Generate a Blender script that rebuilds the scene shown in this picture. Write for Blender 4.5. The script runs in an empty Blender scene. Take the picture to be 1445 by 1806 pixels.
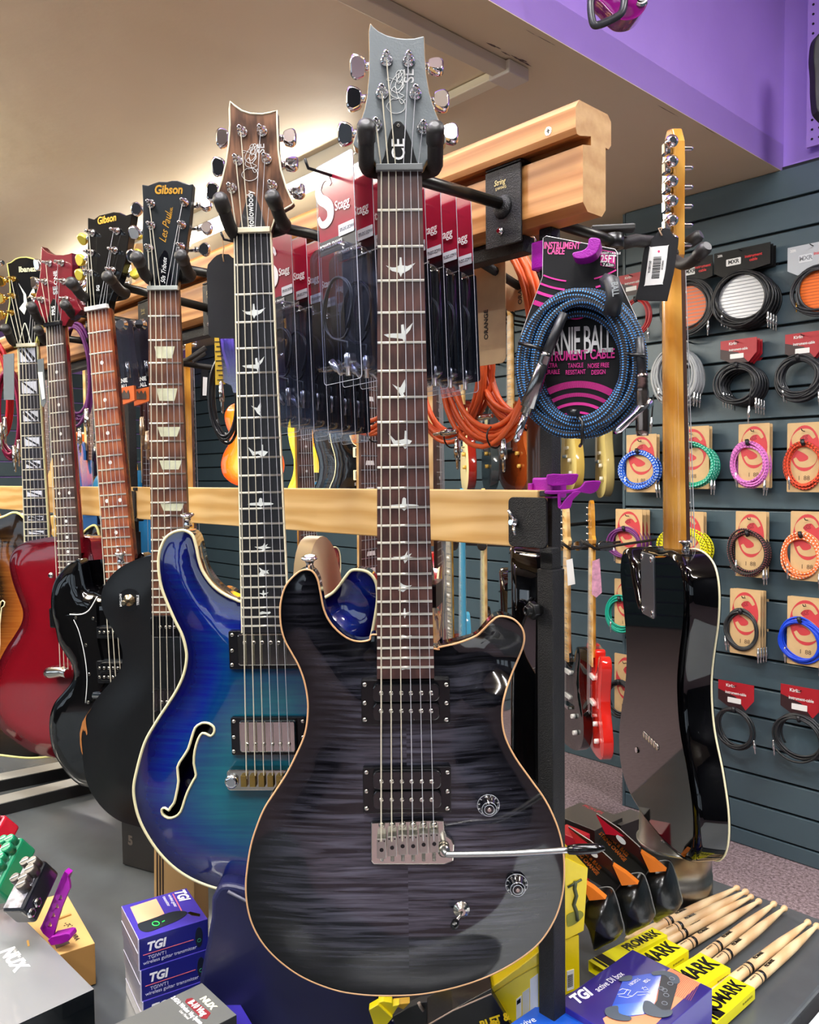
import bpy, math, random
import numpy as np
from math import sin, cos, pi, radians, sqrt, atan2, hypot
from mathutils import Vector, Matrix
from mathutils.geometry import delaunay_2d_cdt

random.seed(7)
SC = bpy.context.scene
COL = SC.collection

# ------------------------------------------------------------------ camera
FPX, CX, CY, EYE = 1441.0, 722.5, 903.0, 1.5
PSI, PIT, ROLL = radians(47.0), radians(2.63), radians(-0.654)
fwd = Vector((-sin(PSI) * cos(PIT), cos(PSI) * cos(PIT), -sin(PIT)))
rt0 = Vector((cos(PSI), sin(PSI), 0)); up0 = rt0.cross(fwd)
rt = rt0 * cos(ROLL) + up0 * sin(ROLL); up = up0 * cos(ROLL) - rt0 * sin(ROLL)
CAM = Vector((0, 0, EYE))
cd = bpy.data.cameras.new('camera'); cam = bpy.data.objects.new('camera', cd); COL.objects.link(cam)
cam.matrix_world = Matrix(((rt.x, up.x, -fwd.x, 0), (rt.y, up.y, -fwd.y, 0), (rt.z, up.z, -fwd.z, EYE), (0, 0, 0, 1)))
cd.sensor_fit = 'VERTICAL'; cd.sensor_height = 36.0; cd.lens = 36.0 * FPX / 1806.0
cd.clip_start = 0.02; cd.clip_end = 60
SC.camera = cam

# ------------------------------------------------------------------ world, light, exposure
w = bpy.data.worlds.new('world'); SC.world = w; w.use_nodes = True
w.node_tree.nodes['Background'].inputs[0].default_value = (0.82, 0.9, 1.0, 1)
w.node_tree.nodes['Background'].inputs[1].default_value = 1.6
SC.view_settings.view_transform = 'Standard'; SC.view_settings.look = 'None'
SC.view_settings.exposure = 0.5; SC.view_settings.gamma = 1.0; SC.view_settings.use_curve_mapping = False
SC.cycles.use_denoising = True
SC.cycles.max_bounces = 8; SC.cycles.transparent_max_bounces = 48
SC.cycles.sample_clamp_indirect = 4.0; SC.cycles.caustics_reflective = False; SC.cycles.caustics_refractive = False
ZL, ZH = 2.625, 3.6          # low and high ceiling
XB = -1.324                  # face of the bulkhead
YW, YB = 3.156, 3.55         # slatted wall and the wall set back beyond it
# lamps of the shop, plus two low ones added unseen to brighten the ceiling: (x, y, z, length, along x?)
LAMPS = [(-2.75, 1.79, ZL, 1.2, 1), (-4.1, 1.79, ZL, 1.2, 1), (-2.1, -0.6, ZL, 1.2, 1), (-3.6, 0.2, ZL, 1.2, 1),
         (-0.55, 0.15, ZH, 1.5, 1), (1.2, 1.9, ZH, 1.5, 1), (1.2, -0.9, ZH, 1.5, 1), (-0.5, -1.9, ZH, 1.5, 1)]
LW = [34, 34, 30, 30, 52, 58, 44, 40]
for (x, y, z, l, ax), pw in zip(LAMPS, LW):
    ld = bpy.data.lights.new('tube_light', 'AREA'); ld.shape = 'RECTANGLE'; ld.size = l; ld.size_y = 0.06
    ld.energy = pw; ld.color = (1.0, 0.955, 0.87) if z < 3 else (0.97, 0.97, 1.0)
    lo = bpy.data.objects.new('tube_light', ld); lo.location = (x, y, z - 0.125); COL.objects.link(lo)
    lu = ld.copy(); lu.energy = pw * ((.20 if y > 1 else 3.8) if z < 3 else 1.1); lu.size_y = .03  # upward light, boosted on the two added low lamps to lift the ceiling
    lo = bpy.data.objects.new('tube_light', lu); lo.location = (x, y, z - 0.108); lo.rotation_euler = (pi, 0, 0); COL.objects.link(lo)

# ------------------------------------------------------------------ pixels to points
def ray(px, py): return fwd + rt * ((px - CX) / FPX) - up * ((py - CY) / FPX)
def DD(px, py, d): return CAM + ray(px, py) * d
def PZ(px, py, z): r = ray(px, py); return CAM + r * ((z - EYE) / r.z)
def PY(px, py, y): r = ray(px, py); return CAM + r * (y / r.y)
def PX(px, py, x): r = ray(px, py); return CAM + r * (x / r.x)

# ------------------------------------------------------------------ materials
def lin(c):
    if isinstance(c, str):
        c = [int(c[i:i + 2], 16) / 255 for i in (0, 2, 4)]
    return tuple((v / 12.92 if v <= .04045 else ((v + .055) / 1.055) ** 2.4) for v in c) + (1,)
MATS = {}
def new_mat(name):
    m = bpy.data.materials.new(name); m.use_nodes = True
    return m, m.node_tree.nodes, m.node_tree.links, m.node_tree.nodes['Principled BSDF']
def M(col, rough=.5, metal=0, coat=0, emit=0, bump=0, bscale=200, var=0, spec=.5, name=None):
    k = (col, rough, metal, coat, emit, bump, bscale, var, spec)
    if k in MATS: return MATS[k]
    m, N, L, b = new_mat(name or 'plain_' + str(len(MATS)))
    c = lin(col); b.inputs['Base Color'].default_value = c; b.inputs['Roughness'].default_value = rough
    b.inputs['Metallic'].default_value = metal; b.inputs['Coat Weight'].default_value = coat
    b.inputs['Coat Roughness'].default_value = .03; b.inputs['Specular IOR Level'].default_value = spec
    if emit:
        b.inputs['Emission Color'].default_value = c; b.inputs['Emission Strength'].default_value = emit
    if bump or var:
        tc = N.new('ShaderNodeTexCoord'); n = N.new('ShaderNodeTexNoise'); n.inputs['Scale'].default_value = bscale
        n.inputs['Detail'].default_value = 4; L.new(tc.outputs['Object'], n.inputs['Vector'])
        if bump:
            bp = N.new('ShaderNodeBump'); bp.inputs['Strength'].default_value = bump; bp.inputs['Distance'].default_value = .002
            L.new(n.outputs[0], bp.inputs['Height']); L.new(bp.outputs[0], b.inputs['Normal'])
        if var:
            r = N.new('ShaderNodeValToRGB'); r.color_ramp.elements[0].position = .3; r.color_ramp.elements[1].position = .7
            r.color_ramp.elements[0].color = tuple(v * (1 - var) for v in c[:3]) + (1,)
            r.color_ramp.elements[1].color = tuple(min(1, v * (1 + var)) for v in c[:3]) + (1,)
            L.new(n.outputs[0], r.inputs[0]); L.new(r.outputs[0], b.inputs['Base Color'])
    MATS[k] = m
    return m
def wood(c1, c2, sc=(1, 1, 1), bands=18, dist=6, rough=.45, coat=0, fine=.5):
    k = ('wood', c1, c2, sc, bands, dist, rough, coat, fine)
    if k in MATS: return MATS[k]
    m, N, L, b = new_mat('wood_' + c1)
    tc = N.new('ShaderNodeTexCoord'); mp = N.new('ShaderNodeMapping'); mp.inputs['Scale'].default_value = sc
    L.new(tc.outputs['Object'], mp.inputs['Vector'])
    wv = N.new('ShaderNodeTexWave'); wv.wave_type = 'BANDS'; wv.bands_direction = 'Z'
    wv.inputs['Scale'].default_value = bands; wv.inputs['Distortion'].default_value = dist
    wv.inputs['Detail'].default_value = 3; wv.inputs['Detail Scale'].default_value = .6; wv.inputs['Detail Roughness'].default_value = .6
    L.new(mp.outputs[0], wv.inputs['Vector'])
    n = N.new('ShaderNodeTexNoise'); n.inputs['Scale'].default_value = bands * 4; n.inputs['Detail'].default_value = 5
    mp2 = N.new('ShaderNodeMapping'); mp2.inputs['Scale'].default_value = (sc[0] * .35, sc[1] * .35, sc[2] * 2.5)
    L.new(tc.outputs['Object'], mp2.inputs['Vector']); L.new(mp2.outputs[0], n.inputs['Vector'])
    mx = N.new('ShaderNodeMix'); mx.data_type = 'FLOAT'; mx.inputs[0].default_value = fine
    L.new(wv.outputs['Fac'], mx.inputs[2]); L.new(n.outputs[0], mx.inputs[3])
    r = N.new('ShaderNodeValToRGB'); r.color_ramp.elements[0].color = lin(c1); r.color_ramp.elements[1].color = lin(c2)
    r.color_ramp.elements[0].position = .25; r.color_ramp.elements[1].position = .75
    L.new(mx.outputs[0], r.inputs[0]); L.new(r.outputs[0], b.inputs['Base Color'])
    b.inputs['Roughness'].default_value = rough; b.inputs['Coat Weight'].default_value = coat
    bp = N.new('ShaderNodeBump'); bp.inputs['Strength'].default_value = .15; bp.inputs['Distance'].default_value = .001
    L.new(n.outputs[0], bp.inputs['Height']); L.new(bp.outputs[0], b.inputs['Normal'])
    MATS[k] = m
    return m
def burst(name, stops, flame=0, fcol=None, rough=.08, coat=1.0, width=.09, vert=False, nz=0):
    """finish of a guitar top: colour runs with distance from the body's edge (vertex attribute), flamed figure across"""
    m, N, L, b = new_mat(name)
    at = N.new('ShaderNodeAttribute'); at.attribute_name = 'edge_dist'
    dv = N.new('ShaderNodeMath'); dv.operation = 'DIVIDE'; dv.inputs[1].default_value = width; L.new(at.outputs['Fac'], dv.inputs[0])
    src = dv.outputs[0]
    tc = N.new('ShaderNodeTexCoord')
    if nz:
        nn = N.new('ShaderNodeTexNoise'); nn.inputs['Scale'].default_value = 7; nn.inputs['Detail'].default_value = 3
        L.new(tc.outputs['Object'], nn.inputs['Vector'])
        ma = N.new('ShaderNodeMath'); ma.operation = 'MULTIPLY_ADD'; ma.inputs[1].default_value = nz; L.new(nn.outputs[0], ma.inputs[0])
        sb = N.new('ShaderNodeMath'); sb.operation = 'SUBTRACT'; sb.inputs[1].default_value = nz * .5; L.new(src, sb.inputs[0]); L.new(sb.outputs[0], ma.inputs[2]); src = ma.outputs[0]
    r = N.new('ShaderNodeValToRGB'); e = r.color_ramp.elements
    while len(e) < len(stops): e.new(.5)
    for el, (p, c) in zip(e, stops): el.position = p; el.color = lin(c)
    L.new(src, r.inputs[0]); out = r.outputs[0]
    if flame:
        mp = N.new('ShaderNodeMapping'); mp.inputs['Scale'].default_value = (2.0, 2.2, 44)
        sx = N.new('ShaderNodeSeparateXYZ'); L.new(tc.outputs['Object'], sx.inputs[0])
        # book-matched halves: the figure mirrors about the centre seam
        ab = N.new('ShaderNodeMath'); ab.operation = 'ABSOLUTE'; L.new(sx.outputs[0], ab.inputs[0])
        sg = N.new('ShaderNodeMath'); sg.operation = 'SIGN'; L.new(sx.outputs[0], sg.inputs[0])
        sg2 = N.new('ShaderNodeMath'); sg2.operation = 'MULTIPLY'; sg2.inputs[1].default_value = .37; L.new(sg.outputs[0], sg2.inputs[0])
        cx = N.new('ShaderNodeCombineXYZ'); L.new(ab.outputs[0], cx.inputs[0]); L.new(sg2.outputs[0], cx.inputs[1]); L.new(sx.outputs[2], cx.inputs[2])
        L.new(cx.outputs[0], mp.inputs['Vector'])
        n = N.new('ShaderNodeTexNoise'); n.inputs['Scale'].default_value = 5.0; n.inputs['Detail'].default_value = 4; n.inputs['Roughness'].default_value = .55; n.inputs['Distortion'].default_value = .35
        L.new(mp.outputs[0], n.inputs['Vector'])
        n2 = N.new('ShaderNodeTexNoise'); n2.inputs['Scale'].default_value = 1; n2.inputs['Detail'].default_value = 5
        mp2 = N.new('ShaderNodeMapping'); mp2.inputs['Scale'].default_value = (1800, 1800, 60) if vert else (60, 60, 1500)
        L.new(tc.outputs['Object'], mp2.inputs['Vector']); L.new(mp2.outputs[0], n2.inputs['Vector'])
        fr = N.new('ShaderNodeValToRGB'); fr.color_ramp.elements[0].position = .40; fr.color_ramp.elements[1].position = .66
        L.new(n.outputs[0], fr.inputs[0])
        f2 = N.new('ShaderNodeMath'); f2.operation = 'MULTIPLY_ADD'; L.new(n2.outputs[0], f2.inputs[0]); f2.inputs[1].default_value = .5; f2.inputs[2].default_value = .6
        f3 = N.new('ShaderNodeMath'); f3.operation = 'MULTIPLY'; L.new(fr.outputs[0], f3.inputs[0]); L.new(f2.outputs[0], f3.inputs[1])
        cl = N.new('ShaderNodeClamp'); L.new(src, cl.inputs[0])
        f4 = N.new('ShaderNodeMath'); f4.operation = 'MULTIPLY'; L.new(f3.outputs[0], f4.inputs[0]); L.new(cl.outputs[0], f4.inputs[1])
        f5 = N.new('ShaderNodeMath'); f5.operation = 'MULTIPLY'; L.new(f4.outputs[0], f5.inputs[0]); f5.inputs[1].default_value = flame; f5.use_clamp = True
        mx = N.new('ShaderNodeMix'); mx.data_type = 'RGBA'; L.new(f5.outputs[0], mx.inputs[0]); L.new(out, mx.inputs[6]); mx.inputs[7].default_value = lin(fcol)
        out = mx.outputs[2]
    L.new(out, b.inputs['Base Color']); b.inputs['Roughness'].default_value = rough
    b.inputs['Coat Weight'].default_value = coat; b.inputs['Coat Roughness'].default_value = .02
    return m
def clear_plastic(name, tint, alpha=.12, rough=.08):
    m, N, L, b = new_mat(name)
    tr = N.new('ShaderNodeBsdfTransparent'); tr.inputs[0].default_value = lin(tint)
    gl = N.new('ShaderNodeBsdfGlossy'); gl.inputs['Roughness'].default_value = rough
    lw = N.new('ShaderNodeLayerWeight'); lw.inputs[0].default_value = .35
    ma = N.new('ShaderNodeMath'); ma.operation = 'MULTIPLY_ADD'; ma.inputs[1].default_value = .32; ma.inputs[2].default_value = alpha; L.new(lw.outputs['Facing'], ma.inputs[0])
    mx = N.new('ShaderNodeMixShader'); L.new(ma.outputs[0], mx.inputs[0]); L.new(tr.outputs[0], mx.inputs[1]); L.new(gl.outputs[0], mx.inputs[2])
    L.new(mx.outputs[0], N['Material Output'].inputs[0])
    return m
def braid(name, base, fleck, ku=4, kv=220, thr=.35, rough=.7):
    """woven cable jacket: flecks on crossing threads, laid out on the tube's own UVs"""
    m, N, L, b = new_mat(name)
    uv = N.new('ShaderNodeUVMap'); sx = N.new('ShaderNodeSeparateXYZ'); L.new(uv.outputs[0], sx.inputs[0])
    def comb(su, sv):
        a = N.new('ShaderNodeMath'); a.operation = 'MULTIPLY'; a.inputs[1].default_value = su; L.new(sx.outputs[0], a.inputs[0])
        c = N.new('ShaderNodeMath'); c.operation = 'MULTIPLY_ADD'; c.inputs[1].default_value = sv; L.new(sx.outputs[1], c.inputs[0]); L.new(a.outputs[0], c.inputs[2])
        s = N.new('ShaderNodeMath'); s.operation = 'SINE'; L.new(c.outputs[0], s.inputs[0]); return s
    s1 = comb(ku * 2 * pi, kv * 2 * pi); s2 = comb(-ku * 2 * pi, kv * 2 * pi)
    p = N.new('ShaderNodeMath'); p.operation = 'MULTIPLY'; L.new(s1.outputs[0], p.inputs[0]); L.new(s2.outputs[0], p.inputs[1])
    r = N.new('ShaderNodeValToRGB'); r.color_ramp.elements[0].position = max(0, thr - .08); r.color_ramp.elements[1].position = thr + .08
    r.color_ramp.elements[0].color = lin(base); r.color_ramp.elements[1].color = lin(fleck)
    L.new(p.outputs[0], r.inputs[0]); L.new(r.outputs[0], b.inputs['Base Color']); b.inputs['Roughness'].default_value = rough
    bp = N.new('ShaderNodeBump'); bp.inputs['Strength'].default_value = .6; bp.inputs['Distance'].default_value = .0005
    L.new(p.outputs[0], bp.inputs['Height']); L.new(bp.outputs[0], b.inputs['Normal'])
    return m
CHROME = M('e4e4e6', .08, 1); NICKEL = M('cdc9be', .16, 1); GOLD = M('d8b35a', .18, 1); STEEL = M('c9c9c9', .28, 1)
SATIN = M('c8c8c4', .35, 1); BLK = M('0b0b0c', .35); BLKG = M('040406', .06, 0, .3); RUB = M('1f1c1a', .62, bump=.2, bscale=300, spec=.3)
CAPB = M('1b1a19', .5); POWD = M('121315', .5, bump=.6, bscale=900, spec=.35); WHITE = M('e8e8e4', .5); CREAM = M('e6dcae', .4)
IVORY = M('efe6c4', .35); PEARL = M('dfe3dc', .22, 0, .5, var=.12, bscale=60); STRW = M('e2dac2', .4, .45); STRP = M('e0e0e2', .35, .55); FRETM = M('e6e2d4', .38, .35)

# ------------------------------------------------------------------ mesh building
def cat(pts, n=8, closed=True):
    """Catmull-Rom through the points"""
    P = [np.array(p, float) for p in pts]; out = []; k = len(P)
    rng = range(k) if closed else range(k - 1)
    for i in rng:
        a = P[(i - 1) % k] if closed or i > 0 else P[i]
        b_ = P[i]; c = P[(i + 1) % k]
        d = P[(i + 2) % k] if closed or i + 2 < k else P[i + 1]
        for j in range(n):
            t = j / n
            out.append(tuple(.5 * ((2 * b_) + (-a + c) * t + (2 * a - 5 * b_ + 4 * c - d) * t * t + (-a + 3 * b_ - 3 * c + d) * t ** 3)))
    if not closed: out.append(tuple(P[-1]))
    return out
def rrect(x0, z0, x1, z1, r, n=5):
    o = []
    for (cx, cz, a0) in ((x1 - r, z1 - r, 0), (x0 + r, z1 - r, 90), (x0 + r, z0 + r, 180), (x1 - r, z0 + r, 270)):
        for i in range(n + 1):
            a = radians(a0 + 90 * i / n); o.append((cx + r * cos(a), cz + r * sin(a)))
    return o
def circ(cx, cz, rx, rz=None, n=24):
    rz = rz or rx
    return [(cx + rx * cos(2 * pi * i / n), cz + rz * sin(2 * pi * i / n)) for i in range(n)]
class MB:
    def __init__(s): s.v = []; s.f = []; s.mi = []; s.sm = []; s.uv = {}
    def add(s, vs, fs, mi=0, sm=False, uvs=None):
        o = len(s.v); s.v += [tuple(v) for v in vs]
        for q, f in enumerate(fs):
            if uvs: s.uv[len(s.f)] = uvs[q]
            s.f.append([i + o for i in f]); s.mi.append(mi); s.sm.append(sm)
        return s
    def box(s, c, d, mi=0, R=None):
        x, y, z = (q / 2 for q in d); vs = [Vector((a * x, b * y, e * z)) for a in (-1, 1) for b in (-1, 1) for e in (-1, 1)]
        if R: vs = [R @ v for v in vs]
        c = Vector(c)
        return s.add([v + c for v in vs], [(0, 1, 3, 2), (4, 6, 7, 5), (0, 4, 5, 1), (2, 3, 7, 6), (0, 2, 6, 4), (1, 5, 7, 3)], mi)
    def hexa(s, p, mi=0):
        """eight corners: four of the bottom in order, then four of the top"""
        return s.add(p, [(3, 2, 1, 0), (4, 5, 6, 7), (0, 1, 5, 4), (1, 2, 6, 5), (2, 3, 7, 6), (3, 0, 4, 7)], mi)
    def ext(s, poly, y0, y1, mi=0, sm=False, side=None):
        """polygon in the XZ plane, from y0 (front) to y1"""
        n = len(poly); vs = [(x, y0, z) for x, z in poly] + [(x, y1, z) for x, z in poly]
        ar = sum(poly[i][0] * poly[(i + 1) % n][1] - poly[(i + 1) % n][0] * poly[i][1] for i in range(n))
        f = list(range(n)); b = [i + n for i in range(n)][::-1]
        if ar < 0: f = f[::-1]; b = b[::-1]
        s.add(vs, [f, b], mi)
        o = len(s.v) - 2 * n
        for i in range(n):
            j = (i + 1) % n; q = (i, i + n, j + n, j) if ar > 0 else (j, j + n, i + n, i)
            s.f.append([o + t for t in q]); s.mi.append(mi if side is None else side); s.sm.append(sm)
        return s
    def tube(s, pts, r, n=8, mi=0, closed=False, caps=True, vscale=1.0):
        P = [Vector(p) for p in pts]; k = len(P); R = r if isinstance(r, (list, tuple)) else [r] * k
        vs = []; ln = 0; U = None; lens = []
        for i in range(k):
            a = P[(i - 1) % k] if (closed or i) else P[0]; b = P[(i + 1) % k] if (closed or i < k - 1) else P[-1]
            t = (b - a); t = t.normalized() if t.length > 1e-9 else Vector((0, 0, 1))
            if U is None:
                U = t.orthogonal().normalized()
            else:
                U = (U - t * U.dot(t)); U = U.normalized() if U.length > 1e-6 else t.orthogonal().normalized()
            V = t.cross(U)
            if i: ln += (P[i] - P[i - 1]).length
            lens.append(ln)
            for j in range(n):
                g = 2 * pi * j / n; vs.append(P[i] + (U * cos(g) + V * sin(g)) * R[i])
        fs = []; uvs = []
        for i in range(k if closed else k - 1):
            i2 = (i + 1) % k; l2 = lens[i2] if i2 else ln + (P[0] - P[-1]).length
            for j in range(n):
                j2 = (j + 1) % n
                fs.append((i * n + j, i * n + j2, i2 * n + j2, i2 * n + j))
                uvs.append([(j / n, lens[i]), ((j + 1) / n, lens[i]), ((j + 1) / n, l2), (j / n, l2)])
        s.add(vs, fs, mi, True, uvs)
        if caps and not closed:
            o = len(s.v) - k * n
            s.f.append([o + j for j in range(n)][::-1]); s.mi.append(mi); s.sm.append(False)
            s.f.append([o + (k - 1) * n + j for j in range(n)]); s.mi.append(mi); s.sm.append(False)
        return s
    def cyl(s, a, b, r, r2=None, n=16, mi=0): return s.tube([a, b], [r, r if r2 is None else r2], n, mi)
    def lathe(s, prof, a, d, n=20, mi=0):
        """profile of (distance along d, radius), from point a in direction d"""
        a = Vector(a); d = Vector(d).normalized(); U = d.orthogonal().normalized(); V = d.cross(U); vs = []
        for (t, r) in prof:
            for j in range(n):
                g = 2 * pi * j / n; vs.append(a + d * t + (U * cos(g) + V * sin(g)) * max(r, 1e-5))
        fs = [(i * n + j, i * n + (j + 1) % n, (i + 1) * n + (j + 1) % n, (i + 1) * n + j) for i in range(len(prof) - 1) for j in range(n)]
        s.add(vs, fs, mi, True); o = len(s.v) - len(prof) * n
        s.f.append([o + j for j in range(n)][::-1]); s.mi.append(mi); s.sm.append(False)
        s.f.append([o + (len(prof) - 1) * n + j for j in range(n)]); s.mi.append(mi); s.sm.append(False)
        return s
    def build(s, name, mats, parent=None, world=False, bev=0, seg=2, label=None, attr=None, loc=None):
        me = bpy.data.meshes.new(name)
        vs = s.v
        if world and parent is not None:
            inv = WM[parent.name].inverted(); vs = [inv @ Vector(v) for v in vs]
        me.from_pydata([tuple(v) for v in vs], [], s.f)
        for m in (mats if isinstance(mats, (list, tuple)) else [mats]): me.materials.append(m)
        me.polygons.foreach_set('material_index', s.mi); me.polygons.foreach_set('use_smooth', s.sm)
        if s.uv:
            ul = me.uv_layers.new(name='UVMap')
            for fi, q in s.uv.items():
                p = me.polygons[fi]
                for li, c in zip(p.loop_indices, q): ul.data[li].uv = c
        if attr is not None:
            a = me.attributes.new('edge_dist', 'FLOAT', 'POINT'); a.data.foreach_set('value', attr)
        me.validate(); me.update()
        o = bpy.data.objects.new(name, me); COL.objects.link(o)
        if parent is not None: o.parent = parent
        if loc: o.location = loc
        if bev:
            b = o.modifiers.new('bevel', 'BEVEL'); b.width = bev; b.segments = seg; b.limit_method = 'ANGLE'; b.angle_limit = radians(40); b.harden_normals = False
        if label: o['label'] = label
        WM[o.name] = (WM[parent.name] if parent is not None else Matrix()) @ Matrix.Translation(loc or (0, 0, 0))
        return o
WM = {}
def tag(o, label=None, catg=None, group=None, kind=None):
    if label: o['label'] = label
    if catg: o['category'] = catg
    if group: o['group'] = group
    if kind: o['kind'] = kind
    return o
def thing(name, label, catg, mw=None, group=None):
    o = bpy.data.objects.new(name, None); COL.objects.link(o); o.empty_display_size = .03
    mw = mw if isinstance(mw, Matrix) else Matrix.Translation(mw or (0, 0, 0))
    o.matrix_world = mw; WM[o.name] = mw.copy()
    return tag(o, label, catg, group)
def copy_tree(o, off, label=None, group=None):
    def cp(x, par):
        c = x.copy(); COL.objects.link(c)
        if par is not None: c.parent = par
        for ch in list(x.children): cp(ch, c)
        return c
    r = cp(o, None); mw = Matrix.Translation(Vector(off)) @ WM[o.name]; r.matrix_world = mw; WM[r.name] = mw
    if label: r['label'] = label
    if group: r['group'] = group
    return r
TXT = {}
def text(parent, s, pos, size, m, xd=(1, 0, 0), yd=(0, 0, 1), shear=0, bold=0, wid=1, name='lettering', ext=.0002, align='CENTER', sp=1):
    """flat lettering standing just proud of a surface; xd is the reading direction, yd the way up"""
    k = (s, shear, bold, align, sp)
    if k not in TXT:
        c = bpy.data.curves.new('t', 'FONT'); c.body = s; c.size = 1; c.shear = shear; c.offset = bold; c.align_x = align; c.align_y = 'CENTER'
        c.resolution_u = 3; c.extrude = .01; c.space_character = sp
        t = bpy.data.objects.new('t', c); me = bpy.data.meshes.new_from_object(t); me.name = 'lettering'
        bpy.data.objects.remove(t); TXT[k] = me
    me = TXT[k].copy(); me.materials.clear(); me.materials.append(m)
    o = bpy.data.objects.new(name, me); COL.objects.link(o); o.parent = parent
    X = Vector(xd).normalized(); Y = Vector(yd); Y = (Y - X * Y.dot(X)).normalized(); Z = X.cross(Y)
    o.matrix_local = Matrix.Translation(Vector(pos)) @ Matrix(((X.x, Y.x, Z.x, 0), (X.y, Y.y, Z.y, 0), (X.z, Y.z, Z.z, 0), (0, 0, 0, 1))) @ Matrix.Diagonal((size * wid, size, ext * 50, 1))
    return o
class Frame:
    """an upright plane in the shop: origin, heading of its normal, sideways tilt and backward lean"""
    def __init__(s, o, yaw=None, tilt=0, lean=0, deg=True):
        if len(o) == 3 and not isinstance(o, Vector): o = DD(*o)
        s.o = Vector(o); y = radians(yaw) if yaw is not None else PSI
        R = Matrix.Rotation(y, 3, 'Z') @ Matrix.Rotation(radians(tilt), 3, 'Y') @ Matrix.Rotation(radians(lean), 3, 'X')
        s.ex, s.ey, s.ez = R.col[0].copy(), R.col[1].copy(), R.col[2].copy(); s.R = R
        s.mw = Matrix.Translation(s.o) @ R.to_4x4()
    def l(s, px, py, y=0):
        r = ray(px, py); o = s.o + s.ey * y
        t = (o - CAM).dot(s.ey) / r.dot(s.ey); q = CAM + r * t - s.o
        return (q.dot(s.ex), q.dot(s.ez))
    def L(s, px, py, y=0): a = s.l(px, py, y); return Vector((a[0], y, a[1]))
    def pts(s, P, y=0): return [s.l(px, py, y) for px, py in P]
    def thing(s, name, label, catg, group=None): return thing(name, label, catg, s.mw, group)
def crop(x0, y0, k): return lambda P: [(x0 + x / k, y0 + y / k) for x, y in P]
# ------------------------------------------------------------------ the room
def struct(name, mb, m, **k): return tag(mb.build(name, m, **k), kind='structure')
def plaster(name, c1, c2, sc=1.3, bump=.12):
    m, N, L, b = new_mat(name); tc = N.new('ShaderNodeTexCoord'); n = N.new('ShaderNodeTexNoise'); n.inputs['Scale'].default_value = sc; n.inputs['Detail'].default_value = 6
    L.new(tc.outputs['Object'], n.inputs['Vector']); r = N.new('ShaderNodeValToRGB'); r.color_ramp.elements[0].color = lin(c1); r.color_ramp.elements[1].color = lin(c2)
    r.color_ramp.elements[0].position = .35; r.color_ramp.elements[1].position = .65
    L.new(n.outputs[0], r.inputs[0]); L.new(r.outputs[0], b.inputs['Base Color']); b.inputs['Roughness'].default_value = .55
    n2 = N.new('ShaderNodeTexNoise'); n2.inputs['Scale'].default_value = 9; n2.inputs['Detail'].default_value = 5; L.new(tc.outputs['Object'], n2.inputs['Vector'])
    bp = N.new('ShaderNodeBump'); bp.inputs['Strength'].default_value = bump * 2; bp.inputs['Distance'].default_value = .01; L.new(n2.outputs[0], bp.inputs['Height']); L.new(bp.outputs[0], b.inputs['Normal'])
    return m
def carpet():
    m, N, L, b = new_mat('carpet'); tc = N.new('ShaderNodeTexCoord'); n = N.new('ShaderNodeTexNoise'); n.inputs['Scale'].default_value = 85; n.inputs['Detail'].default_value = 4; n.inputs['Roughness'].default_value = .8
    L.new(tc.outputs['Object'], n.inputs['Vector']); r = N.new('ShaderNodeValToRGB'); r.color_ramp.elements[0].color = lin('5a4a4c'); r.color_ramp.elements[1].color = lin('a8949a')
    r.color_ramp.elements[0].position = .38; r.color_ramp.elements[1].position = .62
    L.new(n.outputs[0], r.inputs[0]); L.new(r.outputs[0], b.inputs['Base Color']); b.inputs['Roughness'].default_value = .95
    bp = N.new('ShaderNodeBump'); bp.inputs['Strength'].default_value = .5; bp.inputs['Distance'].default_value = .004; L.new(n.outputs[0], bp.inputs['Height']); L.new(bp.outputs[0], b.inputs['Normal'])
    return m
CEILM = plaster('ceiling_plaster', 'dccbaa', 'e4d4b8'); PURP = plaster('purple_paint', 'ad8ae2', 'b896ea', 2.0, .1)
WALLW = plaster('wall_paint', '1c2023', '262b2e')
SLATM = M('42555e', .42, var=.06, bscale=5)
struct('floor', MB().box((-2.2, .2, -.05), (9.6, 7.4, .1)), carpet())
struct('ceiling', MB().box(((XB - 7) / 2, .2, ZL + .05), (XB + 7, 7.4, .1)), CEILM)
struct('ceiling_high', MB().box(((XB + 2.6) / 2, .2, ZH + .05), (2.6 - XB, 7.4, .1)), CEILM)
struct('wall_bulkhead', MB().box((XB - .03, .2, (ZL + ZH) / 2 + .002), (.06, 7.4, ZH - ZL)), PURP)
# the slatted wall: backing, then each slat
def slat_wall(name, x0, x1, y, z1):
    root = struct(name, MB().box(((x0 + x1) / 2, y + .035, z1 / 2), (x1 - x0, .03, z1)), M('0d1214', .7))
    z = .065; me = None; cuts = [x0]
    while cuts[-1] < x1: cuts.append(min(cuts[-1] + 1.22, x1))
    for a, b in zip(cuts[:-1], cuts[1:]):
        z = .065; me = None
        if b - a < .02: continue
        MB().box(((a + b) / 2, y + .01, .032), (b - a - .003, .02, .06)).build('slat', SLATM, root, bev=.003)
        while z < z1 - .03:
            h = min(.1165, z1 - z)
            if abs(h - .1165) < 1e-6 and me is not None:
                o = me.copy(); COL.objects.link(o); o.parent = root; o.location = (0, 0, z - z00)
            else:
                o = MB().box(((a + b) / 2, y + .01, z + h / 2), (b - a - .003, .02, h - .009)).build('slat', SLATM, root, bev=.003)
                if me is None: me = o; z00 = z
            z += .1165
    return root
slat_wall('wall_right', -1.988, 2.6, YW, 2.64)
slat_wall('wall_back', -6.6, -1.99, YB, 2.62)
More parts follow.
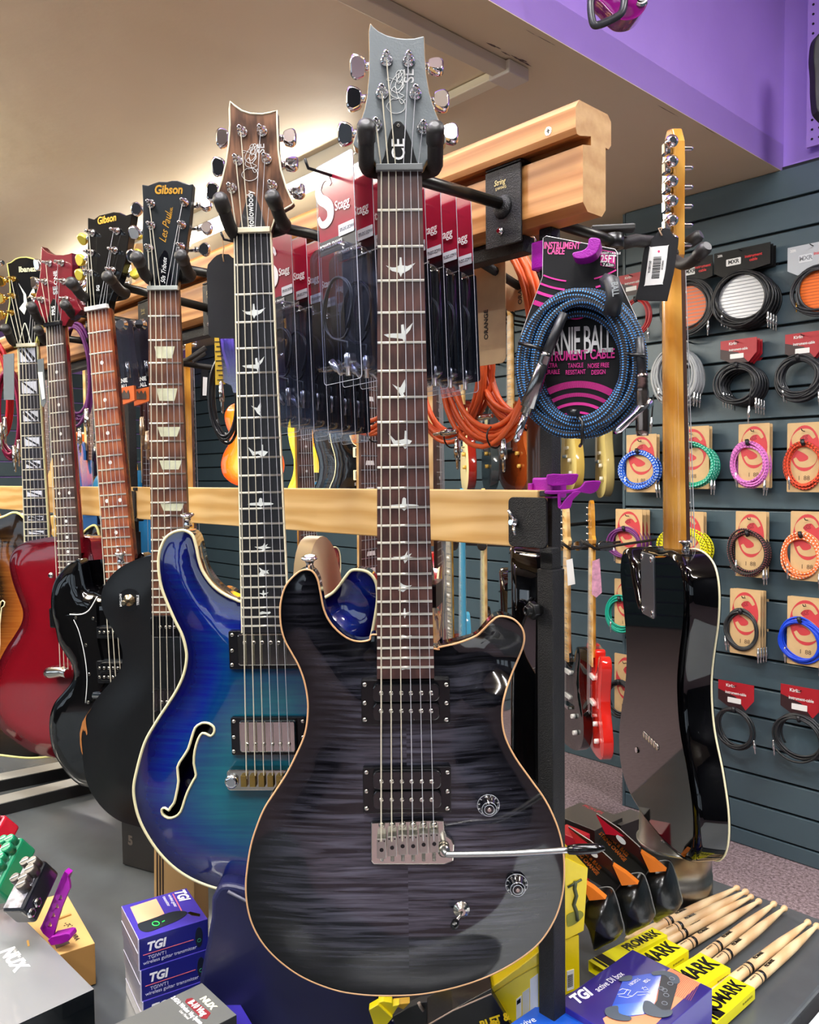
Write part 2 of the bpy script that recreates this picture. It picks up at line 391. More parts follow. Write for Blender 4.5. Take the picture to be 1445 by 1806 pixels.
struct('trim_1', MB().box((-1.994, (YW + YB) / 2 + .02, 1.31), (.012, YB - YW + .04, 2.62)), SLATM)
struct('wall_upper', MB().box((.63, YW + .08, 3.12), (3.95, .1, .96)), PURP)
struct('trim_2', MB().box((.9, YW + .02, 2.652), (3.4, .07, .024)), M('d8c8a0', .6), bev=.003)
# perforated purple board above the slats at the far right
pb = MB().box((-.735, YW - .005, 3.1), (.98, .012, .85))
peg = struct('trim_3', pb, PURP)
hb = MB()
for i in range(26):
    for j in range(22):
        x = -1.205 + i * .0255; z = 2.70 + j * .034
        if x > -.7: continue
        hb.tube([(x, YW - .0135, z), (x, YW - .011, z)], .0042, 8)
hb.build('hole_pattern', M('181024', .9), peg)['kind'] = 'stuff'
wl = struct('wall_left', MB().box((-6.65, .2, 1.31), (.1, 7.4, 2.62)), PURP)
for k in range(20): MB().box((-6.59, .2, .06 + .1165 * k), (.02, 7.3, .107)).build('slat', SLATM, wl, bev=.003)
struct('wall_side', MB().box((2.65, .2, 1.8), (.1, 7.4, 3.6)), WALLW)
# shop front behind the camera: piers and a sill with panes between
wf = MB()
for x in (-6.5, -4.3, -2.1, .1, 2.5): wf.box((x, -3.45, 1.3), (.16, .1, 2.6))
wf.box((-2.0, -3.45, .45), (9.2, .1, .9)).box((-2.0, -3.45, 2.9), (9.2, .1, 1.4)); 
for x in (-5.4, -3.2, -1.0, 1.3): wf.box((x, -3.45, 1.55), (.5, .1, 1.3))
struct('wall_front', wf, WALLW)
for i in range(4): struct('window_%d' % (i + 1), MB().box((-5.4 + 2.2 * i, -3.45, 1.5), (2.04, .012, 1.8)), clear_plastic('window_glass', 'f0f4f6', .03, .01))
# scuffs and chipped paint along the edge of the low ceiling
cl = bpy.data.objects['ceiling']; R_ = random.Random(5); m = MB()
for (xa, ya, xb, yb, w_) in ((858, 75, 884, 86, 3.5), (884, 90, 900, 98, 3), (902, 97, 938, 117, 4.5), (918, 104, 930, 109, 3), (928, 52, 945, 62, 1.6), (946, 62, 980, 80, 1.6), (896, 130, 897, 140, 1.5), (1160, 185, 1196, 205, 1.5), (1240, 222, 1262, 236, 1.2)):
    n_ = 9; up_p, dn_p = [], []
    for k in range(n_ + 1):
        x, y = xa + (xb - xa) * k / n_, ya + (yb - ya) * k / n_; h = w_ * (.15 + .85 * sin(pi * k / n_)) * R_.uniform(.4, 1.1)
        up_p.append(PZ(x, y - h / 2, ZL)); dn_p.append(PZ(x, y + h / 2, ZL))
    P_ = up_p + dn_p[::-1]; m.add([(v.x, v.y, ZL - .0006) for v in P_], [list(range(len(P_)))])
m.build('paint_scuff', M('6a5650', .7), cl)['kind'] = 'stuff'
# ceiling lamps
TUBEM = M('fff6e2', .5, emit=7.0); TUBEC = M('f3f6ff', .5, emit=7.0)
def lamp(x, y, z, l, i):
    t = thing('ceiling_light', i, 'light', (x, y, z))
    k = M('c9c6bd', .45)
    MB().box((0, 0, -.03), (l + .06, .07, .06)).build('housing', k, t, bev=.004)
    for s in (-1, 1): MB().box((s * (l / 2 + .02), 0, -.075), (.04, .05, .05)).build('end_cap', k, t, bev=.004)
    MB().cyl((-l / 2, 0, -.085), (l / 2, 0, -.085), .016, n=16).build('tube', TUBEM if z < 3 else TUBEC, t)
    return t
ll = ['fluorescent ceiling light glowing behind the pair of bird-inlay headstocks', 'fluorescent ceiling light glowing behind the gold-script headstocks, farther along the same line',
      'added fluorescent light on the low ceiling out of view, brightening the ceiling', 'added fluorescent light farther along the low ceiling, out of view, brightening the ceiling', 'ceiling light over the counter', 'ceiling light by the side wall near the cables', 'ceiling light by the side wall near the shop front', 'ceiling light by the shop front']
for (x, y, z, l, ax), s in zip(LAMPS, ll): lamp(x, y, z, l, s)
# pale trunking on the ceiling: one run along the bulkhead, one running on to the lamps
tr = thing('cable_trunking', 'pale plastic cable trunking turning a corner on the ceiling above the large grey headstock', 'trunking', (-1.5, 1.79, ZL - .002))
PL = M('cfc4b0', .4)
MB().box((0, -.9, -.014), (.05, 1.8, .028)).build('trunking_run', PL, tr, bev=.003)
MB().box((0.0, .005, -.018), (.075, .085, .036)).build('corner_piece', M('d8cfc0', .35), tr, bev=.004)
MB().box((-.32, .0, -.012), (.6, .045, .024)).build('trunking_run', M('efe6c8', .4), tr, bev=.003)

# ------------------------------------------------------------------ the counter
CTR = M('4c5052', .22, var=.16, bscale=7, bump=.05)
zc = .82
ct = thing('display_counter', 'long dark grey display counter under the hanging guitars', 'counter', (-2.2, .4, 0))
MB().box((-.0, .0, zc - .02), (3.60, 1.75, .04)).build('worktop', CTR, ct, bev=.004)
MB().box((-.01, 0, .39), (3.5, 1.63, .78)).build('cabinet', M('17181a', .5), ct)
cw = thing('white_cabinet', 'white cabinet edge just showing at the bottom right corner beyond the counter', 'cabinet', (-.13, .86, 0))
MB().box((0, 0, .395), (.48, .74, .79)).build('cabinet_body', M('d4dcdc', .4), cw, bev=.004)
MB().box((0, 0, .80), (.52, .80, .02)).build('cabinet_top', M('dfe6e6', .35), cw, bev=.004)

# ------------------------------------------------------------------ the guitar rack
BY = .695
rk = thing('guitar_rack', 'free-standing oak and black steel guitar rack on the counter', 'rack', (-.52, .715, zc))
OAKU = wood('9a6028', 'cf965a', (.22, 1.6, 2.0), 9, 8, .45, 0, .55); OAKL = wood('c89a56', 'e0b97a', (.4, 1, 2.0), 7, 12, .5, 0, .45)
OAKE = wood('b88c54', 'd2aa72', (3, 6, 1.2), 10, 3, .5, 0, .7)
# upper beam: profile in YZ swept along X, a grooved rail on a deeper board
prof = [(.695 - .010, 1.834), (.695 - .012, 1.840), (.695 - .012, 1.860), (.695 - .006, 1.868), (.735 + .004, 1.868), (.735 + .010, 1.862), (.735 + .010, 1.838), (.735 + .005, 1.833),
        (.735 + .0, 1.8335), (.735, 1.770), (.728, 1.762), (.703, 1.762), (.695, 1.770), (.695, 1.826), (.709, 1.829), (.709, 1.838), (.690, 1.8335)]
XE, XL = -.486, -2.75
n = len(prof); ub = MB(); vs = [(XE, y, z) for y, z in prof] + [(XL, y, z) for y, z in prof]
ub.add(vs, [[i, (i + 1) % n, n + (i + 1) % n, n + i] for i in range(n)]); ub.add([(XE, y, z) for y, z in prof], [list(range(n))[::-1]], 1); ub.add([(XL, y, z) for y, z in prof], [list(range(n))], 1)
ub.build('upper_beam', [OAKU, OAKE], rk, world=True)
p = PY(967, 231, BY - .0125)
sc_ = MB().lathe([(0, .0042), (.001, .0042), (.0012, .0034)], p, (0, 1, 0), 16).box((p.x, p.y - .0003, p.z), (.0045, .0006, .0009), 1).box((p.x, p.y - .0003, p.z), (.0009, .0006, .0045), 1)
sc_.build('screw', [NICKEL, BLK], rk, world=True)
# lower beam
lb = MB().box(((XE - .058 + XL) / 2, BY + .009, 1.4505), (XL - XE + .058, .018, .062)); lb.build('lower_beam', OAKL, rk, world=True, bev=.0015)
# black backing rail under the upper beam
MB().box(((XE - .09 + XL) / 2, .722, 1.752), (abs(XL - XE) - .09, .02, .018)).build('under_rail', POWD, rk, world=True, bev=.001)
def post(px, pxr, Y0, ztop, zs, nut=True):
    a = PY(px, 800, Y0); s = .0165
    MB().box((a.x, Y0, (ztop + zc) / 2), (s, s, ztop - zc)).build('post', POWD, rk, world=True, bev=.0012)
    MB().box((a.x, Y0, (zs + zc) / 2), (.0215, .0215, zs - zc)).build('post_sleeve', POWD, rk, world=True, bev=.0012)
    MB().box((a.x, Y0, zc + .003), (.05, .05, .006)).build('foot', POWD, rk, world=True, bev=.002)
    kx, ky = a.x - .003, Y0 - .013
    MB().lathe([(0, .007), (.006, .007), (.0062, .0105), (.013, .0105), (.0135, .006), (.019, .006), (.0195, .0035), (.0155, .003)], (kx - .004, ky + .003, zs - .045), (-.3, -1, 0), 6).build('knob', BLK, rk, world=True, bev=.0008)
    return a
a1 = post(971, 0, .722, 1.762, 1.395)
a2 = post(232, 0, .722, 1.762, 1.39)
def bracket(xr, w_=.052):
    fr_ = rrect(xr - w_, 1.420, xr, 1.474, .006)
    MB().ext(fr_, BY - .004, BY - .0005).build('bracket_plate', POWD, rk, world=True, bev=.0008)
    for z in (1.478, 1.418): MB().box((xr - .002, BY + .004, z), (.016, .014, .006)).build('weld_tab', POWD, rk, world=True, bev=.001)
    c = Vector((xr - w_ * .78, BY - .004, 1.447))
    wn = MB().lathe([(0, .0045), (.005, .0045), (.006, .003), (.010, .003)], c, (0, -1, 0), 12)
    for s in (-1, 1): wn.tube([c + Vector((0, -.003, s * .003)), c + Vector((-.002 * s, -.006, s * .008)), c + Vector((-.005 * s, -.008, s * .0135))], [.002, .0024, .0016], 8)
    wn.build('wing_nut', CHROME, rk, world=True)
bracket(-.530); bracket(PY(241, 880, BY).x, .03)
# base rails lying on the counter at the far left
for pa, pb in (((0, 1441), (165, 1399)), ((0, 1398), (130, 1371))):
    A_, B_ = PZ(*pa, zc), PZ(*pb, zc); d_ = (B_ - A_).normalized(); n_ = Vector((-d_.y, d_.x, 0)); c0_ = (A_ + B_) / 2 + n_ * (.028 if n_.x < 0 else -.028)
    Rm = Matrix(((d_.x, n_.x, 0), (d_.y, n_.y, 0), (0, 0, 1)))
    MB().box(c0_ + Vector((0, 0, .012)), (.62, .05, .024), R=Rm).build('base_rail', M('101112', .4), rk, world=True)
    MB().box(c0_ + Vector((0, 0, .0248)), (.62, .046, .0016), R=Rm).build('rail_top', M('a6a49c', .35, .3), rk, world=True)
# ------------------------------------------------------------------ guitars
def body(fr, outline, mats, y0, thick, name='body', cH=.012, cW=.06, rb=.006, rough_n=5, step=.007, holes=(), dips=(), bind=None, bindr=.0014, backoff=None, par=None, label=None, edge_r=0, closed=True):
    """arched guitar body from its outline: top surface, sides rolled over to the back, optional binding and f-holes"""
    O = np.array(cat(outline, rough_n)); n = len(O)
    ar = .5 * np.sum(O[:, 0] * np.roll(O[:, 1], -1) - np.roll(O[:, 0], -1) * O[:, 1])
    if ar < 0: O = O[::-1].copy()
    T = np.roll(O, -1, 0) - np.roll(O, 1, 0); T /= np.linalg.norm(T, axis=1)[:, None] + 1e-12
    NI = np.stack([-T[:, 1], T[:, 0]], 1)   # inward normal
    A, B = O, np.roll(O, -1, 0)
    def dist(P, A=A, B=B):
        d = np.full(len(P), 9.)
        for a, b in zip(A, B):
            ab = b - a; t = np.clip(((P - a) @ ab) / (ab @ ab + 1e-12), 0, 1)
            d = np.minimum(d, np.hypot(*(P - a - t[:, None] * ab).T))
        return d
    def inside(P, poly):
        c = np.zeros(len(P), bool); x, y = P.T
        for a, b in zip(poly, np.roll(poly, -1, 0)):
            k = (a[1] > y) != (b[1] > y)
            with np.errstate(divide='ignore', invalid='ignore'): xi = (b[0] - a[0]) * (y - a[1]) / (b[1] - a[1]) + a[0]
            c ^= k & (x < xi)
        return c
    mn, mx = O.min(0), O.max(0)
    g = np.array([(x + (step / 2 if j % 2 else 0), z) for j, z in enumerate(np.arange(mn[1], mx[1], step * .87)) for x in np.arange(mn[0], mx[0], step)])
    g = g[inside(g, O)]; dg = dist(g); g = g[dg > .0135]
    rings = [O + NI * w_ for w_ in (.0015, .0035, .007, .011)]
    R = []
    for w_, q in zip((.0015, .0035, .007, .011), rings):
        k = inside(q, O) & (dist(q) > w_ * .93); R.append(q[k])
    P = [O, *R, g]; H = []
    for h in holes:
        h = np.array(h); H.append(h); 
    allp = np.vstack(P); 
    if H:
        keep = np.ones(len(allp), bool)
        for h in H: keep &= ~(inside(allp, h) | (dist(allp, h, np.roll(h, -1, 0)) < .002))
        keep[:n] = True; allp = allp[keep]
    edges = [(i, (i + 1) % n) for i in range(n)]; base = len(allp)
    for h in H:
        edges += [(base + i, base + (i + 1) % len(h)) for i in range(len(h))]; allp = np.vstack([allp, h]); base += len(h)
    v2, _, f2, *_r = delaunay_2d_cdt([Vector(p) for p in allp.tolist()], edges, [], 1, 1e-6)
    V = np.array([tuple(v) for v in v2]); d = dist(V)
    F = np.array([f for f in f2 if len(f) == 3]); ce = V[F].mean(1); ok = inside(ce, O)
    for h in H: ok &= ~inside(ce, h)
    F = F[ok]
    t = np.clip(d / cW, 0, 1); y = y0 + cH * (1 - (t * t * (3 - 2 * t)))
    if edge_r: e = np.clip(d / edge_r, 0, 1); y += edge_r * (1 - np.sqrt(np.clip(1 - (1 - e) ** 2, 0, 1)))
    for (dx, dz, r, dep) in dips:
        q = np.clip(np.hypot(V[:, 0] - dx, V[:, 1] - dz) / r, 0, 1); y += dep * (1 - q * q) ** 2
    m = MB(); tri = []
    for a, b, c in F:
        cr = (V[b][0] - V[a][0]) * (V[c][1] - V[a][1]) - (V[b][1] - V[a][1]) * (V[c][0] - V[a][0])
        tri.append((a, b, c) if cr > 0 else (a, c, b))
    m.add([(V[i][0], y[i], V[i][1]) for i in range(len(V))], tri, 0, True); at = list(d)
    dO = dist(O); yo = y0 + cH + (edge_r or 0)
    yo_ = np.full(n, yo)
    for (dx, dz, r, dep) in dips:
        q = np.clip(np.hypot(O[:, 0] - dx, O[:, 1] - dz) / r, 0, 1); yo_ += dep * (1 - q * q) ** 2
    yb = y0 + thick; prof_ = [(0, None), (.0, yb - rb), (rb * .3, yb - rb * .3), (rb, yb)]
    base = len(m.v)
    for w_, yy in prof_:
        q = O + NI * w_
        for i in range(n): m.v.append((q[i][0], yo_[i] if yy is None else max(yy, yo_[i] + .001), q[i][1])); at.append(0)
    for k in range(3):
        for i in range(n):
            j = (i + 1) % n; m.f.append([base + k * n + i, base + (k + 1) * n + i, base + (k + 1) * n + j, base + k * n + j]); m.mi.append(1); m.sm.append(True)
    m.f.append([base + 3 * n + i for i in range(n)][::-1]); m.mi.append(2); m.sm.append(False)
    for h in H:
        b0 = len(m.v); k = len(h); th = np.clip(dist(h) / cW, 0, 1); hy = y0 + cH * (1 - th * th * (3 - 2 * th))
        for yy in (0, .004):
            for i in range(k): m.v.append((h[i][0], hy[i] + yy, h[i][1])); at.append(0)
        for i in range(k):
            j = (i + 1) % k; m.f.append([b0 + i, b0 + k + i, b0 + k + j, b0 + j]); m.mi.append(min(3, len(mats) - 1)); m.sm.append(True)
        MB().tube([(h[i][0], hy[i] - .0002, h[i][1]) for i in range(k)], .0016, 6, closed=True).build('f_hole_binding', CREAM, par)
    o = m.build(name, mats, par, attr=at, label=label)
    if bind: MB().tube([(O[i][0], yo_[i] + .0006, O[i][1]) for i in range(n)], bindr, 6, closed=True).build('binding', bind, par)
    return O, (lambda x, z: float(y0 + cH * (1 - (lambda t: t * t * (3 - 2 * t))(min(1, float(dist(np.array([[x, z]]))[0]) / cW)))))

def fretz(n, s): return -s * (1 - 2 ** (-n / 12))
def neck(par, s=.635, nf=22, w0=.0428, w1=.056, board=None, wd=None, zend=None, bindm=None, zheel=-.44, fretm=FRETM, back=.023, boardt=.0055):
    ze = zend or fretz(nf, s) - .006; W = lambda z: w0 / 2 + (w1 - w0) / 2 * (z / fretz(nf, s))
    m = MB(); m.add([(-W(0), 0, 0), (W(0), 0, 0), (W(ze), 0, ze), (-W(ze), 0, ze), (-W(0), boardt, 0), (W(0), boardt, 0), (W(ze), boardt, ze), (-W(ze), boardt, ze)],
                    [(3, 2, 1, 0), (4, 5, 6, 7), (0, 1, 5, 4), (1, 2, 6, 5), (2, 3, 7, 6), (3, 0, 4, 7)])
    m.build('fretboard', board, par)
    m = MB(); K = 12; zs = [0.002, -.05, -.2, -.35, zheel]; vs = []
    for z in zs:
        ww = W(z) ; dp = back + (.004 * z / zheel)
        for j in range(K + 1):
            a = pi * j / K; vs.append((-ww * cos(a), boardt + (dp - boardt) * sin(a) ** .75, z))
    m.add(vs, [(i * (K + 1) + j, i * (K + 1) + j + 1, (i + 1) * (K + 1) + j + 1, (i + 1) * (K + 1) + j) for i in range(len(zs) - 1) for j in range(K)], 0, True)
    m.add(vs[:K + 1], [list(range(K + 1))]); m.build('neck', wd, par)
    if bindm:
        for sg in (-1, 1): MB().hexa([(sg * W(0) - .0008, -.0003, 0), (sg * W(0) + .0008, -.0003, 0), (sg * W(0) + .0008, boardt, 0), (sg * W(0) - .0008, boardt, 0), (sg * W(ze) - .0008, -.0003, ze), (sg * W(ze) + .0008, -.0003, ze), (sg * W(ze) + .0008, boardt, ze), (sg * W(ze) - .0008, boardt, ze)]).build('neck_binding', bindm, par)
    fm = None
    for k in range(1, nf + 1):
        z = fretz(k, s)
        if fm is None:
            fo = MB().tube([(-.5, 0, 0), (.5, 0, 0)], .00125, 8).build('fret', fretm, par); fm = fo.data
        else:
            fo = bpy.data.objects.new('fret', fm); COL.objects.link(fo); fo.parent = par
        fo.location = (0, -.0002, z); fo.scale = (2 * W(z) - .0004, 1, 1)
    return W
def strings(par, s, posts, w0=.0355, w1=.052, zb=None, yb=-.012, ynut=-.0018, ypost=.004, col=None):
    zb = zb or -s
    rr = [.0008, .0007, .0006, .00044, .00038, .00034]
    for i in range(6):
        xn = -w0 / 2 + w0 * i / 5; xb = -w1 / 2 + w1 * i / 5; pts = []
        if posts: pts.append((posts[i][0], ypost, posts[i][1]))
        pts += [(xn, ynut, 0), (xb, yb, zb)]
        MB().tube(pts, rr[i], 5, caps=False).build('string', STRW if i < 3 else STRP, par)
def tuner(par, x, z, side, mb_=None, bt=CHROME, y=.0, blen=.033, bw=.009, bh=.009, dz=0, kind=0, plate=.016):
    """string post with washer, and the button out at the side of the headstock"""
    o = MB().lathe([(0, .0062), (-.0015, .0062), (-.0025, .0045), (-.003, .0042), (-.009, .0038), (-.0095, .0026), (-.013, .0028), (-.0165, .0024), (-.0175, .001)], (x, y, z), (0, 1, 0), 14)
    o = o.build('tuner', CHROME if bt is not GOLD else GOLD, par)
    ht = .015; bx = side * blen
    b = MB()
    b.tube([(x, y + ht + .006, z), (x + bx * .55, y + ht + .006, z + dz * .5), (x + bx * .75, y + ht + .006, z + dz * .7)], .0022, 8, mi=1)
    c = Vector((x + bx, y + ht + .006, z + dz))
    wx = .0075; R3 = Matrix.Rotation(radians(-18 * side + random.uniform(-22, 22)), 3, 'X')
    prof = [(-.0062, -.0035), (-.0045, -.0085), (.004, -.0115), (.0085, -.0075), (.0092, 0), (.0085, .0075), (.004, .0115), (-.0045, .0085), (-.0062, .0035)] if kind == 0 else [(-.0062, -.0022), (-.004, -.006), (.001, -.0095), (.0065, -.0085), (.0095, -.004), (.0095, .004), (.0065, .0085), (.001, .0095), (-.004, .006), (-.0062, .0022)]
    prof = cat(prof, 3); n0 = len(prof); vs = []
    for yy, k_ in ((-.0042, .80), (-.0030, .97), (.0030, .97), (.0042, .80)):
        for (u, v) in prof: vs.append(c + R3 @ Vector((side * u * k_, yy, v * k_)))
    fs = [(q * n0 + i, q * n0 + (i + 1) % n0, (q + 1) * n0 + (i + 1) % n0, (q + 1) * n0 + i) for q in range(3) for i in range(n0)]
    b.add(vs, fs, 0, True); o0 = len(b.v) - len(vs)
    b.add(vs[:n0], [list(range(n0))], 0); b.add(vs[3 * n0:], [list(range(n0))[::-1]], 0)
    b.tube([c + Vector((-side * .012, 0, 0)), c + Vector((-side * .005, 0, 0))], [.0042, .0035], 10, mi=1)
    bo = b.build('tuner_button', [bt, CHROME if bt is not GOLD else GOLD], par)
    return o
def squash(vs, c, f): return vs
def headstock(par, outl, mats, y0=-.0, th=.015, ang=0):
    """outline in local XZ; front face at y0"""
    m = MB().ext(outl, y0, y0 + th, 0, side=1); return m.build('headstock', mats, par, bev=.0012)
def script_line(par, pts, r, m, name='signature'):
    return MB().tube([(x, y, z) for x, y, z in pts], r, 4).build(name, m, par)
def humbucker(par, fr, ring, bob, rows, xs, y, kind='black', screws=True, ydeep=None):
    """ring: px box of the surround, bob: px box of the coils, rows/xs: px of the pole pieces"""
    yt = ydeep if ydeep is not None else y + .004
    a = fr.l(ring[0], ring[1], yt); b = fr.l(ring[2], ring[3], yt)
    MB().ext(rrect(a[0], b[1], b[0], a[1], .002), yt - .0035, yt + .006).build('pickup_ring', M('08080a', .25), par, bev=.0008)
    c = fr.l(bob[0], bob[1], y); d = fr.l(bob[2], bob[3], y)
    if kind == 'black':
        h = (c[1] - d[1]) / 2
        for k in range(2):
            MB().ext(rrect(c[0], d[1] + k * h + .0006, d[0], d[1] + (k + 1) * h - .0006, h * .3), y - .001, yt + .004).build('pickup_coil', M('060608', .18, coat=.6), par, bev=.001)
    else:
        MB().ext(rrect(c[0], d[1], d[0], c[1], .003), y - .002, yt + .004).build('pickup_cover', M('c9c7bf', .09, 1), par, bev=.0015)
    for r in rows:
        for x in xs:
            q = fr.l(x, r, y - .001)
            MB().lathe([(0, .0024), (-.0012, .0024), (-.0018, .0014)], (q[0], y - (.001 if kind == 'black' else .002), q[1]), (0, 1, 0), 10).build('pole_piece', NICKEL, par)
    if screws:
        for x in (ring[0] + (ring[2] - ring[0]) * .045, ring[2] - (ring[2] - ring[0]) * .045):
            for t in (.1, .52, .9):
                z_ = ring[1] + (ring[3] - ring[1]) * t; q = fr.l(x, z_, yt)
                MB().lathe([(0, .0026), (-.001, .0022), (-.0016, .001)], (q[0], yt - .0035, q[1]), (0, 1, 0), 10).build('screw', NICKEL, par)
def hanger(label, base, caps_, arm, plate, d0, d1, armr=.0062, pr=.0072):
    """String-instrument yoke: base/caps_ = px of the two prongs, arm = world points back to the plate"""
    t = thing('guitar_hanger', label, 'hanger', plate if plate else arm[-1], 'yoke hangers on the upper beam')
    ends = []
    for (b, c) in zip(base, caps_):
        B_ = DD(b[0], b[1], d0); C_ = DD(c[0], c[1], d1); v = C_ - B_
        pth = [B_ + (ends and Vector() or Vector()), B_ + v * .35 + Vector((0, 0, -.004)), B_ + v * .8, C_]
        ends.append(B_)
        MB().tube([tuple(p) for p in cat(pth, 5, False)], pr, 14).build('prong', RUB, t, world=True)
        MB().lathe([(-.016, pr * 1.0), (-.015, pr * 1.14), (0, pr * 1.14), (.003, pr * .95), (.0045, pr * .4)], C_, v, 16).build('prong_cap', CAPB, t, world=True)
    mid = (ends[0] + ends[1]) / 2; B0 = (mid - CAM); B0.z = 0; B0 = B0.normalized() * .016; hub = mid + B0 * 1.4
    MB().tube([tuple(p) for p in cat([ends[0], ends[0].lerp(mid, .12) + B0, hub, ends[1].lerp(mid, .12) + B0, ends[1]], 6, False)], pr * .9, 12).build('yoke', RUB, t, world=True)
    MB().tube([tuple(p) for p in [hub, *arm]] if (Vector(arm[0]) - Vector(arm[1])).length > .02 else [tuple(p) for p in arm], armr, 12).build('arm', M('2f2e29', .35, .6), t, world=True)
    if plate is not None:
        P = Vector(plate)
        MB().box(P + Vector((0, -.0015, 0)), (.05, .003, .083)).build('wall_plate', POWD, t, world=True, bev=.001)
        MB().box(P + Vector((0, .006, .044)), (.05, .018, .003)).build('plate_lip', POWD, t, world=True, bev=.001)
        MB().lathe([(0, .0045), (.003, .0045), (.0032, .0025), (.0055, .0025)], P + Vector((-.002, -.003, -.026)), (0, -1, 0), 6).build('hex_nut', CHROME, t, world=True)
        text(t, 'String', (-.004, -.0034, .027), .0085, M('b8a878', .4, .5), shear=.3, wid=.8).location.z += 0
        text(t, 'SWING', (-.002, -.0034, .0205), .0042, M('b8a878', .4, .5), sp=1.2)
        MB().lathe([(0, .013), (.002, .011), (.004, .007)], P + Vector((.0, -.003, 0)), (0, -1, 0), 16).build('arm_boss', POWD, t, world=True)
    return t

BIRDS = [
 [(-1,.3),(-.6,.12),(-.35,.12),(-.1,.3),(-.06,1),(.06,1),(.1,.3),(.45,.22),(1,.5),(.6,-.1),(.25,-.35),(.12,-.4),(0,-.75),(-.12,-.35),(-.3,-.3),(-.6,-.2)],
 [(-1,-.05),(-.9,-.02),(-.4,.05),(.2,.05),(.18,.8),(.36,.85),(.42,.25),(1,1),(.8,.35),(.5,-.1),(.4,-.85),(.28,-.45),(-.3,-.35),(-.7,-.3)],
 [(-1,.55),(-.4,.3),(.1,.2),(.75,1),(.8,.4),(.7,-.25),(.5,-.35),(.85,-1),(.1,-.55),(-.2,-.15)],
 [(-1,.75),(-.4,-.05),(.0,.0),(.35,.1),(.4,.95),(.52,.95),(.52,.1),(1,-.1),(.7,-.6),(.4,-.95),(.2,-.6),(0,-.35),(-.5,-.65)],
 [(-1,-.1),(-.8,.12),(-.15,.2),(-.1,.85),(0,1),(.12,.85),(.14,.2),(.8,.12),(1,-.1),(.8,-.3),(.15,-.35),(0,-.6),(-.15,-.35),(-.8,-.3)],
 [(-1,.1),(-.3,.1),(0,.3),(.25,1),(.2,.3),(.6,.6),(.4,.1),(1,-.1),(.3,-.3),(0,-.9),(-.1,-.4),(-.5,-.3)],
 [(-.8,1),(-.2,.4),(.3,.2),(1,.3),(.7,0),(1,-.5),(.3,-.4),(-.2,-.9),(-.9,-.6),(-.5,0)],
 [(-1,.2),(-.2,.15),(-.1,1),(.1,1),(.15,.15),(1,.4),(.6,-.2),(.2,-.3),(0,-1),(-.2,-.3)],
 [(-1,.2),(-.5,.6),(.2,.3),(.8,.5),(1,.1),(.7,-.4),(-.2,-.3),(-.9,-.6)],
]
def inlay(par, poly, m=PEARL): MB().ext(poly, -.00035, .0005).build('inlay', m, par)
def bird(par, fr, k, x, y, sx, sy): q = fr.l(x, y); e = .782 * 0 + 1; g = (fr.l(x + sx, y)[0] - q[0]); h = (q[1] - fr.l(x, y + sy)[1]); inlay(par, [(q[0] + a * g, q[1] + b * h) for a, b in BIRDS[k]])

# ================= 1. charcoal flamed guitar, nearest
F1 = Frame((705, 302, .770), tilt=0.0, lean=1.5)
q = F1.l(719, 1480); F1 = Frame((705, 302, .770), tilt=math.degrees(atan2(-q[0], -q[1])), lean=2.0)
print('F1 bridge', F1.l(719, 1480), 'f24', F1.l(716, 1187), F1.l(712, 754), fretz(24, .635))
G1 = F1.thing('electric_guitar', 'large charcoal black flamed guitar hanging nearest, with grey headstock and chrome tremolo arm', 'guitar')
c3 = crop(420, 980, 2.2575)
o1 = c3([(552,330),(520,352),(480,357),(440,345),(400,315),(362,272),(338,222),(325,160),(312,100),(288,66),(250,64),(212,92),(184,128),(168,175),(162,225),(166,290),(181,345),(205,390),(238,450),(262,520),(274,600),(270,680),(256,740),(230,800),(190,880),(142,955),(100,1020),(70,1090),(45,1170),(30,1260),(24,1340),(32,1425),(55,1500),(100,1575),(170,1645),(260,1705),(380,1752),(500,1772),(640,1775),(760,1765),(900,1733),(1020,1688),(1130,1625),(1212,1555),(1270,1462),(1298,1370),(1306,1280),(1300,1180),(1275,1085),(1230,990),(1170,905),(1110,820),(1072,745),(1057,680),(1057,610),(1072,555),(1098,495),(1125,430),(1143,370),(1145,325),(1130,288),(1095,258),(1045,250),(1013,272),(985,305),(955,335),(905,352),(850,364),(800,375),(782,380)])
FLM = burst('charcoal_flame', [(0, '020204'), (.35, '040407'), (.7, '0b0b11'), (1, '14141c')], 1.0, '5a5a68', width=.095, coat=.15)
yb1 = .010
O1, S1 = body(F1, F1.pts(o1, yb1), [FLM, BLKG, BLKG], yb1, .042, cH=.009, cW=.07, step=.006, bind=M('d9a877', .35), bindr=.0011, par=G1,
              dips=[(*F1.l(868, 1165, .02), .045, .022), (*F1.l(652, 1120, .02), .035, .008)])
RW1 = wood('38221f', '54352f', (2, 2, .15), 60, 4, .45); MAHO = M('4a2a18', .3, coat=.4)
W1 = neck(G1, .635, 24, .0418, .0565, RW1, wood('c89b62', 'e0b87e', (3, 3, .3), 20, 3, .35), zheel=-.50, zend=F1.l(717, 1197)[1])
h1 = crop(580, 20, 3.6125)([(318,1002),(285,950),(240,910),(165,865),(152,845),(165,800),(200,710),(228,620),(243,540),(256,400),(257,250),(254,130),(264,72),(285,98),(318,126),(370,152),(430,168),(490,174),(545,172),(585,162),(609,157),(613,280),(622,400),(642,520),(680,640),(715,720),(748,800),(748,838),(720,862),(665,915),(625,955),(602,1002)])
headstock(G1, F1.pts(h1, .001), [M('6f7779', .45, bump=.1, bscale=500), wood('c8a060', 'e0bd80')], .0005, .014)
xn = [F1.l(665, 300)[0], F1.l(748, 300)[0]]
MB().box((0, -.0015, .0025), (xn[1] - xn[0], .008, .006)).build('nut', M('6f7372', .4), G1, bev=.0006)
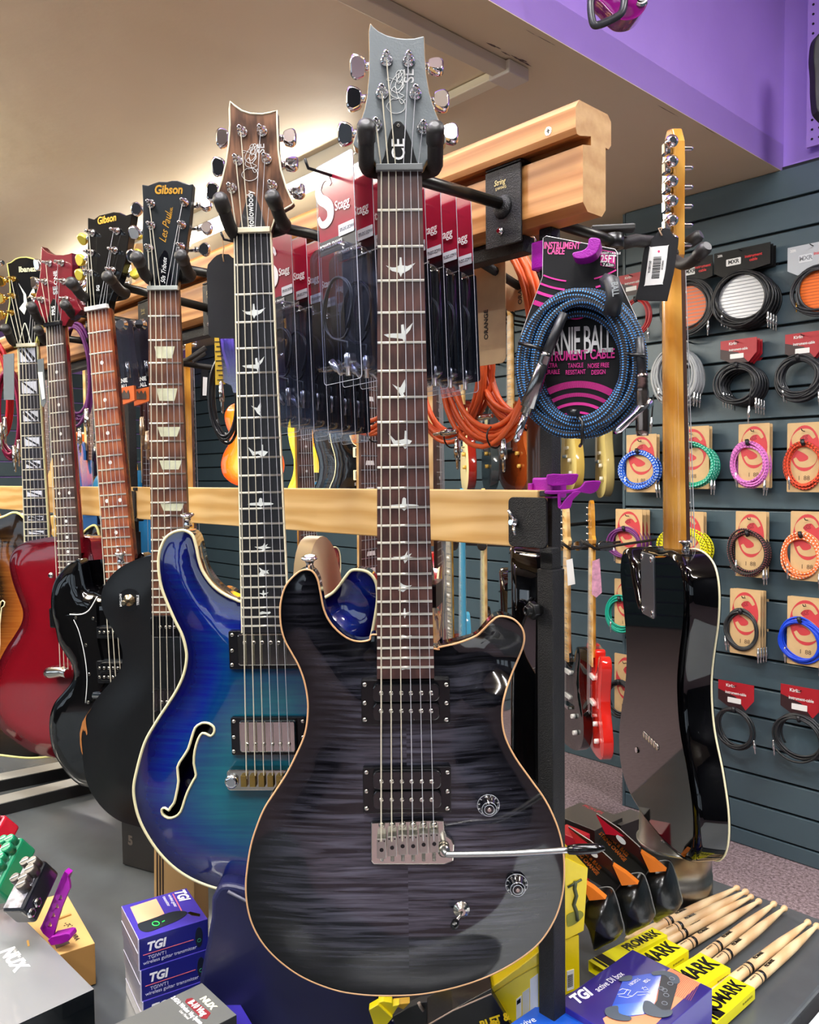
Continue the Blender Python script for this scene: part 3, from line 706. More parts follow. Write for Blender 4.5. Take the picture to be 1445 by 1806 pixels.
P1 = [F1.l(664, 222), F1.l(674, 164), F1.l(682, 106), F1.l(721, 107), F1.l(733, 165), F1.l(746, 226)]
for i, p in enumerate(P1):
    sd = -1 if i < 3 else 1; b = [(612, 236), (627, 174), (634, 117), (766, 117), (776, 178), (792, 236)][i]; bq = F1.l(*b, .02)
    tuner(G1, p[0], p[1], sd, blen=abs(bq[0] - p[0]), dz=bq[1] - p[1])
strings(G1, .635, P1, .034, .0525, zb=F1.l(719, 1475)[1], yb=-.010, ypost=-.009)
for k, x, y, sx, sy in ((0, 707, 474, 26, 20), (1, 703, 589, 26, 20), (2, 705, 687, 13, 18), (3, 706, 776, 21, 17), (4, 713, 892, 28, 15), (5, 714, 983, 21, 12), (6, 714, 1035, 13, 10), (7, 714, 1082, 11, 9), (8, 716, 1124, 12, 7), (8, 717, 1178, 9, 6)):
    bird(G1, F1, k, x, y, sx, sy)
tr_ = [F1.l(*p) for p in crop(580, 20, 3.6125)([(348,995),(355,920),(372,840),(395,760),(415,718),(438,703),(465,712),(495,760),(525,830),(545,910),(552,995)])]
MB().ext(cat(tr_, 3), -.0018, .001).build('truss_rod_cover', M('0b0d0e', .25), G1, bev=.0004)
q = F1.l(703, 223); MB().lathe([(0, .002), (-.001, .0012)], (q[0], -.002, q[1]), (0, 1, 0), 10).build('screw', NICKEL, G1)
q = F1.l(704, 265); text(G1, 'CE', (q[0], -.0021, q[1]), .0175, WHITE, (0, 0, 1), (-1, 0, 0), bold=.01, wid=.95)
q = F1.l(722, 134); text(G1, 'SE', (q[0], 0, q[1]), .0135, WHITE, (0, 0, 1), (-1, 0, 0), bold=.012)
def signature(par, fr, K, pts, r=.00035):
    P = [fr.l(*p) for p in K(pts)]; script_line(par, [(a, -.0001, b) for a, b in cat(P, 5, False)], r, WHITE)
SIG = [(395,440),(372,440),(380,425),(430,440),(480,470),(440,520),(400,500),(395,470),(420,420),(450,400),(425,470),(440,500),(470,460),(455,380),(430,400),(445,460),(480,400),(462,375),(440,430),(486,385),(470,480),(450,520),(480,540),(430,560),(405,560),(375,590),(372,615),(400,645),(440,650),(480,630),(486,590),(460,560),(410,545),(395,520),(420,480),(440,540),(465,590),(488,560)]
signature(G1, F1, crop(580, 20, 3.6125), SIG)
XS = [672.5, 690, 708, 725, 743, 760.5]
humbucker(G1, F1, (637, 1198, 794, 1275), (657, 1206, 776, 1271), (1222, 1253.5), XS, -.001, ydeep=.007)
humbucker(G1, F1, (640, 1352, 796, 1431), (657, 1359, 779, 1427), (1378, 1410), [673, 691, 709, 726, 744, 761.5], -.001, ydeep=.007)
# tremolo bridge
yt = .010; a = F1.l(654, 1447, yt); b = F1.l(783, 1523, yt)
brp = [F1.l(*p, yt - .004) for p in crop(600, 1170, 3.803)([(208,1065),(208,1320),(225,1343),(700,1343),(760,1320),(766,1210),(750,1175),(715,1150),(700,1110),(695,1048),(600,1046),(215,1062)])]
MB().ext(brp, yt - .006, yt + .0).build('bridge_plate', NICKEL, G1, bev=.001)
for i in range(6):
    x = 600 + (280 + 70 * i) / 3.803; yy = (1155, 1140, 1130, 1130, 1120, 1115)[i]; t0 = F1.l(x - 8.2, 1170 + yy / 3.803, 0); t1 = F1.l(x + 8.2, 1170 + (yy + 130) / 3.803, 0)
    sd = MB().ext(rrect(t0[0], t1[1], t1[0], t0[1], .0006, 2), -.0075, yt - .006)
    sd.build('saddle', M('b9b7ae', .32, 1), G1, bev=.0006)
    cx_ = (t0[0] + t1[0]) / 2; cz = (t0[1] * .45 + t1[1] * .55)
    MB().ext(circ(cx_, cz, .0021, n=12), -.0078, -.0074).build('saddle_hole', BLK, G1)
    for s_ in (-1, 1): MB().ext(circ(cx_ + s_ * .0028, t0[1] - .0022, .0008, n=8), -.0078, -.0074).build('saddle_hole', BLK, G1)
    q = F1.l(x, 1457, 0); MB().lathe([(0, .0033), (-.002, .0033), (-.0035, .0015)], (q[0], yt - .006, q[1]), (0, 1, 0), 12).build('bridge_screw', NICKEL, G1)
    z0 = t1[1]; z1 = F1.l(x, 1519, 0)[1]
    sp = MB().tube([(cx_ + .0016 * cos(g * 1.4), yt - .009 + .0016 * sin(g * 1.4), z0 + (z1 - z0) * g / 36) for g in range(37)], .0005, 5)
    sp.build('saddle_spring', NICKEL, G1)
e = [F1.L(784, 1496, .001), F1.L(783, 1500, -.012), F1.L(789, 1506, -.018), F1.L(800, 1507, -.02), F1.L(900, 1505, -.03), F1.L(1003, 1499, -.045)]
MB().tube([tuple(p) for p in cat(e, 6, False)], .0029, 12).build('tremolo_arm', M('bdbdb8', .3, 1), G1)
MB().lathe([(-.001, .003), (0, .0042), (.010, .0052), (.026, .0048), (.034, .002)], F1.L(1003, 1499, -.045), F1.L(1060, 1496, -.052) - F1.L(1003, 1499, -.045), 14).build('arm_tip', M('0b0b0b', .15), G1)
MB().lathe([(0, .0062), (.006, .0062), (.0065, .004), (.008, .004)], F1.L(783, 1497, .004), (0, -1, 0), 16).build('arm_collar', NICKEL, G1)
def speed_knob(par, fr, px, py, y, r=.0115, rot=0):
    q = fr.l(px, py, y - .01); c = Vector((q[0], y, q[1]))
    o = MB().lathe([(0, r), (.0025, r), (.005, r * .72), (.011, r * .62), (.0125, r * .5), (.0125, r * .25)], c, (0, -1, 0), 28).build('control_knob', M('0c0c10', .08, coat=1), par)
    for rr_, yy in ((r * .98, .0028), (r * .64, .0118), (r * .42, .0128)):
        MB().tube([(c.x + rr_ * cos(t * pi / 16), c.y - yy, c.z + rr_ * sin(t * pi / 16)) for t in range(32)], .00022, 4, closed=True).build('knob_ring', M('c9ccd4', .3), o_parent(o) if False else o)
    MB().lathe([(0, r * .2), (.001, r * .16)], c + Vector((0, -.0128, 0)), (0, -1, 0), 12).build('knob_cap', NICKEL, o)
    for k in range(11):
        t = rot + k * radians(30)
        tx = text(o, str(k), (c.x + r * .84 * cos(t), c.y - .0041, c.z + r * .84 * sin(t)), .0034, WHITE, (sin(t), 0, -cos(t)), (cos(t), 0, sin(t)), name='numeral')
    return o
speed_knob(G1, F1, 863, 1426, S1(*F1.l(863, 1426)) - .0003, rot=-.2)
speed_knob(G1, F1, 913, 1567, S1(*F1.l(913, 1567)) - .0003, rot=1.6)
q = F1.l(814, 1603, .01); ys = S1(*q) - .0003
sw = MB().lathe([(0, .0085), (.0012, .0085), (.0013, .006), (.003, .006), (.0032, .004), (.006, .004)], (q[0], ys, q[1]), (0, -1, 0), 20).build('toggle_switch', NICKEL, G1)
MB().tube([(q[0], ys - .005, q[1]), (q[0] - .006, ys - .014, q[1] - .004)], [.0018, .0014], 8).build('switch_lever', NICKEL, sw)
MB().lathe([(0, .0022), (.002, .0038), (.008, .0042), (.011, .002)], (q[0] - .006, ys - .013, q[1] - .004), (-.35, -1, -.25), 12).build('switch_tip', M('0a0a0a', .1), sw)
def strap_button(par, fr, px, py, y):
    a = fr.l(px, py, y); c = Vector((a[0], y, a[1]))
    MB().lathe([(0, .0055), (.003, .005), (.007, .0035), (.011, .005), (.013, .0085), (.0145, .0085), (.016, .005)], c, (.0, -.15, 1), 18).build('strap_button', CHROME, par)
strap_button(G1, F1, 547, 1007, .03)

# ================= 2. blue burst hollow guitar
F2 = Frame((445, 411, .94), yaw=44); q = F2.l(473, 1385); F2 = Frame((445, 411, .94), yaw=44, tilt=math.degrees(atan2(-q[0], -q[1])), lean=1.0)
print('F2', F2.l(473, 1385), F2.l(465, 1112))
G2 = F2.thing('electric_guitar', 'blue burst semi-hollow guitar with cream binding, f-hole and rosewood-faced headstock', 'guitar')
o2 = crop(230, 850, 2.949)([(575,632),(540,620),(480,592),(420,547),(370,480),(345,415),(330,340),(310,282),(270,257),(220,262),(175,290),(147,340),(133,400),(135,480),(150,560),(180,640),(220,730),(255,800),(275,870),(280,930),(265,1010),(230,1090),(180,1170),(120,1262),(60,1370)])
o2 += crop(0, 1350, 2.779)([(655,45),(641,130),(650,210),(672,285),(710,360),(765,440),(835,512),(920,570),(1020,612),(1120,635),(1200,642)])
o2 += [(480,1583),(545,1572),(610,1545),(665,1490),(695,1420),(698,1350),(680,1280),(655,1215),(645,1160),(655,1120),(664,1067),(664,1040),(659,1023),(647,1011),(630,1007),(617,1009),(606,1022),(596,1036),(583,1050),(566,1060),(540,1078),(520,1085)]
BLUB = burst('blue_burst', [(0, '060230'), (.35, '06106e'), (.7, '033c68'), (1, '065468')], .35, '14787e', width=.10, nz=.5)
fh = crop(0, 1350, 2.779)([(888,0)]) and crop(230, 850, 2.949)([(435,1258),(400,1252),(365,1265),(340,1290),(322,1340),(300,1395),(270,1445),(250,1490)]) 
fh2 = [(313, 1345), (316, 1352), (320, 1370), (313, 1388), (304, 1403), (299, 1416)]
fhp = [(354,1276),(345,1283),(339,1300),(333,1320),(323,1336),(314,1352),(316,1376),(312,1400),(308,1415),(301,1424),(298,1429),(291,1425),(285,1428),(286,1437),(296,1443),(309,1440),(320,1430),(326,1412),(333,1393),(343,1374),(347,1365),(343,1345),(345,1322),(351,1302),(358,1292),(366,1294),(373,1297),(379,1290),(378,1281),(370,1275),(361,1274)]
yb2 = .010
SIDE2 = M('0c0840', .08, coat=1)
O2, S2 = body(F2, F2.pts(o2, yb2), [BLUB, M('5a4a3c', .08, .3, 1), M('0c0840', .1, coat=1), CREAM], yb2, .05, cH=.009, cW=.06, bind=CREAM, bindr=.0020, par=G2, holes=[cat(F2.pts(fhp, yb2 + .002), 2)], dips=[(*F2.l(600, 1075, .02), .04, .014)])
neck(G2, .635, 22, .0425, .056, M('121114', .35, var=.3, bscale=120), wood('5a3018', '7a4a28'), bindm=IVORY, zend=F2.l(466, 1116)[1])
h2 = crop(220, 150, 2.89)([(553,752),(548,710),(530,670),(505,625),(478,580),(476,545),(497,480),(516,400),(530,300),(536,200),(534,120),(538,84),(560,105),(595,130),(640,145),(700,148),(745,140),(775,130),(777,200),(782,330),(795,430),(822,520),(860,600),(845,615),(800,640),(765,680),(742,752)])
ROS = wood('4a2f20', '8a6248', (6, 2, .25), 22, 5, .3, .6)
headstock(G2, F2.pts(h2, .001), [ROS, M('2a1812', .4)], .0005, .014)
MB().tube([(x, .0006, z) for x, z in F2.pts(h2)], .0012, 5, closed=True).build('headstock_binding', IVORY, G2)
MB().box((0, -.0015, .0025), (.0435, .008, .006)).build('nut', IVORY, G2, bev=.0006)
P2 = [F2.l(*p) for p in crop(220, 150, 2.89)([(548,528),(577,385),(601,240),(702,236),(724,378),(753,515)])]
Bp = crop(220, 150, 2.89)([(455, 545), (485, 415), (505, 270), (835, 268), (845, 402), (880, 542)])
for i, (p, b) in enumerate(zip(P2, Bp)):
    bq = F2.l(*b, .02); tuner(G2, p[0], p[1], -1 if i < 3 else 1, blen=abs(bq[0] - p[0]), dz=bq[1] - p[1])
strings(G2, .635, P2, .035, .052, zb=F2.l(472, 1368)[1], yb=-.010, ypost=-.009)
for k, x, y, sx, sy in ((0, 448, 551, 21, 15), (1, 447, 644, 20, 15), (2, 453, 722, 10, 13), (3, 455, 796, 18, 12), (4, 460, 888, 23, 10), (5, 464, 965, 15, 9), (6, 465, 1008, 10, 8), (7, 465, 1047, 9, 6), (8, 468, 1081, 10, 5)): bird(G2, F2, k, x, y, sx, sy)
tc2 = cat([F2.l(*p) for p in crop(220, 150, 2.89)([(592,745),(602,660),(625,580),(645,553),(668,570),(695,640),(712,745)])], 3)
MB().ext(tc2, -.0018, .001).build('truss_rod_cover', M('3c3c3c', .15, coat=1), G2, bev=.0004)
q = F2.l(443, 372); text(G2, 'Hollowbody', (q[0], -.0021, q[1]), .0105, WHITE, (0, 0, 1), (-1, 0, 0), bold=.01, wid=.85)
q = F2.l(461, 262); text(G2, 'SE', (q[0], 0, q[1]), .0115, WHITE, (0, 0, 1), (-1, 0, 0), bold=.01)
signature(G2, F2, crop(339.3, 165.2, 4.23), SIG)
humbucker(G2, F2, (404, 1112, 560, 1178), (419, 1118, 545, 1173), (1133,), [432, 448, 463, 478, 492, 508], -.002, kind='chrome', ydeep=.007)
humbucker(G2, F2, (408, 1264, 541, 1330), (422, 1271, 523, 1326), (1312,), [436, 451, 466, 481, 495, 510], -.002, kind='chrome', ydeep=.007)
a = F2.l(402, 1355, 0); b = F2.l(520, 1391, 0)
MB().ext(rrect(a[0], b[1], b[0], a[1], .004), -.006, .009).build('bridge_plate', NICKEL, G2, bev=.001)
for i in range(6):
    q = F2.l(434 + 15.5 * i, 1372, 0); MB().box((q[0], -.008, q[1]), (.0075, .006, .014)).build('saddle', M('b79a55', .25, 1), G2, bev=.0006)
q = F2.l(412, 1374); MB().lathe([(0, .008), (.006, .008), (.007, .005)], (q[0], -.004, q[1]), (0, -1, 0), 18).build('bridge_post', CHROME, G2)
strap_button(G2, F2, 332, 928, .03)
# ================= 3. black single-cut with gold script
F3 = Frame((288, 512, 1.136)); q = F3.l(303, 1240); F3 = Frame((288, 512, 1.136), tilt=math.degrees(atan2(-q[0], -q[1])), lean=1.0)
print('F3', F3.l(300, 1084))
G3 = F3.thing('electric_guitar', 'satin black single-cut guitar with cream trapezoid inlays and gold script headstock', 'guitar')
c0 = crop(0, 880, 3.6125)
o3 = c0([(1010,372),(985,362),(935,368),(870,385),(790,420),(720,470),(662,540),(637,600),(632,660),(650,730),(690,810),(735,880),(765,960),(770,1040),(745,1110),(690,1180),(620,1260),(560,1350),(517,1430),(500,1500),(502,1580),(517,1680)])
o3 += crop(0, 1350, 2.779)([(401,20),(416,90),(442,150),(500,225),(570,278),(640,302)]) + [(262,1466),(310,1466),(365,1450),(415,1415),(448,1370),(458,1310),(440,1250),(415,1195),(405,1150),(415,1100),(420,1065),(405,1045),(380,1042),(355,1062),(330,1085),(318,1060),(318,1000)]
BK3 = M('08090a', .33, spec=.4)
O3, S3 = body(F3, F3.pts(o3, .012), [BK3, M('101010', .25, coat=.5), BK3], .012, .05, cH=.007, cW=.06, step=.009, par=G3)
wr = [F3.l(*p, .012) for p in c0([(572,1340),(556,1365),(541,1385),(535,1410),(537,1440),(541,1468),(545,1488),(546,1505),(541,1515),(536,1495),(531,1478),(526,1490),(520,1475),(511,1500),(507,1540),(510,1580),(516,1640),(508,1620),(499,1570),(498,1500),(514,1430),(540,1385)])]
MB().ext(wr, .0185 - .0006, .0205).build('worn_edge', M('a5672f', .6), G3, label='bare wood where the black finish is chipped off the edge')
neck(G3, .628, 22, .043, .056, wood('4c2a1a', '6d422a', (3, 2, .2), 40, 4, .45), wood('2a1510', '3a2018'), zend=F3.l(300, 1085)[1])
h3 = crop(220, 150, 2.89)([(122,1046),(118,1000),(106,950),(95,880),(90,790),(92,700),(93,600),(88,507),(120,512),(150,500),(175,492),(215,493),(240,487),(270,487),(310,500),(330,507),(348,503),(341,600),(330,720),(312,840),(293,900),(280,950),(272,1000),(270,1046)])
headstock(G3, F3.pts(h3, .001), [M('10161a', .3, coat=.3), M('0b0d0e', .35)], .0005, .015)
MB().box((0, -.0015, .0025), (.043, .008, .006)).build('nut', M('b8bdb4', .4), G3, bev=.0006)
P3 = [F3.l(*p) for p in crop(220, 150, 2.89)([(127,832),(135,718),(134,607),(305,600),(292,714),(286,825)])]
Bp3 = crop(220, 150, 2.89)([(45, 870), (55, 750), (68, 632), (408, 612), (412, 730), (400, 838)])
for i, (p, b) in enumerate(zip(P3, Bp3)):
    bq = F3.l(*b, .02); tuner(G3, p[0], p[1], -1 if i < 3 else 1, blen=abs(bq[0] - p[0]), dz=bq[1] - p[1], kind=1)
strings(G3, .628, P3, .035, .052, ypost=-.008)
def trap(par, fr, x0, x1, y0, y1, k=.14):
    w_ = x1 - x0; inlay(par, [fr.l(x0, y0), fr.l(x1, y0), fr.l(x1 - w_ * k * .55, y0 + (y1 - y0) * .6), fr.l(x1 - w_ * k, y1), fr.l(x0 + w_ * k, y1), fr.l(x0 + w_ * k * .6, y0 + (y1 - y0) * .6)], M('cfcfae', .3, 0, .4, var=.15, bscale=90))
for (x0, x1, y0, y1) in ((272.5, 308.5, 611, 632), (276, 313, 685, 707), (278, 318, 753, 770), (281, 321, 812, 828), (283, 325, 888, 901), (286, 326, 946, 957), (287, 327, 996, 1005), (289, 328, 1036, 1043)): trap(G3, F3, x0, x1, y0, y1)
tc3 = cat([F3.l(*p) for p in crop(220, 150, 2.89)([(163,1030),(168,960),(175,890),(192,858),(205,842),(220,855),(230,900),(240,960),(243,1025)])], 3)
MB().ext(tc3, -.0018, .001).build('truss_rod_cover', M('0a0a10', .12, coat=1), G3, bev=.0004)
GLDL = M('d9a23c', .3, .6)
q = F3.l(297, 335); text(G3, 'Gibson', (q[0], 0, q[1]), .0165, GLDL, shear=.15, bold=.03, wid=.82)
q = F3.l(292, 402); text(G3, 'Les Paul', (q[0], 0, q[1]), .0145, GLDL, (.25, 0, 1), (-1, 0, .25), shear=.45, bold=.0, wid=.85)
q = F3.l(302, 375); text(G3, 'MODEL', (q[0], 0, q[1]), .0045, GLDL, (.15, 0, 1), (-1, 0, .15), bold=.02)
q = F3.l(290, 478); text(G3, '50s Tribute', (q[0], -.0021, q[1]), .0088, WHITE, (.1, 0, 1), (-1, 0, .1), shear=.4, wid=.85)
yt = .010
def soap(par, fr, x0, y0, x1, y1, polesy, xs, y=-.001):
    a = fr.l(x0, y0, y); b = fr.l(x1, y1, y); MB().ext(rrect(a[0], b[1], b[0], a[1], .006), y, .014).build('pickup', M('08080a', .14, coat=1), par, bev=.002)
    for x in xs: q = fr.l(x, polesy, y); MB().lathe([(0, .0026), (-.001, .0022), (-.0015, .001)], (q[0], y, q[1]), (0, 1, 0), 10).build('pole_piece', NICKEL, par)
soap(G3, F3, 264, 1085, 340, 1125, 1106, [283, 293, 300, 308, 317, 326])
soap(G3, F3, 267, 1216, 342, 1256, 1238, [286, 295, 303, 311, 319, 328])
a, b = F3.l(272, 1290), F3.l(338, 1300); MB().tube([(a[0], -.002, a[1]), (b[0], -.002, b[1])], .006, 12).build('bridge', CHROME, G3)
q = F3.l(223, 1061); ys = S3(*q) + .0
MB().lathe([(0, .0165), (.0008, .0165)], (q[0], ys, q[1]), (0, -1, 0), 28).build('switch_washer', M('0a0a0b', .25), G3)
MB().lathe([(0, .0085), (.002, .0085), (.0022, .006), (.005, .0055), (.0052, .003), (.016, .002), (.020, .004), (.026, .003)], (q[0], ys - .0008, q[1]), (0, -1, 0), 18).build('toggle_switch', M('9c8e74', .25, 1), G3)
text(G3, 'RHYTHM', (q[0] - .0125, ys - .0015, q[1]), .0046, WHITE, (0, 0, -1), (1, 0, 0), bold=.01); text(G3, 'TREBLE', (q[0] + .0125, ys - .0015, q[1]), .0046, WHITE, (0, 0, 1), (-1, 0, 0), bold=.01)
strap_button(G3, F3, 214, 992, .035)

# ================= 4. black double-horned guitar
F4 = Frame((172, 546, 1.30), yaw=27); q = F4.l(199, 893); F4 = Frame((172, 546, 1.30), yaw=27, tilt=math.degrees(atan2(-q[0], -q[1])), lean=.5)
print('F4', F4.l(199, 893))
G4 = F4.thing('electric_guitar', 'glossy black double-horned guitar with dot inlays, reddish fretboard and cream tuner buttons', 'guitar')
o4 = c0([(480,397),(440,408),(400,430),(360,470),(325,520),(305,580),(296,660),(302,740),(325,830),(345,920),(390,1000),(428,1060),(442,1130),(420,1190),(370,1250),(320,1310),(292,1390),(286,1480),(300,1580),(330,1660),(400,1765),(470,1830)]) + [(150,1393),(190,1398),(230,1385),(265,1350),(280,1300),(275,1250),(255,1205),(245,1160),(250,1110),(262,1060),(262,1020),(250,985),(238,978),(228,1010),(215,1040),(200,1055),(180,1050)] + c0([(618,620),(575,600),(520,575),(472,520),(446,455)])
o4 = o4[:42]; 
O4, S4 = body(F4, F4.pts(o4, .012), [M('050506', .07, coat=.2), BLKG, BLKG], .012, .034, cH=.010, cW=.018, step=.009, par=G4)
neck(G4, .628, 22, .043, .056, wood('6e3018', '94502c', (3, 2, .2), 40, 4, .4), wood('43140e', '5e2014', rough=.25), zheel=-.40)
h4 = [(151,547),(150,520),(153,480),(155,430),(155,384),(166,387),(175,380),(188,377),(200,374),(212,375),(222,380),(234,376),(229,410),(223,455),(212,490),(202,510),(194,530),(191,547)]
headstock(G4, F4.pts(h4, .001), [M('0b0c0d', .12, coat=.6), M('0a0a0a', .2)], .0005, .015)
MB().box((0, -.0015, .0025), (.0435, .008, .007)).build('nut', WHITE, G4, bev=.0006)
P4 = [F4.l(*p) for p in ((159.5, 481), (161, 446), (163, 411), (207, 408), (203, 442), (199, 477))]
for i, (p, b) in enumerate(zip(P4, ((142, 484), (143, 458), (147, 421), (243, 414), (240, 450), (236, 483)))):
    bq = F4.l(*b, .02); tuner(G4, p[0], p[1], -1 if i < 3 else 1, bt=M('d9c64a', .35), blen=abs(bq[0] - p[0]), dz=bq[1] - p[1], kind=1)
strings(G4, .628, P4, .035, .052, ypost=-.008)
DOT = M('e4e2da', .25, 0, .6)
def dots(par, s, ks=(3, 5, 7, 9, 15, 17, 19, 21), r=.0032, m=None, off=0):
    for k in ks: z = (fretz(k, s) + fretz(k - 1, s)) / 2; inlay(par, circ(off, z, r, n=16), m or DOT)
    z = (fretz(12, s) + fretz(11, s)) / 2
    for x in (-.013, .013): inlay(par, circ(x, z, r, n=16), m or DOT)
dots(G4, .628)
q = F4.l(188, 387); text(G4, 'Gibson', (q[0], 0, q[1]), .0155, GLDL, shear=.15, bold=.03, wid=.82)
q = F4.l(173, 508); text(G4, 'SG', (q[0], 0, q[1]), .008, WHITE, (.15, 0, 1), (-1, 0, .15), bold=.02)
pg = [F4.l(*p, .019) for p in c0([(445,735),(500,737),(540,728),(575,700),(620,622),(640,640),(650,900),(700,1150),(640,1240),(575,1310),(545,1300),(555,1150),(540,1000),(505,850),(470,770)])]
MB().ext(pg, .0085, .0115).build('pickguard', M('060607', .05, coat=1), G4)
pe = [F4.l(*p, .0085) for p in c0([(445,735),(500,737),(540,728),(575,700),(620,622)])]; MB().tube([(x, .0085, z) for x, z in cat(pe, 4, False)], .0011, 5).build('pickguard_edge', WHITE, G4)
pe = [F4.l(*p, .0085) for p in c0([(470,770),(505,850),(540,1000),(555,1150),(545,1300)])]; MB().tube([(x, .0085, z) for x, z in cat(pe, 4, False)], .0007, 5).build('pickguard_edge', WHITE, G4)
for p in c0([(482,757),(592,762),(546,932),(568,1118),(561,1296)]): q = F4.l(*p, .008); MB().lathe([(0, .003), (-.0012, .0026)], (q[0], .0085, q[1]), (0, 1, 0), 10).build('screw', NICKEL, G4)
humbucker(G4, F4, (172, 1105, 222, 1125), (174, 1107, 220, 1123), (1115,), [176, 184, 192, 200, 208, 216], -.001, screws=False, ydeep=.007)
humbucker(G4, F4, (172, 1165, 226, 1205), (175, 1168, 222, 1202), (1178, 1194), [176, 184, 192, 200, 208, 216], -.001, screws=False, ydeep=.007)
a, b = F4.l(168, 1226), F4.l(228, 1226); MB().tube([(a[0], -.002, a[1]), (b[0], -.002, b[1])], .006, 12).build('bridge', CHROME, G4)

# ================= 5. dark red single-cut with dot inlays
F5 = Frame((95, 574, 1.50), yaw=21); q = F5.l(112, 879); F5 = Frame((95, 574, 1.50), yaw=21, tilt=math.degrees(atan2(-q[0], -q[1])), lean=.5)
print('F5', F5.l(112, 879), fretz(12, .635))
G5 = F5.thing('electric_guitar', 'translucent dark red single-cut guitar with red horned headstock', 'guitar')
o5 = c0([(335,242),(240,256),(160,272),(100,302),(62,345),(46,400),(52,470),(76,560),(110,650),(132,720),(124,790),(80,870),(30,945),(-10,1020),(-50,1120),(-75,1230),(-60,1360),(0,1480),(60,1530),(130,1580),(200,1620),(300,1648),(400,1655),(520,1620),(640,1540),(720,1440),(750,1320),(730,1200),(670,1080),(630,980),(615,880),(625,780),(645,690),(640,600),(600,530),(560,560),(520,590),(480,560),(400,500)])
REDM = burst('cherry', [(0, '38040c'), (.5, '5e0812'), (1, '6c0a16')], 0, width=.05, coat=.2)
O5, S5 = body(F5, F5.pts(o5[:-4] + c0([(600,500),(590,420),(570,330),(540,245)]), .012), [REDM, M('7c0d1a', .1, coat=1), M('4a0a10', .2)], .012, .045, cH=.005, cW=.03, step=.011, par=G5)
neck(G5, .635, 22, .0428, .056, wood('2c1a17', '46302a', (3, 2, .2), 40, 4, .45), M('6e0e1a', .2, coat=1), zheel=-.42)
h5 = crop(0, 400, 3.6125)([(272,632),(262,600),(240,560),(212,495),(228,440),(247,370),(260,260),(264,124),(282,145),(310,165),(350,178),(400,180),(440,172),(458,165),(462,240),(460,330),(470,410),(500,490),(522,528),(490,560),(440,590),(418,632)])
headstock(G5, F5.pts(h5, .001), [M('6c0f1e', .2, coat=.8), M('4a0812', .2)], .0005, .015)
MB().box((0, -.0015, .0025), (.043, .008, .007)).build('nut', M('1c1c1e', .35), G5, bev=.0006)
P5 = [F5.l(*p) for p in crop(0, 400, 3.6125)([(268,465),(290,350),(318,234),(396,230),(405,348),(424,462)])]
for i, (p, b) in enumerate(zip(P5, crop(0, 400, 3.6125)([(200, 480), (222, 355), (242, 240), (505, 245), (520, 365), (540, 475)]))):
    bq = F5.l(*b, .02); tuner(G5, p[0], p[1], -1 if i < 3 else 1, blen=abs(bq[0] - p[0]), dz=bq[1] - p[1])
strings(G5, .635, P5, .035, .052, ypost=-.009)
dots(G5, .635)
q = F5.l(98, 512); text(G5, 'SE', (q[0], 0, q[1]), .016, M('9aa6a8', .4), (0, 0, 1), (-1, 0, 0), bold=.03)
q = F5.l(98, 490); text(G5, 'ONE', (q[0], 0, q[1]), .012, WHITE, (0, 0, 1), (-1, 0, 0), bold=.01)
tc5 = cat([F5.l(*p) for p in crop(0, 400, 3.6125)([(308,622),(315,560),(325,500),(345,458),(362,490),(378,550),(385,622)])], 3)
MB().ext(tc5, -.0018, .001).build('truss_rod_cover', M('101012', .2), G5, bev=.0004)
q = F5.l(96, 548); text(G5, 'PRS', (q[0], -.0021, q[1]), .012, WHITE, (0, 0, 1), (-1, 0, 0), bold=.02, wid=.9)
br = [F5.L(*p, -.002) for p in c0([(305,1110),(330,1105),(405,1100),(435,1110)])]; MB().tube([tuple(p) for p in br], [.010, .012, .010, .010], 12).build('wraparound_bridge', M('d8d4cc', .14, 1), G5)
q = F5.l(88, 1015); MB().lathe([(0, .006), (.004, .006), (.008, .003)], (q[0], .006, q[1]), (0, -1, 0), 12).build('strap_button', CHROME, G5)
pr_ = [F5.L(*p, .004) for p in c0([(340,560),(330,700),(330,985)])]; a = F5.l(91, 1090); MB().box((a[0] + .03, .006, a[1]), (.07, .016, .038)).build('pickup', M('08080a', .2), G5, bev=.003)

# ================= 6. sunburst archtop with block inlays
F6 = Frame((48, 611, 1.69), yaw=40); q = F6.l(60, 884); F6 = Frame((48, 611, 1.69), yaw=40, tilt=math.degrees(atan2(-q[0], -q[1])), lean=.5)
print('F6', F6.l(60, 884))
G6 = F6.thing('hollow_body_guitar', 'orange sunburst archtop guitar at the left edge with black-slashed block inlays', 'guitar')
o6 = [(30,908),(0,912),(-28,925),(-48,955),(-52,990),(-42,1040),(-45,1080),(-75,1120),(-105,1180),(-110,1240),(-85,1295),(-40,1327),(10,1337),(60,1340),(120,1330),(180,1300),(210,1250),(205,1190),(180,1130),(165,1080),(168,1020),(172,970),(165,930),(148,934),(130,955),(100,975),(75,965)]
SUNB = burst('amber_burst', [(0, '080504'), (.35, '160a05'), (.62, '8a4a18'), (1, 'c88430')], .2, 'd89a48', width=.16, coat=.3)
fh6 = [(x, z) for x, z in [(3,1072),(8,1068),(9,1062),(5,1059),(1,1062),(-3,1075),(-5,1100),(-2,1130),(-6,1165),(-2,1168),(1,1135),(0,1100)]]
body(F6, F6.pts(o6, .012), [SUNB, M('1a0e08', .1, coat=1), M('1a0e08', .1), CREAM], .012, .07, cH=.012, cW=.08, step=.012, bind=M('e2dc8c', .35), bindr=.0028, par=G6, holes=[F6.pts(fh6, .014)])
neck(G6, .628, 22, .043, .054, M('161018', .35), wood('6a3a1a', '8a5428'), bindm=M('d6d6a4', .4))
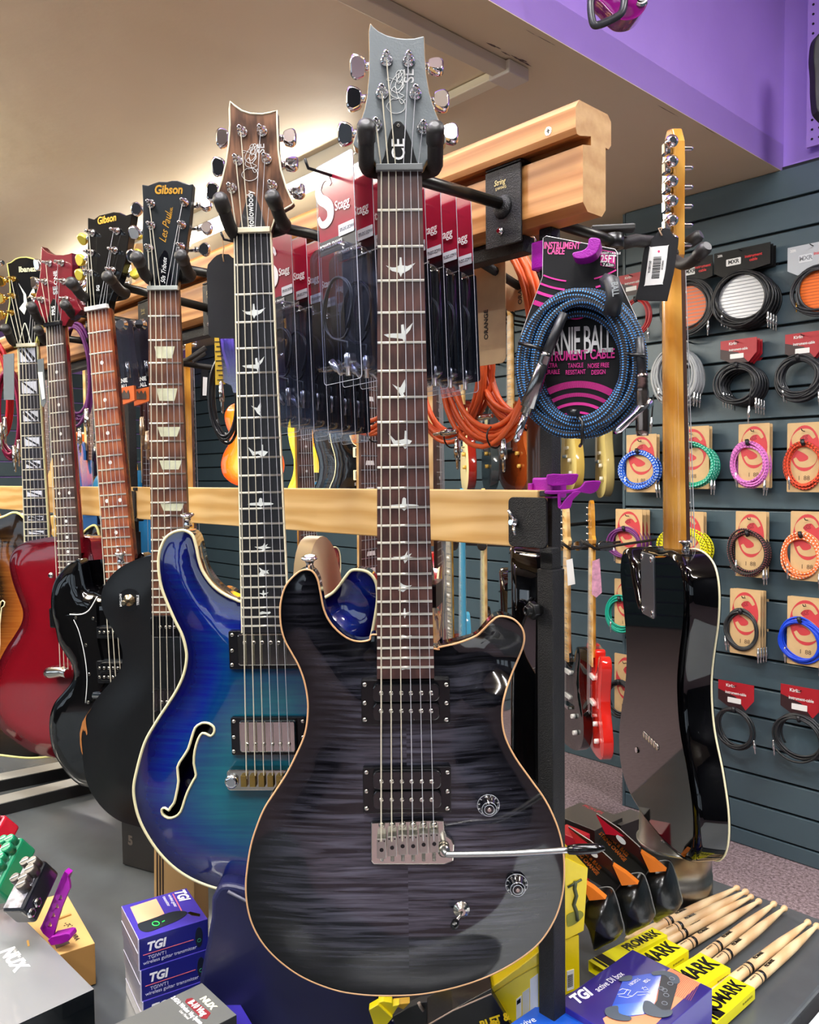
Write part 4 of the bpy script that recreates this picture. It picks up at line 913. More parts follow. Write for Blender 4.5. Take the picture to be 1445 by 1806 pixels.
h6 = crop(0, 400, 3.6125)([(90,765),(82,720),(60,670),(36,620),(50,560),(62,480),(65,400),(60,330),(46,235),(70,228),(100,205),(130,196),(170,194),(210,204),(240,215),(262,226),(268,300),(258,400),(262,500),(272,600),(250,660),(232,720),(225,765)])
headstock(G6, F6.pts(h6, .001), [M('0a0a0b', .12, coat=.8), M('d2cf74', .4)], .0005, .015)
MB().tube([(x, .0006, z) for x, z in F6.pts(h6)], .0016, 5, closed=True).build('headstock_binding', M('d2cf74', .4), G6)
MB().box((0, -.0015, .0025), (.043, .008, .007)).build('nut', IVORY, G6, bev=.0006)
P6 = [F6.l(*p) for p in crop(0, 400, 3.6125)([(77,548),(85,440),(85,332),(228,340),(232,440),(235,545)])]
for i, (p, b) in enumerate(zip(P6, crop(0, 400, 3.6125)([(5, 560), (8, 455), (12, 345), (300, 350), (305, 450), (310, 550)]))):
    bq = F6.l(*b, .02); tuner(G6, p[0], p[1], -1 if i < 3 else 1, bt=GOLD, blen=abs(bq[0] - p[0]), dz=bq[1] - p[1])
strings(G6, .628, P6, .035, .052, ypost=-.008)
q = F6.l(48, 475); text(G6, 'Ibanez', (q[0], 0, q[1]), .0155, M('e6e2b0', .35), bold=.03, wid=.95)
vs_ = crop(0, 400, 3.6125)
inlay(G6, F6.pts(vs_([(118,360),(150,430),(152,480),(122,520),(155,560),(175,500),(165,430)])), PEARL); inlay(G6, F6.pts(vs_([(215,380),(185,440),(180,500),(195,480),(222,420)])), PEARL)
ou = cat([F6.l(*p) for p in vs_([(128,755),(138,690),(152,635),(160,614),(170,635),(185,690),(196,755)])], 3); MB().tube([(x, -.001, z) for x, z in ou], .0011, 5, closed=True).build('truss_rod_cover', M('dcdcc8', .4), G6)
MB().ext(ou, -.001, .001).build('truss_rod_cover', M('0a0a0b', .12), G6)
for i, k in enumerate((1, 3, 5, 7, 9, 12, 15, 17, 19)):
    za, zb = fretz(k - 1, .628), fretz(k, .628); h = (za - zb); g = .0035; w_ = .0165; z0, z1 = zb + g, za - g
    e = [(-w_, z0), (w_, z0), (w_, z1), (-w_, z1)]
    MB().ext(e, -.0003, .0005).build('inlay', M('c9ccd6', .25, 0, .5, var=.1, bscale=60), G6)
    ds = ((.0, ), (.005, -.005))[i % 2 == 0]
    for dx in ds:
        MB().ext([(-w_ + max(0, dx * 2), z1 - .001 + min(0, dx)), (-w_ + .004 + max(0, dx * 2), z1), (w_ + min(0, dx * 2), z0 + .002 + max(0, dx)), (w_ - .004 + min(0, dx * 2), z0)], -.0006, .0005).build('inlay_slash', M('141016', .3), G6)

# ================= black guitar seen from behind, right
F7 = Frame((1198, 474, 1.135), yaw=140, lean=-1.3, tilt=-.6)
G7 = F7.thing('electric_guitar', 'glossy black guitar hanging with its back turned, maple neck and chrome neck plate', 'guitar')
print('F7 o', F7.o)
o7 = [(-.032,-.388),(-.07,-.384),(-.105,-.388),(-.130,-.402),(-.140,-.43),(-.136,-.47),(-.120,-.52),(-.113,-.56),(-.120,-.61),(-.145,-.66),(-.160,-.71),(-.153,-.755),(-.12,-.785),(-.06,-.797),(0,-.80),(.06,-.797),(.12,-.785),(.153,-.755),(.160,-.71),(.145,-.66),(.122,-.61),(.113,-.56),(.120,-.51),(.134,-.46),(.136,-.43),(.124,-.405),(.10,-.398),(.075,-.415),(.055,-.45),(.034,-.475),(.034,-.43),(.034,-.392),(0,-.389)]
BLK7 = M('020203', .04, spec=.45)
body(F7, o7, [BLK7, BLK7, BLK7], .006, .045, cH=.0, cW=.06, step=.012, rb=.010, edge_r=.003, par=G7, bind=M('e2d8b0', .35), bindr=.0014)
MAP = wood('b87d2c', 'd39b45', (3, 3, .25), 14, 3, .22, .8, .3); MAPL = wood('e0b877', 'efcf97', (3, 3, .3), 14, 3, .3, .5)
neck(G7, .648, 21, .0425, .0555, M('3a241a', .4), MAP, zheel=-.43, back=.0225)
h7 = [(-.021,.0),(-.030,.012),(-.031,.03),(-.032,.06),(-.034,.10),(-.036,.135),(-.036,.160),(-.026,.180),(-.008,.185),(.004,.172),(.012,.15),(.014,.12),(.013,.08),(.013,.05),(.016,.02),(.0213,.0)]
MB().ext(h7, .003, .0175).build('headstock', MAP, G7, bev=.002)
for i in range(6):
    z = .028 + i * .0252; x = -.019 - i * .0009
    MB().lathe([(0, .0045), (-.004, .004), (-.006, .0032), (-.013, .0034), (-.016, .002)], (x, .004, z), (0, 1, 0), 12).build('tuner', CHROME, G7)
    tb = MB().box((x, .0235, z), (.014, .011, .018)); tb.build('tuner_housing', CHROME, G7, bev=.003)
    MB().lathe([(0, .0022), (.012, .0022), (.013, .005), (.017, .0085), (.022, .0085), (.027, .004)], (x - .006, .0245, z), (-1, .12, .0), 12).build('tuner_button', CHROME, G7)
MB().ext(rrect(-.026, -.485, .026, -.395, .006), .0508, .0525).build('neck_plate', M('c4c8cc', .28, 1), G7, bev=.0005)
for x in (-.019, .019):
    for z in (-.402, -.478): MB().lathe([(0, .0045), (.0015, .004), (.002, .001)], (x, .0525, z), (0, 1, 0), 14).build('screw', CHROME, G7)
for i in range(6): MB().lathe([(-.001, .0045), (.0008, .0045), (.0008, .0028)], (-.0265 + i * .0106, .0512, -.665), (0, 1, 0), 16).build('string_ferrule', NICKEL, G7)
MB().lathe([(0, .0055), (.003, .005), (.007, .0035), (.011, .005), (.013, .0085), (.0145, .0085), (.016, .005)], (-.085, .03, -.3855), (0, 0, 1), 18).build('strap_button', CHROME, G7)
MB().lathe([(0, .0055), (.003, .005), (.007, .0035), (.011, .005), (.0145, .0085), (.016, .005)], (0, .03, -.799), (0, 0, -1), 18).build('strap_button', CHROME, G7)
for z in (-.70,): MB().lathe([(0, .0045), (.002, .0038)], (.06, .0515, z), (0, 1, 0), 12).build('screw', CHROME, G7)
# knobs standing off the front, glimpsed as round chrome stubs past the edge
for z in (-.60, -.655): MB().lathe([(0, .0065), (.015, .0065), (.016, .005)], (.118, .003, z), (0, -1, 0), 14).build('control_knob', CHROME, G7)
for i in range(6): MB().tube([(-.018 + i * .0072, -.0018, 0), (-.026 + i * .0104, -.012, -.648)], (.0007, .0006, .0005, .0004, .0003, .0003)[i], 5, caps=False).build('string', STRP, G7)

# ------------------------------------------------------------------ hangers for the front row
def aline(pz, X, y1=None): return [pz, Vector((X, BY - .002, pz.z + .004))]
def arm_of(F, X, z, yb=.03):
    a = F.o + F.ey * yb; return [(a.x, a.y, z), (X, BY - .004, z + .006)]
pl = lambda px, py: PY(px, py, BY - .003)
p = pl(890, 366)
hanger('yoke hanger holding the grey headstock, its plate on the right end of the upper beam', ((646, 290), (768, 290)), ((646, 222), (768, 226)), [DD(745, 318, .80), PY(886, 360, BY - .004)], p, .772, .735, .0062, .0075)
p = PY(728, 400, BY - .003)
hanger('yoke hanger holding the rosewood-faced headstock', ((413, 412), (503, 396)), ((388, 350), (480, 346)), [DD(480, 398, .98), DD(545, 412, .98), PY(700, 455, BY - .004)], PY(704, 455, BY - .003), .945, .895, .0062, .0075)
hanger('yoke hanger under the gold-script headstock beside the blank black tag', ((262, 490), (337, 485)), ((241, 453), (319, 450)), [DD(335, 476, 1.16), PY(500, 507, BY - .004)], PY(503, 507, BY - .003), 1.14, 1.08, .0065, .0078)
hanger('yoke hanger under the headstock with cream tuner buttons', ((153, 525), (222, 517)), ((125, 498), (189, 487)), [DD(215, 505, 1.33), PY(372, 545, BY - .004)], PY(374, 545, BY - .003), 1.31, 1.24, .007, .008)
hanger('yoke hanger under the red headstock', ((71, 565), (135, 558)), ((55, 540), (114, 537)), [DD(130, 551, 1.52), PY(255, 573, BY - .004)], PY(257, 573, BY - .003), 1.51, 1.44, .007, .008)
hanger('yoke hanger at the left edge under the slashed block inlay neck', ((25, 605), (80, 602)), ((9, 578), (67, 580)), [DD(78, 592, 1.71), PY(160, 603, BY - .004)], PY(162, 603, BY - .003), 1.70, 1.63, .007, .008)
# hanger on the far side of the beam for the turned black guitar
t = thing('guitar_hanger', 'yoke hanger reaching right from the back of the beam to the turned black guitar', 'hanger', (-.55, .74, 1.77))
A_ = [PY(975, 392, .742), DD(1060, 418, .93), DD(1084, 428, .95)]
MB().tube([tuple(p) for p in A_], .0062, 12).build('arm', M('2f2e29', .35, .6), t, world=True)
K_ = DD(1084, 426, .95); MB().lathe([(-.008, .011), (.008, .011)], K_, (0, 0, 1), 18).build('swivel_joint', BLK, t, world=True)
MB().box(DD(1081, 404, .95) , (.05, .016, .008), R=Matrix.Rotation(radians(40), 3, 'Z')).build('swivel_knob', M('2a2a28', .4), t, world=True, bev=.002)
MB().tube([tuple(p) for p in (DD(1086, 428, .95), DD(1105, 428, .965), DD(1120, 424, .98), DD(1180, 430, 1.06))], .0075, 12).build('arm_extension', RUB, t, world=True)
for q_ in ([(1185, 455, 1.085), (1205, 466, 1.05), (1225, 458, 1.02), (1245, 437, 1.0)], [(1185, 450, 1.10), (1200, 436, 1.13), (1215, 428, 1.12), (1233, 416, 1.11)]):
    P_ = [DD(*u) for u in q_]; MB().tube([tuple(p) for p in cat(P_, 5, False)], .0075, 14).build('prong', RUB, t, world=True)
    v = P_[-1] - P_[-2]; MB().lathe([(-.016, .0075), (-.015, .0086), (0, .0086), (.004, .006)], P_[-1], v, 16).build('prong_cap', CAPB, t, world=True)
# ------------------------------------------------------------------ guitars behind the rack and on the far wall
LPO = [(-.03,-.405),(-.08,-.400),(-.12,-.42),(-.14,-.46),(-.135,-.51),(-.118,-.56),(-.122,-.61),(-.15,-.66),(-.165,-.72),(-.15,-.78),(-.09,-.825),(0,-.835),(.09,-.825),(.15,-.78),(.165,-.72),(.15,-.66),(.122,-.61),(.118,-.56),(.13,-.51),(.137,-.47),(.125,-.445),(.10,-.445),(.07,-.475),(.045,-.51),(.03,-.50)]
STO = [(-.033,-.47),(-.055,-.44),(-.07,-.385),(-.085,-.345),(-.11,-.325),(-.135,-.34),(-.148,-.39),(-.14,-.46),(-.123,-.53),(-.128,-.60),(-.152,-.66),(-.162,-.72),(-.145,-.775),(-.08,-.81),(.0,-.812),(.08,-.80),(.14,-.765),(.165,-.70),(.155,-.63),(.125,-.56),(.117,-.49),(.128,-.43),(.125,-.39),(.105,-.378),(.08,-.395),(.06,-.44),(.033,-.48)]
TEO = [(x, z) for x, z in o7]
HST = {'fender': [(.0215,0),(.021,.012),(.030,.02),(.036,.035),(.022,.05),(.018,.10),(.012,.15),(.006,.172),(-.008,.185),(-.028,.18),(-.038,.16),(-.036,.12),(-.033,.06),(-.030,.012),(-.021,0)],
       'prs': [(-.0215,0),(-.030,.03),(-.045,.045),(-.040,.065),(-.033,.10),(-.030,.165),(-.015,.15),(.005,.142),(.030,.148),(.031,.10),(.038,.065),(.046,.045),(.030,.03),(.0215,0)],
       'gib': [(-.0215,0),(-.030,.03),(-.037,.06),(-.040,.12),(-.043,.165),(-.02,.17),(0,.175),(.02,.17),(.043,.165),(.040,.12),(.037,.06),(.030,.03),(.0215,0)]}
HST['fender'] = HST['fender'][::-1]
BACKM = {}
def simple_guitar(o, yaw, label, outl, top, side, board, nk, hs='fender', pk=(), guard=None, bind=None, inl=True, tilt=0, lean=0, group=None, hsm=None, knobs=True, chrome_b=True, s=.64, tuners=True, dist=.012, thick=.043, name='electric_guitar', catg='guitar'):
    F = Frame(o, yaw=yaw, tilt=tilt, lean=lean); G = F.thing(name, label, catg, group)
    yb_ = .738 if F.o.y < 1.4 else YB
    if F.o.y > .75:
        hg = thing('guitar_hanger', 'black hanger holding the ' + ' '.join(label.split()[:10]), 'hanger', (F.o.x, yb_, F.o.z), 'hangers of the far guitars')
        dm = -1 if yb_ > F.o.y else 1; q_ = F.o + F.ey * .03
        MB().tube([(F.o.x, yb_ + (-.004 if dm < 0 else .006), F.o.z + .01), (q_.x, q_.y, F.o.z)], .0055, 8).build('arm', RUB, hg, world=True)
        MB().tube([tuple(F.o + F.ex * x + F.ey * y + F.ez * z) for x, y, z in ((-.035, -.03, .03), (-.033, .01, .002), (0, .03, 0), (.033, .01, .002), (.035, -.03, .03))], .006, 8).build('yoke', RUB, hg, world=True)
    body(F, outl, [top, side, side], .010, thick, cH=.004, cW=.03, step=.03, rough_n=3, par=G, bind=bind, bindr=.002)
    ze = fretz(21, s) - .006
    MB().ext([(-.021, 0), (.021, 0), (.028, ze), (-.028, ze)], 0, .006).build('fretboard', board, G)
    K = 8; m = MB(); vs = []
    for z, w_ in ((.002, .021), (-.42, .0275)):
        for j in range(K + 1): a = pi * j / K; vs.append((-w_ * cos(a), .006 + .016 * sin(a), z))
    m.add(vs, [(j, j + 1, K + 2 + j, K + 1 + j) for j in range(K)], 0, True).build('neck', nk, G)
    m = MB()
    for k in range(1, 22): z = fretz(k, s); w_ = .021 + .007 * z / ze; m.box((0, -.0005, z), (2 * w_, .001, .0018))
    m.build('frets', STEEL, G)['kind'] = 'stuff'
    if inl:
        m = MB()
        for k in (3, 5, 7, 9, 12, 15, 17): z = (fretz(k, s) + fretz(k - 1, s)) / 2; m.ext([(-.012, z - .004), (.012, z - .004), (.010, z + .004), (-.010, z + .004)] if inl == 'block' else circ(0, z, .003, n=8), -.0006, .001)
        m.build('inlays', WHITE, G)['kind'] = 'stuff'
    MB().ext(HST[hs], .002, .016).build('headstock', hsm or nk, G)
    if tuners:
        for i in range(6):
            if hs == 'fender': x, z, sd = -.022, .03 + .025 * i, -1
            else: sd = -1 if i < 3 else 1; x, z = sd * .022, .045 + .038 * (i % 3)
            MB().lathe([(0, .004), (-.012, .003)], (x, .002, z), (0, 1, 0), 8).build('tuner', CHROME, G)
            MB().tube([(x, .02, z), (x + sd * .02, .02, z)], .002, 6).lathe([(0, .004), (.006, .008), (.012, .005)], (x + sd * .02, .02, z), (sd, 0, 0), 8).build('tuner_button', CHROME, G)
    for kind, z in pk:
        if kind == 's': MB().ext(rrect(-.036, z - .008, .036, z + .008, .007), .003, .014).build('pickup', WHITE, G)
        elif kind == 'c': MB().ext(rrect(-.045, z - .022, .045, z + .022, .003), .004, .014).build('pickup_ring', CREAM, G); MB().ext(rrect(-.035, z - .018, .035, z + .018, .003), .001, .012).build('pickup', CHROME, G)
        else: MB().ext(rrect(-.040, z - .019, .040, z + .019, .003), .001, .014).build('pickup', BLK, G)
    if guard: MB().ext(cat([(-.05, -.43), (-.10, -.40), (-.10, -.50), (-.07, -.60), (.0, -.64), (.07, -.68), (.12, -.72), (.10, -.60), (.08, -.52), (.07, -.46), (.03, -.52), (-.02, -.5)], 3), .0075, .0108).build('pickguard', guard, G)
    MB().box((0, .004, -s), (.078, .016, .016)).build('bridge', CHROME, G, bev=.002)
    if knobs:
        for x, z in ((.085, -.66), (.105, -.72)): MB().lathe([(0, .010), (.016, .009)], (x, .0085, z), (0, -1, 0), 12).build('control_knob', WHITE if hs == 'fender' else M('c9a24a', .3), G)
    m = MB()
    for i in range(6): m.tube([(-.017 + i * .0068, -.002, 0), (-.025 + i * .010, -.008, -s)], .0005, 4, caps=False)
    m.build('strings', STRP, G)['kind'] = 'stuff'
    return G
RWB = wood('3a241c', '543830', (2, 2, .2), 30, 3); MPL = wood('d4a764', 'ecca8e', (3, 3, .4), 14, 3, .35, .3); AMB = wood('b4781e', 'd89c3c', (3, 3, .3), 12, 3, .25, .7)
G_ = lambda c, r=.1: M(c, r, coat=1)
YBG = YB - .14
# upper row on the far wall
ORB = burst('orange_burst', [(0, 'b8400a'), (.5, 'f07818'), (1, 'f8a838')], 0, width=.08); YEL = G_('f2cf2a'); AMBR = burst('amber_top', [(0, 'c86a10'), (.6, 'f0a030'), (1, 'f6bc50')], 0, width=.06)
CHA = burst('charcoal_top', [(0, '0a0a0c'), (.6, '20242a'), (1, '3a4048')], .5, '586068', width=.08)
simple_guitar(DD(440, 572, 4.2), 47, 'orange burst guitar on the far wall seen left of the blue guitar neck', LPO, ORB, G_('e0681c'), RWB, AMB, 'gib', (('h', -.50), ('h', -.61)), bind=None)
simple_guitar(DD(561, 606, 3.75), 47, 'bright yellow double-cut guitar on the far wall right of the blue guitar neck', STO, YEL, G_('e8c020'), RWB, MPL, 'fender', (('h', -.61),))
simple_guitar(DD(583, 575, 3.95), 47, 'amber top guitar with cream pickup rings behind the two black ones', LPO, AMBR, G_('8a4a10'), RWB, AMB, 'gib', (('c', -.49), ('c', -.60)), inl='block')
simple_guitar(DD(607, 606, 3.66), 47, 'charcoal flamed double-cut guitar without binding on the far wall', [(x * 1.0, z) for x, z in STO], CHA, G_('101214'), MPL, MPL, 'prs', (('h', -.50), ('h', -.60)), inl='block')
simple_guitar(DD(638, 594, 3.55), 47, 'glossy black double-cut guitar with cream binding and cream-ringed pickups on the far wall', STO, G_('08090a'), G_('08090a'), MPL, MPL, 'prs', (('c', -.50), ('c', -.60)), bind=CREAM, inl='block')
simple_guitar(DD(812, 558, 3.9), -40, 'dark red edge-on guitar with cream front, left of the orange cables gap', LPO, M('ead9a0', .3), G_('8c1c10'), MPL, MPL, 'gib', (('c', -.50), ('c', -.60)))
simple_guitar(DD(851, 558, 3.92), -40, 'smoky grey edge-on guitar on the far wall', LPO, M('2c3438', .2), G_('30383a'), MPL, MPL, 'gib', (('c', -.50),))
simple_guitar(DD(898, 556, 3.9), -26, 'orange brown guitar on the far wall turned almost edge-on', [(x * 1.05, z * 1.01) for x, z in LPO], G_('8a3a14'), G_('c4622a'), MPL, MPL, 'gib', (('h', -.55),), thick=.07)
simple_guitar(DD(939, 568, 3.9), -42, 'pale yellow edge-on guitar just left of the black post', STO, M('f0dd8c', .3), G_('e6cc70'), MPL, MPL, 'fender', (('s', -.5), ('s', -.6)))
simple_guitar(DD(996, 568, 3.9), -40, 'pale yellow edge-on guitar just right of the black post', STO, M('f0dd8c', .3), G_('e0bf60'), MPL, MPL, 'fender', (('s', -.5), ('s', -.6)))
simple_guitar(DD(1054, 574, 3.85), -47, 'pale yellow edge-on guitar under the blue woven cable', STO, M('f0dd8c', .3), G_('e8d084'), MPL, MPL, 'fender', (('s', -.5), ('s', -.6)))
# lower row
simple_guitar(DD(790, 948, 3.3), -20, 'dark red slim guitar hanging low behind the charcoal guitar shoulder', TEO, G_('6a1e18'), G_('6a1e18'), M('8a8270', .4), AMB, 'gib', (('s', -.50), ('s', -.6)), inl='block', s=.6)
simple_guitar(DD(812, 944, 3.25), -38, 'light blue edge-on guitar hanging low on the far side', STO, G_('4aa4c8'), G_('4aa4c8'), M('5a9ab4', .3), G_('4aa4c8'), 'fender', (('s', -.5),))
simple_guitar(DD(850, 940, 3.4), -38, 'black edge-on guitar with cream neck hanging low on the far side', STO, G_('08090a'), G_('08090a'), M('e8dca0', .3), MPL, 'fender', (('s', -.5),))
simple_guitar(DD(997, 968, 3.3), -34, 'black guitar with pale neck hanging low right of the black post', STO, G_('0a1210'), G_('0a0c0c'), MPL, MPL, 'fender', (('s', -.5), ('s', -.6)))
simple_guitar(DD(1041, 967, 3.15), -43, 'bright red edge-on guitar with amber neck hanging low right of the black post', TEO, G_('e0281c'), G_('dc2418'), MPL, AMB, 'fender', (('s', -.5), ('s', -.6)))
# wall hanger bar of the lower row
hb_ = thing('hanger_bar', 'black hanger bar with chrome yokes behind the lower row of guitars', 'bar', DD(1020, 968, 3.4))
MB().tube([DD(770, 955, 3.9), DD(1075, 966, 3.5)], .014, 10).build('bar', BLK, hb_, world=True)
for x in (800, 850, 990, 1018, 1062, 1072): MB().lathe([(0, .02), (.03, .02)], DD(x, 962, 3.38), (.68, -.7, 0), 10).build('yoke_knob', CHROME, hb_, world=True)
# guitars hung on the back of the rack
RY = .95
REDT = burst('red_top', [(0, '5a0a10'), (.6, 'a01420'), (1, 'b81c28')], 0, width=.06)
simple_guitar(PY(536, 668, RY + .1), 104, 'dark red double-cut guitar on the rack back, between the blue and charcoal guitar necks', STO, REDT, G_('5c1014'), RWB, AMB, 'gib', (('h', -.5), ('h', -.6)), bind=CREAM, tilt=-1.2)
simple_guitar(PY(650, 618, RY), 100, 'pale natural wood guitar on the rack back, just left of the charcoal guitar neck', STO, M('e2cda4', .45), M('dcc090', .45), RWB, MPL, 'gib', (), bind=None, inl='block', tilt=0)
simple_guitar(PY(772, 505, RY), 126, 'red guitar with cream edge seen side-on just right of the charcoal guitar neck', LPO, G_('8c1418'), G_('9c1a1c'), RWB, MPL, 'gib', (('h', -.5),), bind=CREAM)
simple_guitar(DD(958, 505, 1.06), 134, 'glossy black guitar hanging behind the black post, seen from its side and back', STO, G_('060607', .05), G_('060607', .05), RWB, MAHO, 'gib', (('h', -.5),), bind=None)
simple_guitar(PY(340, 640, RY), 152, 'navy guitar with amber neck, its back turned, behind the blank black tag', LPO, G_('0c1440'), G_('0c1846'), RWB, AMB, 'gib', (), tilt=1.5)
simple_guitar(PY(262, 560, RY), 100, 'metallic sky blue guitar on the back of the rack beside the left post', TEO, G_('2a86c0', .2), G_('3a94c8', .2), RWB, MPL, 'fender', (('s', -.5),))
simple_guitar(PY(222, 560, RY), 140, 'dark navy guitar with tan neck on the back of the rack behind the left post', STO, G_('101c30'), G_('101c30'), RWB, MPL, 'fender', ())
simple_guitar(PY(155, 600, RY + .3), 140, 'blue guitar with tan neck glimpsed between the red and reddish-board necks', TEO, G_('2a5a9a'), G_('2a6aaa'), RWB, MPL, 'fender', ())
simple_guitar(PY(78, 640, RY + .3), 140, 'guitar with amber neck on the rack back, glimpsed beside the archtop neck', TEO, G_('d8b060'), G_('1a1a1a'), RWB, AMB, 'fender', ())
simple_guitar(PY(-38, 560, BY - .14), 30, 'dark red guitar cut off by the left edge of the picture', LPO, G_('6a0c14'), G_('6a0c14'), RWB, M('5c0c14', .2), 'prs', (), hsm=M('6c101a', .2))
# ------------------------------------------------------------------ hanging packs and cables on the rack
def s_mark(par, cx, cz, w_, h, th, y, m):
    P = np.array(cat([(.95, .62), (.45, 1), (-.35, .98), (-.9, .6), (-.6, .2), (.2, -.08), (.75, -.4), (.7, -.8), (.1, -1), (-.6, -.95), (-1, -.6)], 5, False)) * [w_ / 2, h / 2] + [cx, cz]
    T = np.gradient(P, axis=0); T /= np.linalg.norm(T, axis=1)[:, None]; N_ = np.stack([-T[:, 1], T[:, 0]], 1); n = len(P); k = np.sin(np.linspace(.35, pi - .35, n))[:, None] * th / 2
    A, B = P + N_ * k, P - N_ * k; mb = MB()
    vs = [(a[0], y, a[1]) for a in A] + [(b[0], y, b[1]) for b in B]
    mb.add(vs, [(i, i + 1, n + i + 1, n + i) for i in range(n - 1)]); vs2 = [(v[0], y + .0002, v[2]) for v in vs]; mb.add(vs2, [(n + i, n + i + 1, i + 1, i) for i in range(n - 1)])
    return mb.build('logo', m, par)

CLR = clear_plastic('clear_blister', 'eceff6', .03, .12); CLRD = clear_plastic('clear_blister_side', 'ccd2e4', .07, .10)
CRED = M('b81a38', .55, spec=.2); CBLK = M('14161c', .35, coat=.4); CGRY = M('c9ccd2', .4)
def hook(label, a, b, r=.0016, m=None):
    t = thing('display_hook', label, 'hook', a); d = (Vector(b) - Vector(a))
    MB().tube([tuple(p) for p in (a, Vector(a) + d * .9, Vector(b), Vector(b) + Vector((0, 0, .008)) + d.normalized() * .004)], r, 8).build('hook_wire', m or M('28282a', .4, .5), t, world=True)
    return t
def blister(o, label, w_=.060, h=.215, group=None, yaw=0, tilt=0):
    """clear clamshell: red header card, raised blister, coiled lead inside"""
    F = Frame(Vector(o), yaw=yaw, tilt=tilt); t = F.thing('cable_blister_pack', label, 'cable pack', group)
    hh = .072
    MB().ext(rrect(-w_ / 2, -hh + .008, w_ / 2, .010, .003), 0, .0008).build('header_card', CRED, t)
    MB().ext([(-w_ / 2, -hh - .006), (w_ / 2, -hh - .006), (w_ / 2, -hh + .008), (-w_ / 2, -hh + .008)], 0, .0008).build('black_band', CBLK, t)
    rs = rrect(-w_ / 2 - .001, -h, w_ / 2 + .001, .011, .004); MB().add([(x, -.0008, z) for x, z in rs], [list(range(len(rs)))[::-1]]).build('clear_sheet', CLR, t)
    MB().tube([(x, -.0008, z) for x, z in rs], .00035, 4, closed=True).build('sheet_edge', M('c4c8d4', .25, coat=.5), t)
    bo = rrect(-w_ / 2 - .004, -h + .012, w_ / 2 - .004, -hh - .002, .010)
    m = MB(); n = len(bo); bi = rrect(-w_ / 2 - .001, -h + .015, w_ / 2 - .007, -hh - .005, .008)
    m.add([(x, -.0125, z) for x, z in bi], [list(range(n))[::-1]])
    m.add([(x, -.0125, z) for x, z in bi] + [(x, -.0095, z) for x, z in bo] + [(x, -.001, z) for x, z in bo], [(k * n + i, k * n + (i + 1) % n, (k + 1) * n + (i + 1) % n, (k + 1) * n + i) for k in range(2) for i in range(n)], 0, True)
    m.build('blister_shell', CLRD, t)
    c = [(.000 + .022 * cos(a) * (1 + .1 * sin(2 * a)), -.003 + .0015 * sin(a * 1.5), -.135 + .030 * sin(a)) for a in [i * pi / 12 for i in range(-3, 24 * 2 - 6)]]
    c += [(.014, -.004, -.17), (.013, -.004, -.185)]
    MB().tube(c, .0013, 6).build('lead', M('1a1c22', .4), t)
    MB().lathe([(0, .002), (.002, .0035), (.014, .0035), (.015, .0022), (.022, .0022)], (.013, -.004, -.18), (0, 0, -1), 10).build('plug', STEEL, t)
    MB().lathe([(0, .0035), (.012, .0035), (.013, .002), (.02, .002)], (-.012, -.004, -.185), (.7, 0, -.7), 10).build('plug', STEEL, t)
    s_mark(t, -.016, -.026, .022, .044, .011, -.0013, M('e6dcde', .5))
    text(t, 'Stagg', (.011, -.0013, -.036), .013, WHITE, wid=.85, bold=.01)
    text(t, 'POWER SNAKE', (-.009, -.0013, -.0705), .0062, WHITE, wid=.85, bold=.02)
    MB().ext(rrect(.004, -.066, w_ / 2 - .001, -.055, .0006), -.0014, -.0010).build('price_label', CGRY, t)
    text(t, 'SPS-DC-2CMW', (.017, -.0016, -.0605), .0048, M('70727a', .5), wid=.7)
    return t
ORD = ['second', 'third', 'fourth', 'fifth', 'sixth', 'seventh', 'eighth', 'ninth']
def blister_row(x, ys, z0, dz, label0, labeln, group, yaw=0, w_=.060, h=.215, sc=0):
    p0 = blister((x, ys[0], z0), label0, w_, h, group, yaw, tilt=-2.5)
    p1 = copy_tree(p0, (sc, ys[1] - ys[0], dz), labeln % ORD[0], group)
    MB().ext(rrect(-w_ / 2, -h + .012, w_ / 2, -.078, .003), .0035, .0042).build('stack_shade_card', M('10141f', .35, coat=.4), p1)  # dark sheet added for the shade among the stacked packs
    for i, y in enumerate(ys[2:]): copy_tree(p1, (sc * (i + 1), y - ys[1], dz * (i + 1)), labeln % ORD[i + 1], group)
ff = PX(590, 300, -.64)
blister_row(-.64, [.502 + .0235 * i for i in range(8)], ff.z, -.0005, 'clear blister pack with red card, frontmost of the row beside the charcoal guitar neck', 'red-carded blister pack, %s from the front around the charcoal guitar neck', 'red-carded blister packs around the charcoal guitar neck', h=.206, w_=.057)
hook('long wire hook holding the red-carded blister packs by the charcoal guitar neck', (-.64, BY, ff.z - .008), (-.646, .475, ff.z - .003))
f2 = PX(499, 440, -.86)
q1 = PX(499, 432, -.86)
blister_row(-.86, [.585 + .022 * i for i in range(6)], q1.z, -.002, 'clear blister pack with red card, frontmost of the row right of the blue guitar neck', 'red-carded blister pack, %s from the front right of the blue guitar neck', 'red-carded blister packs right of the blue guitar neck', h=.235, w_=.055)
hook('wire hook holding the red-carded blister packs right of the blue guitar neck', (-.86, BY, q1.z - .008), (-.88, .52, q1.z - .002))

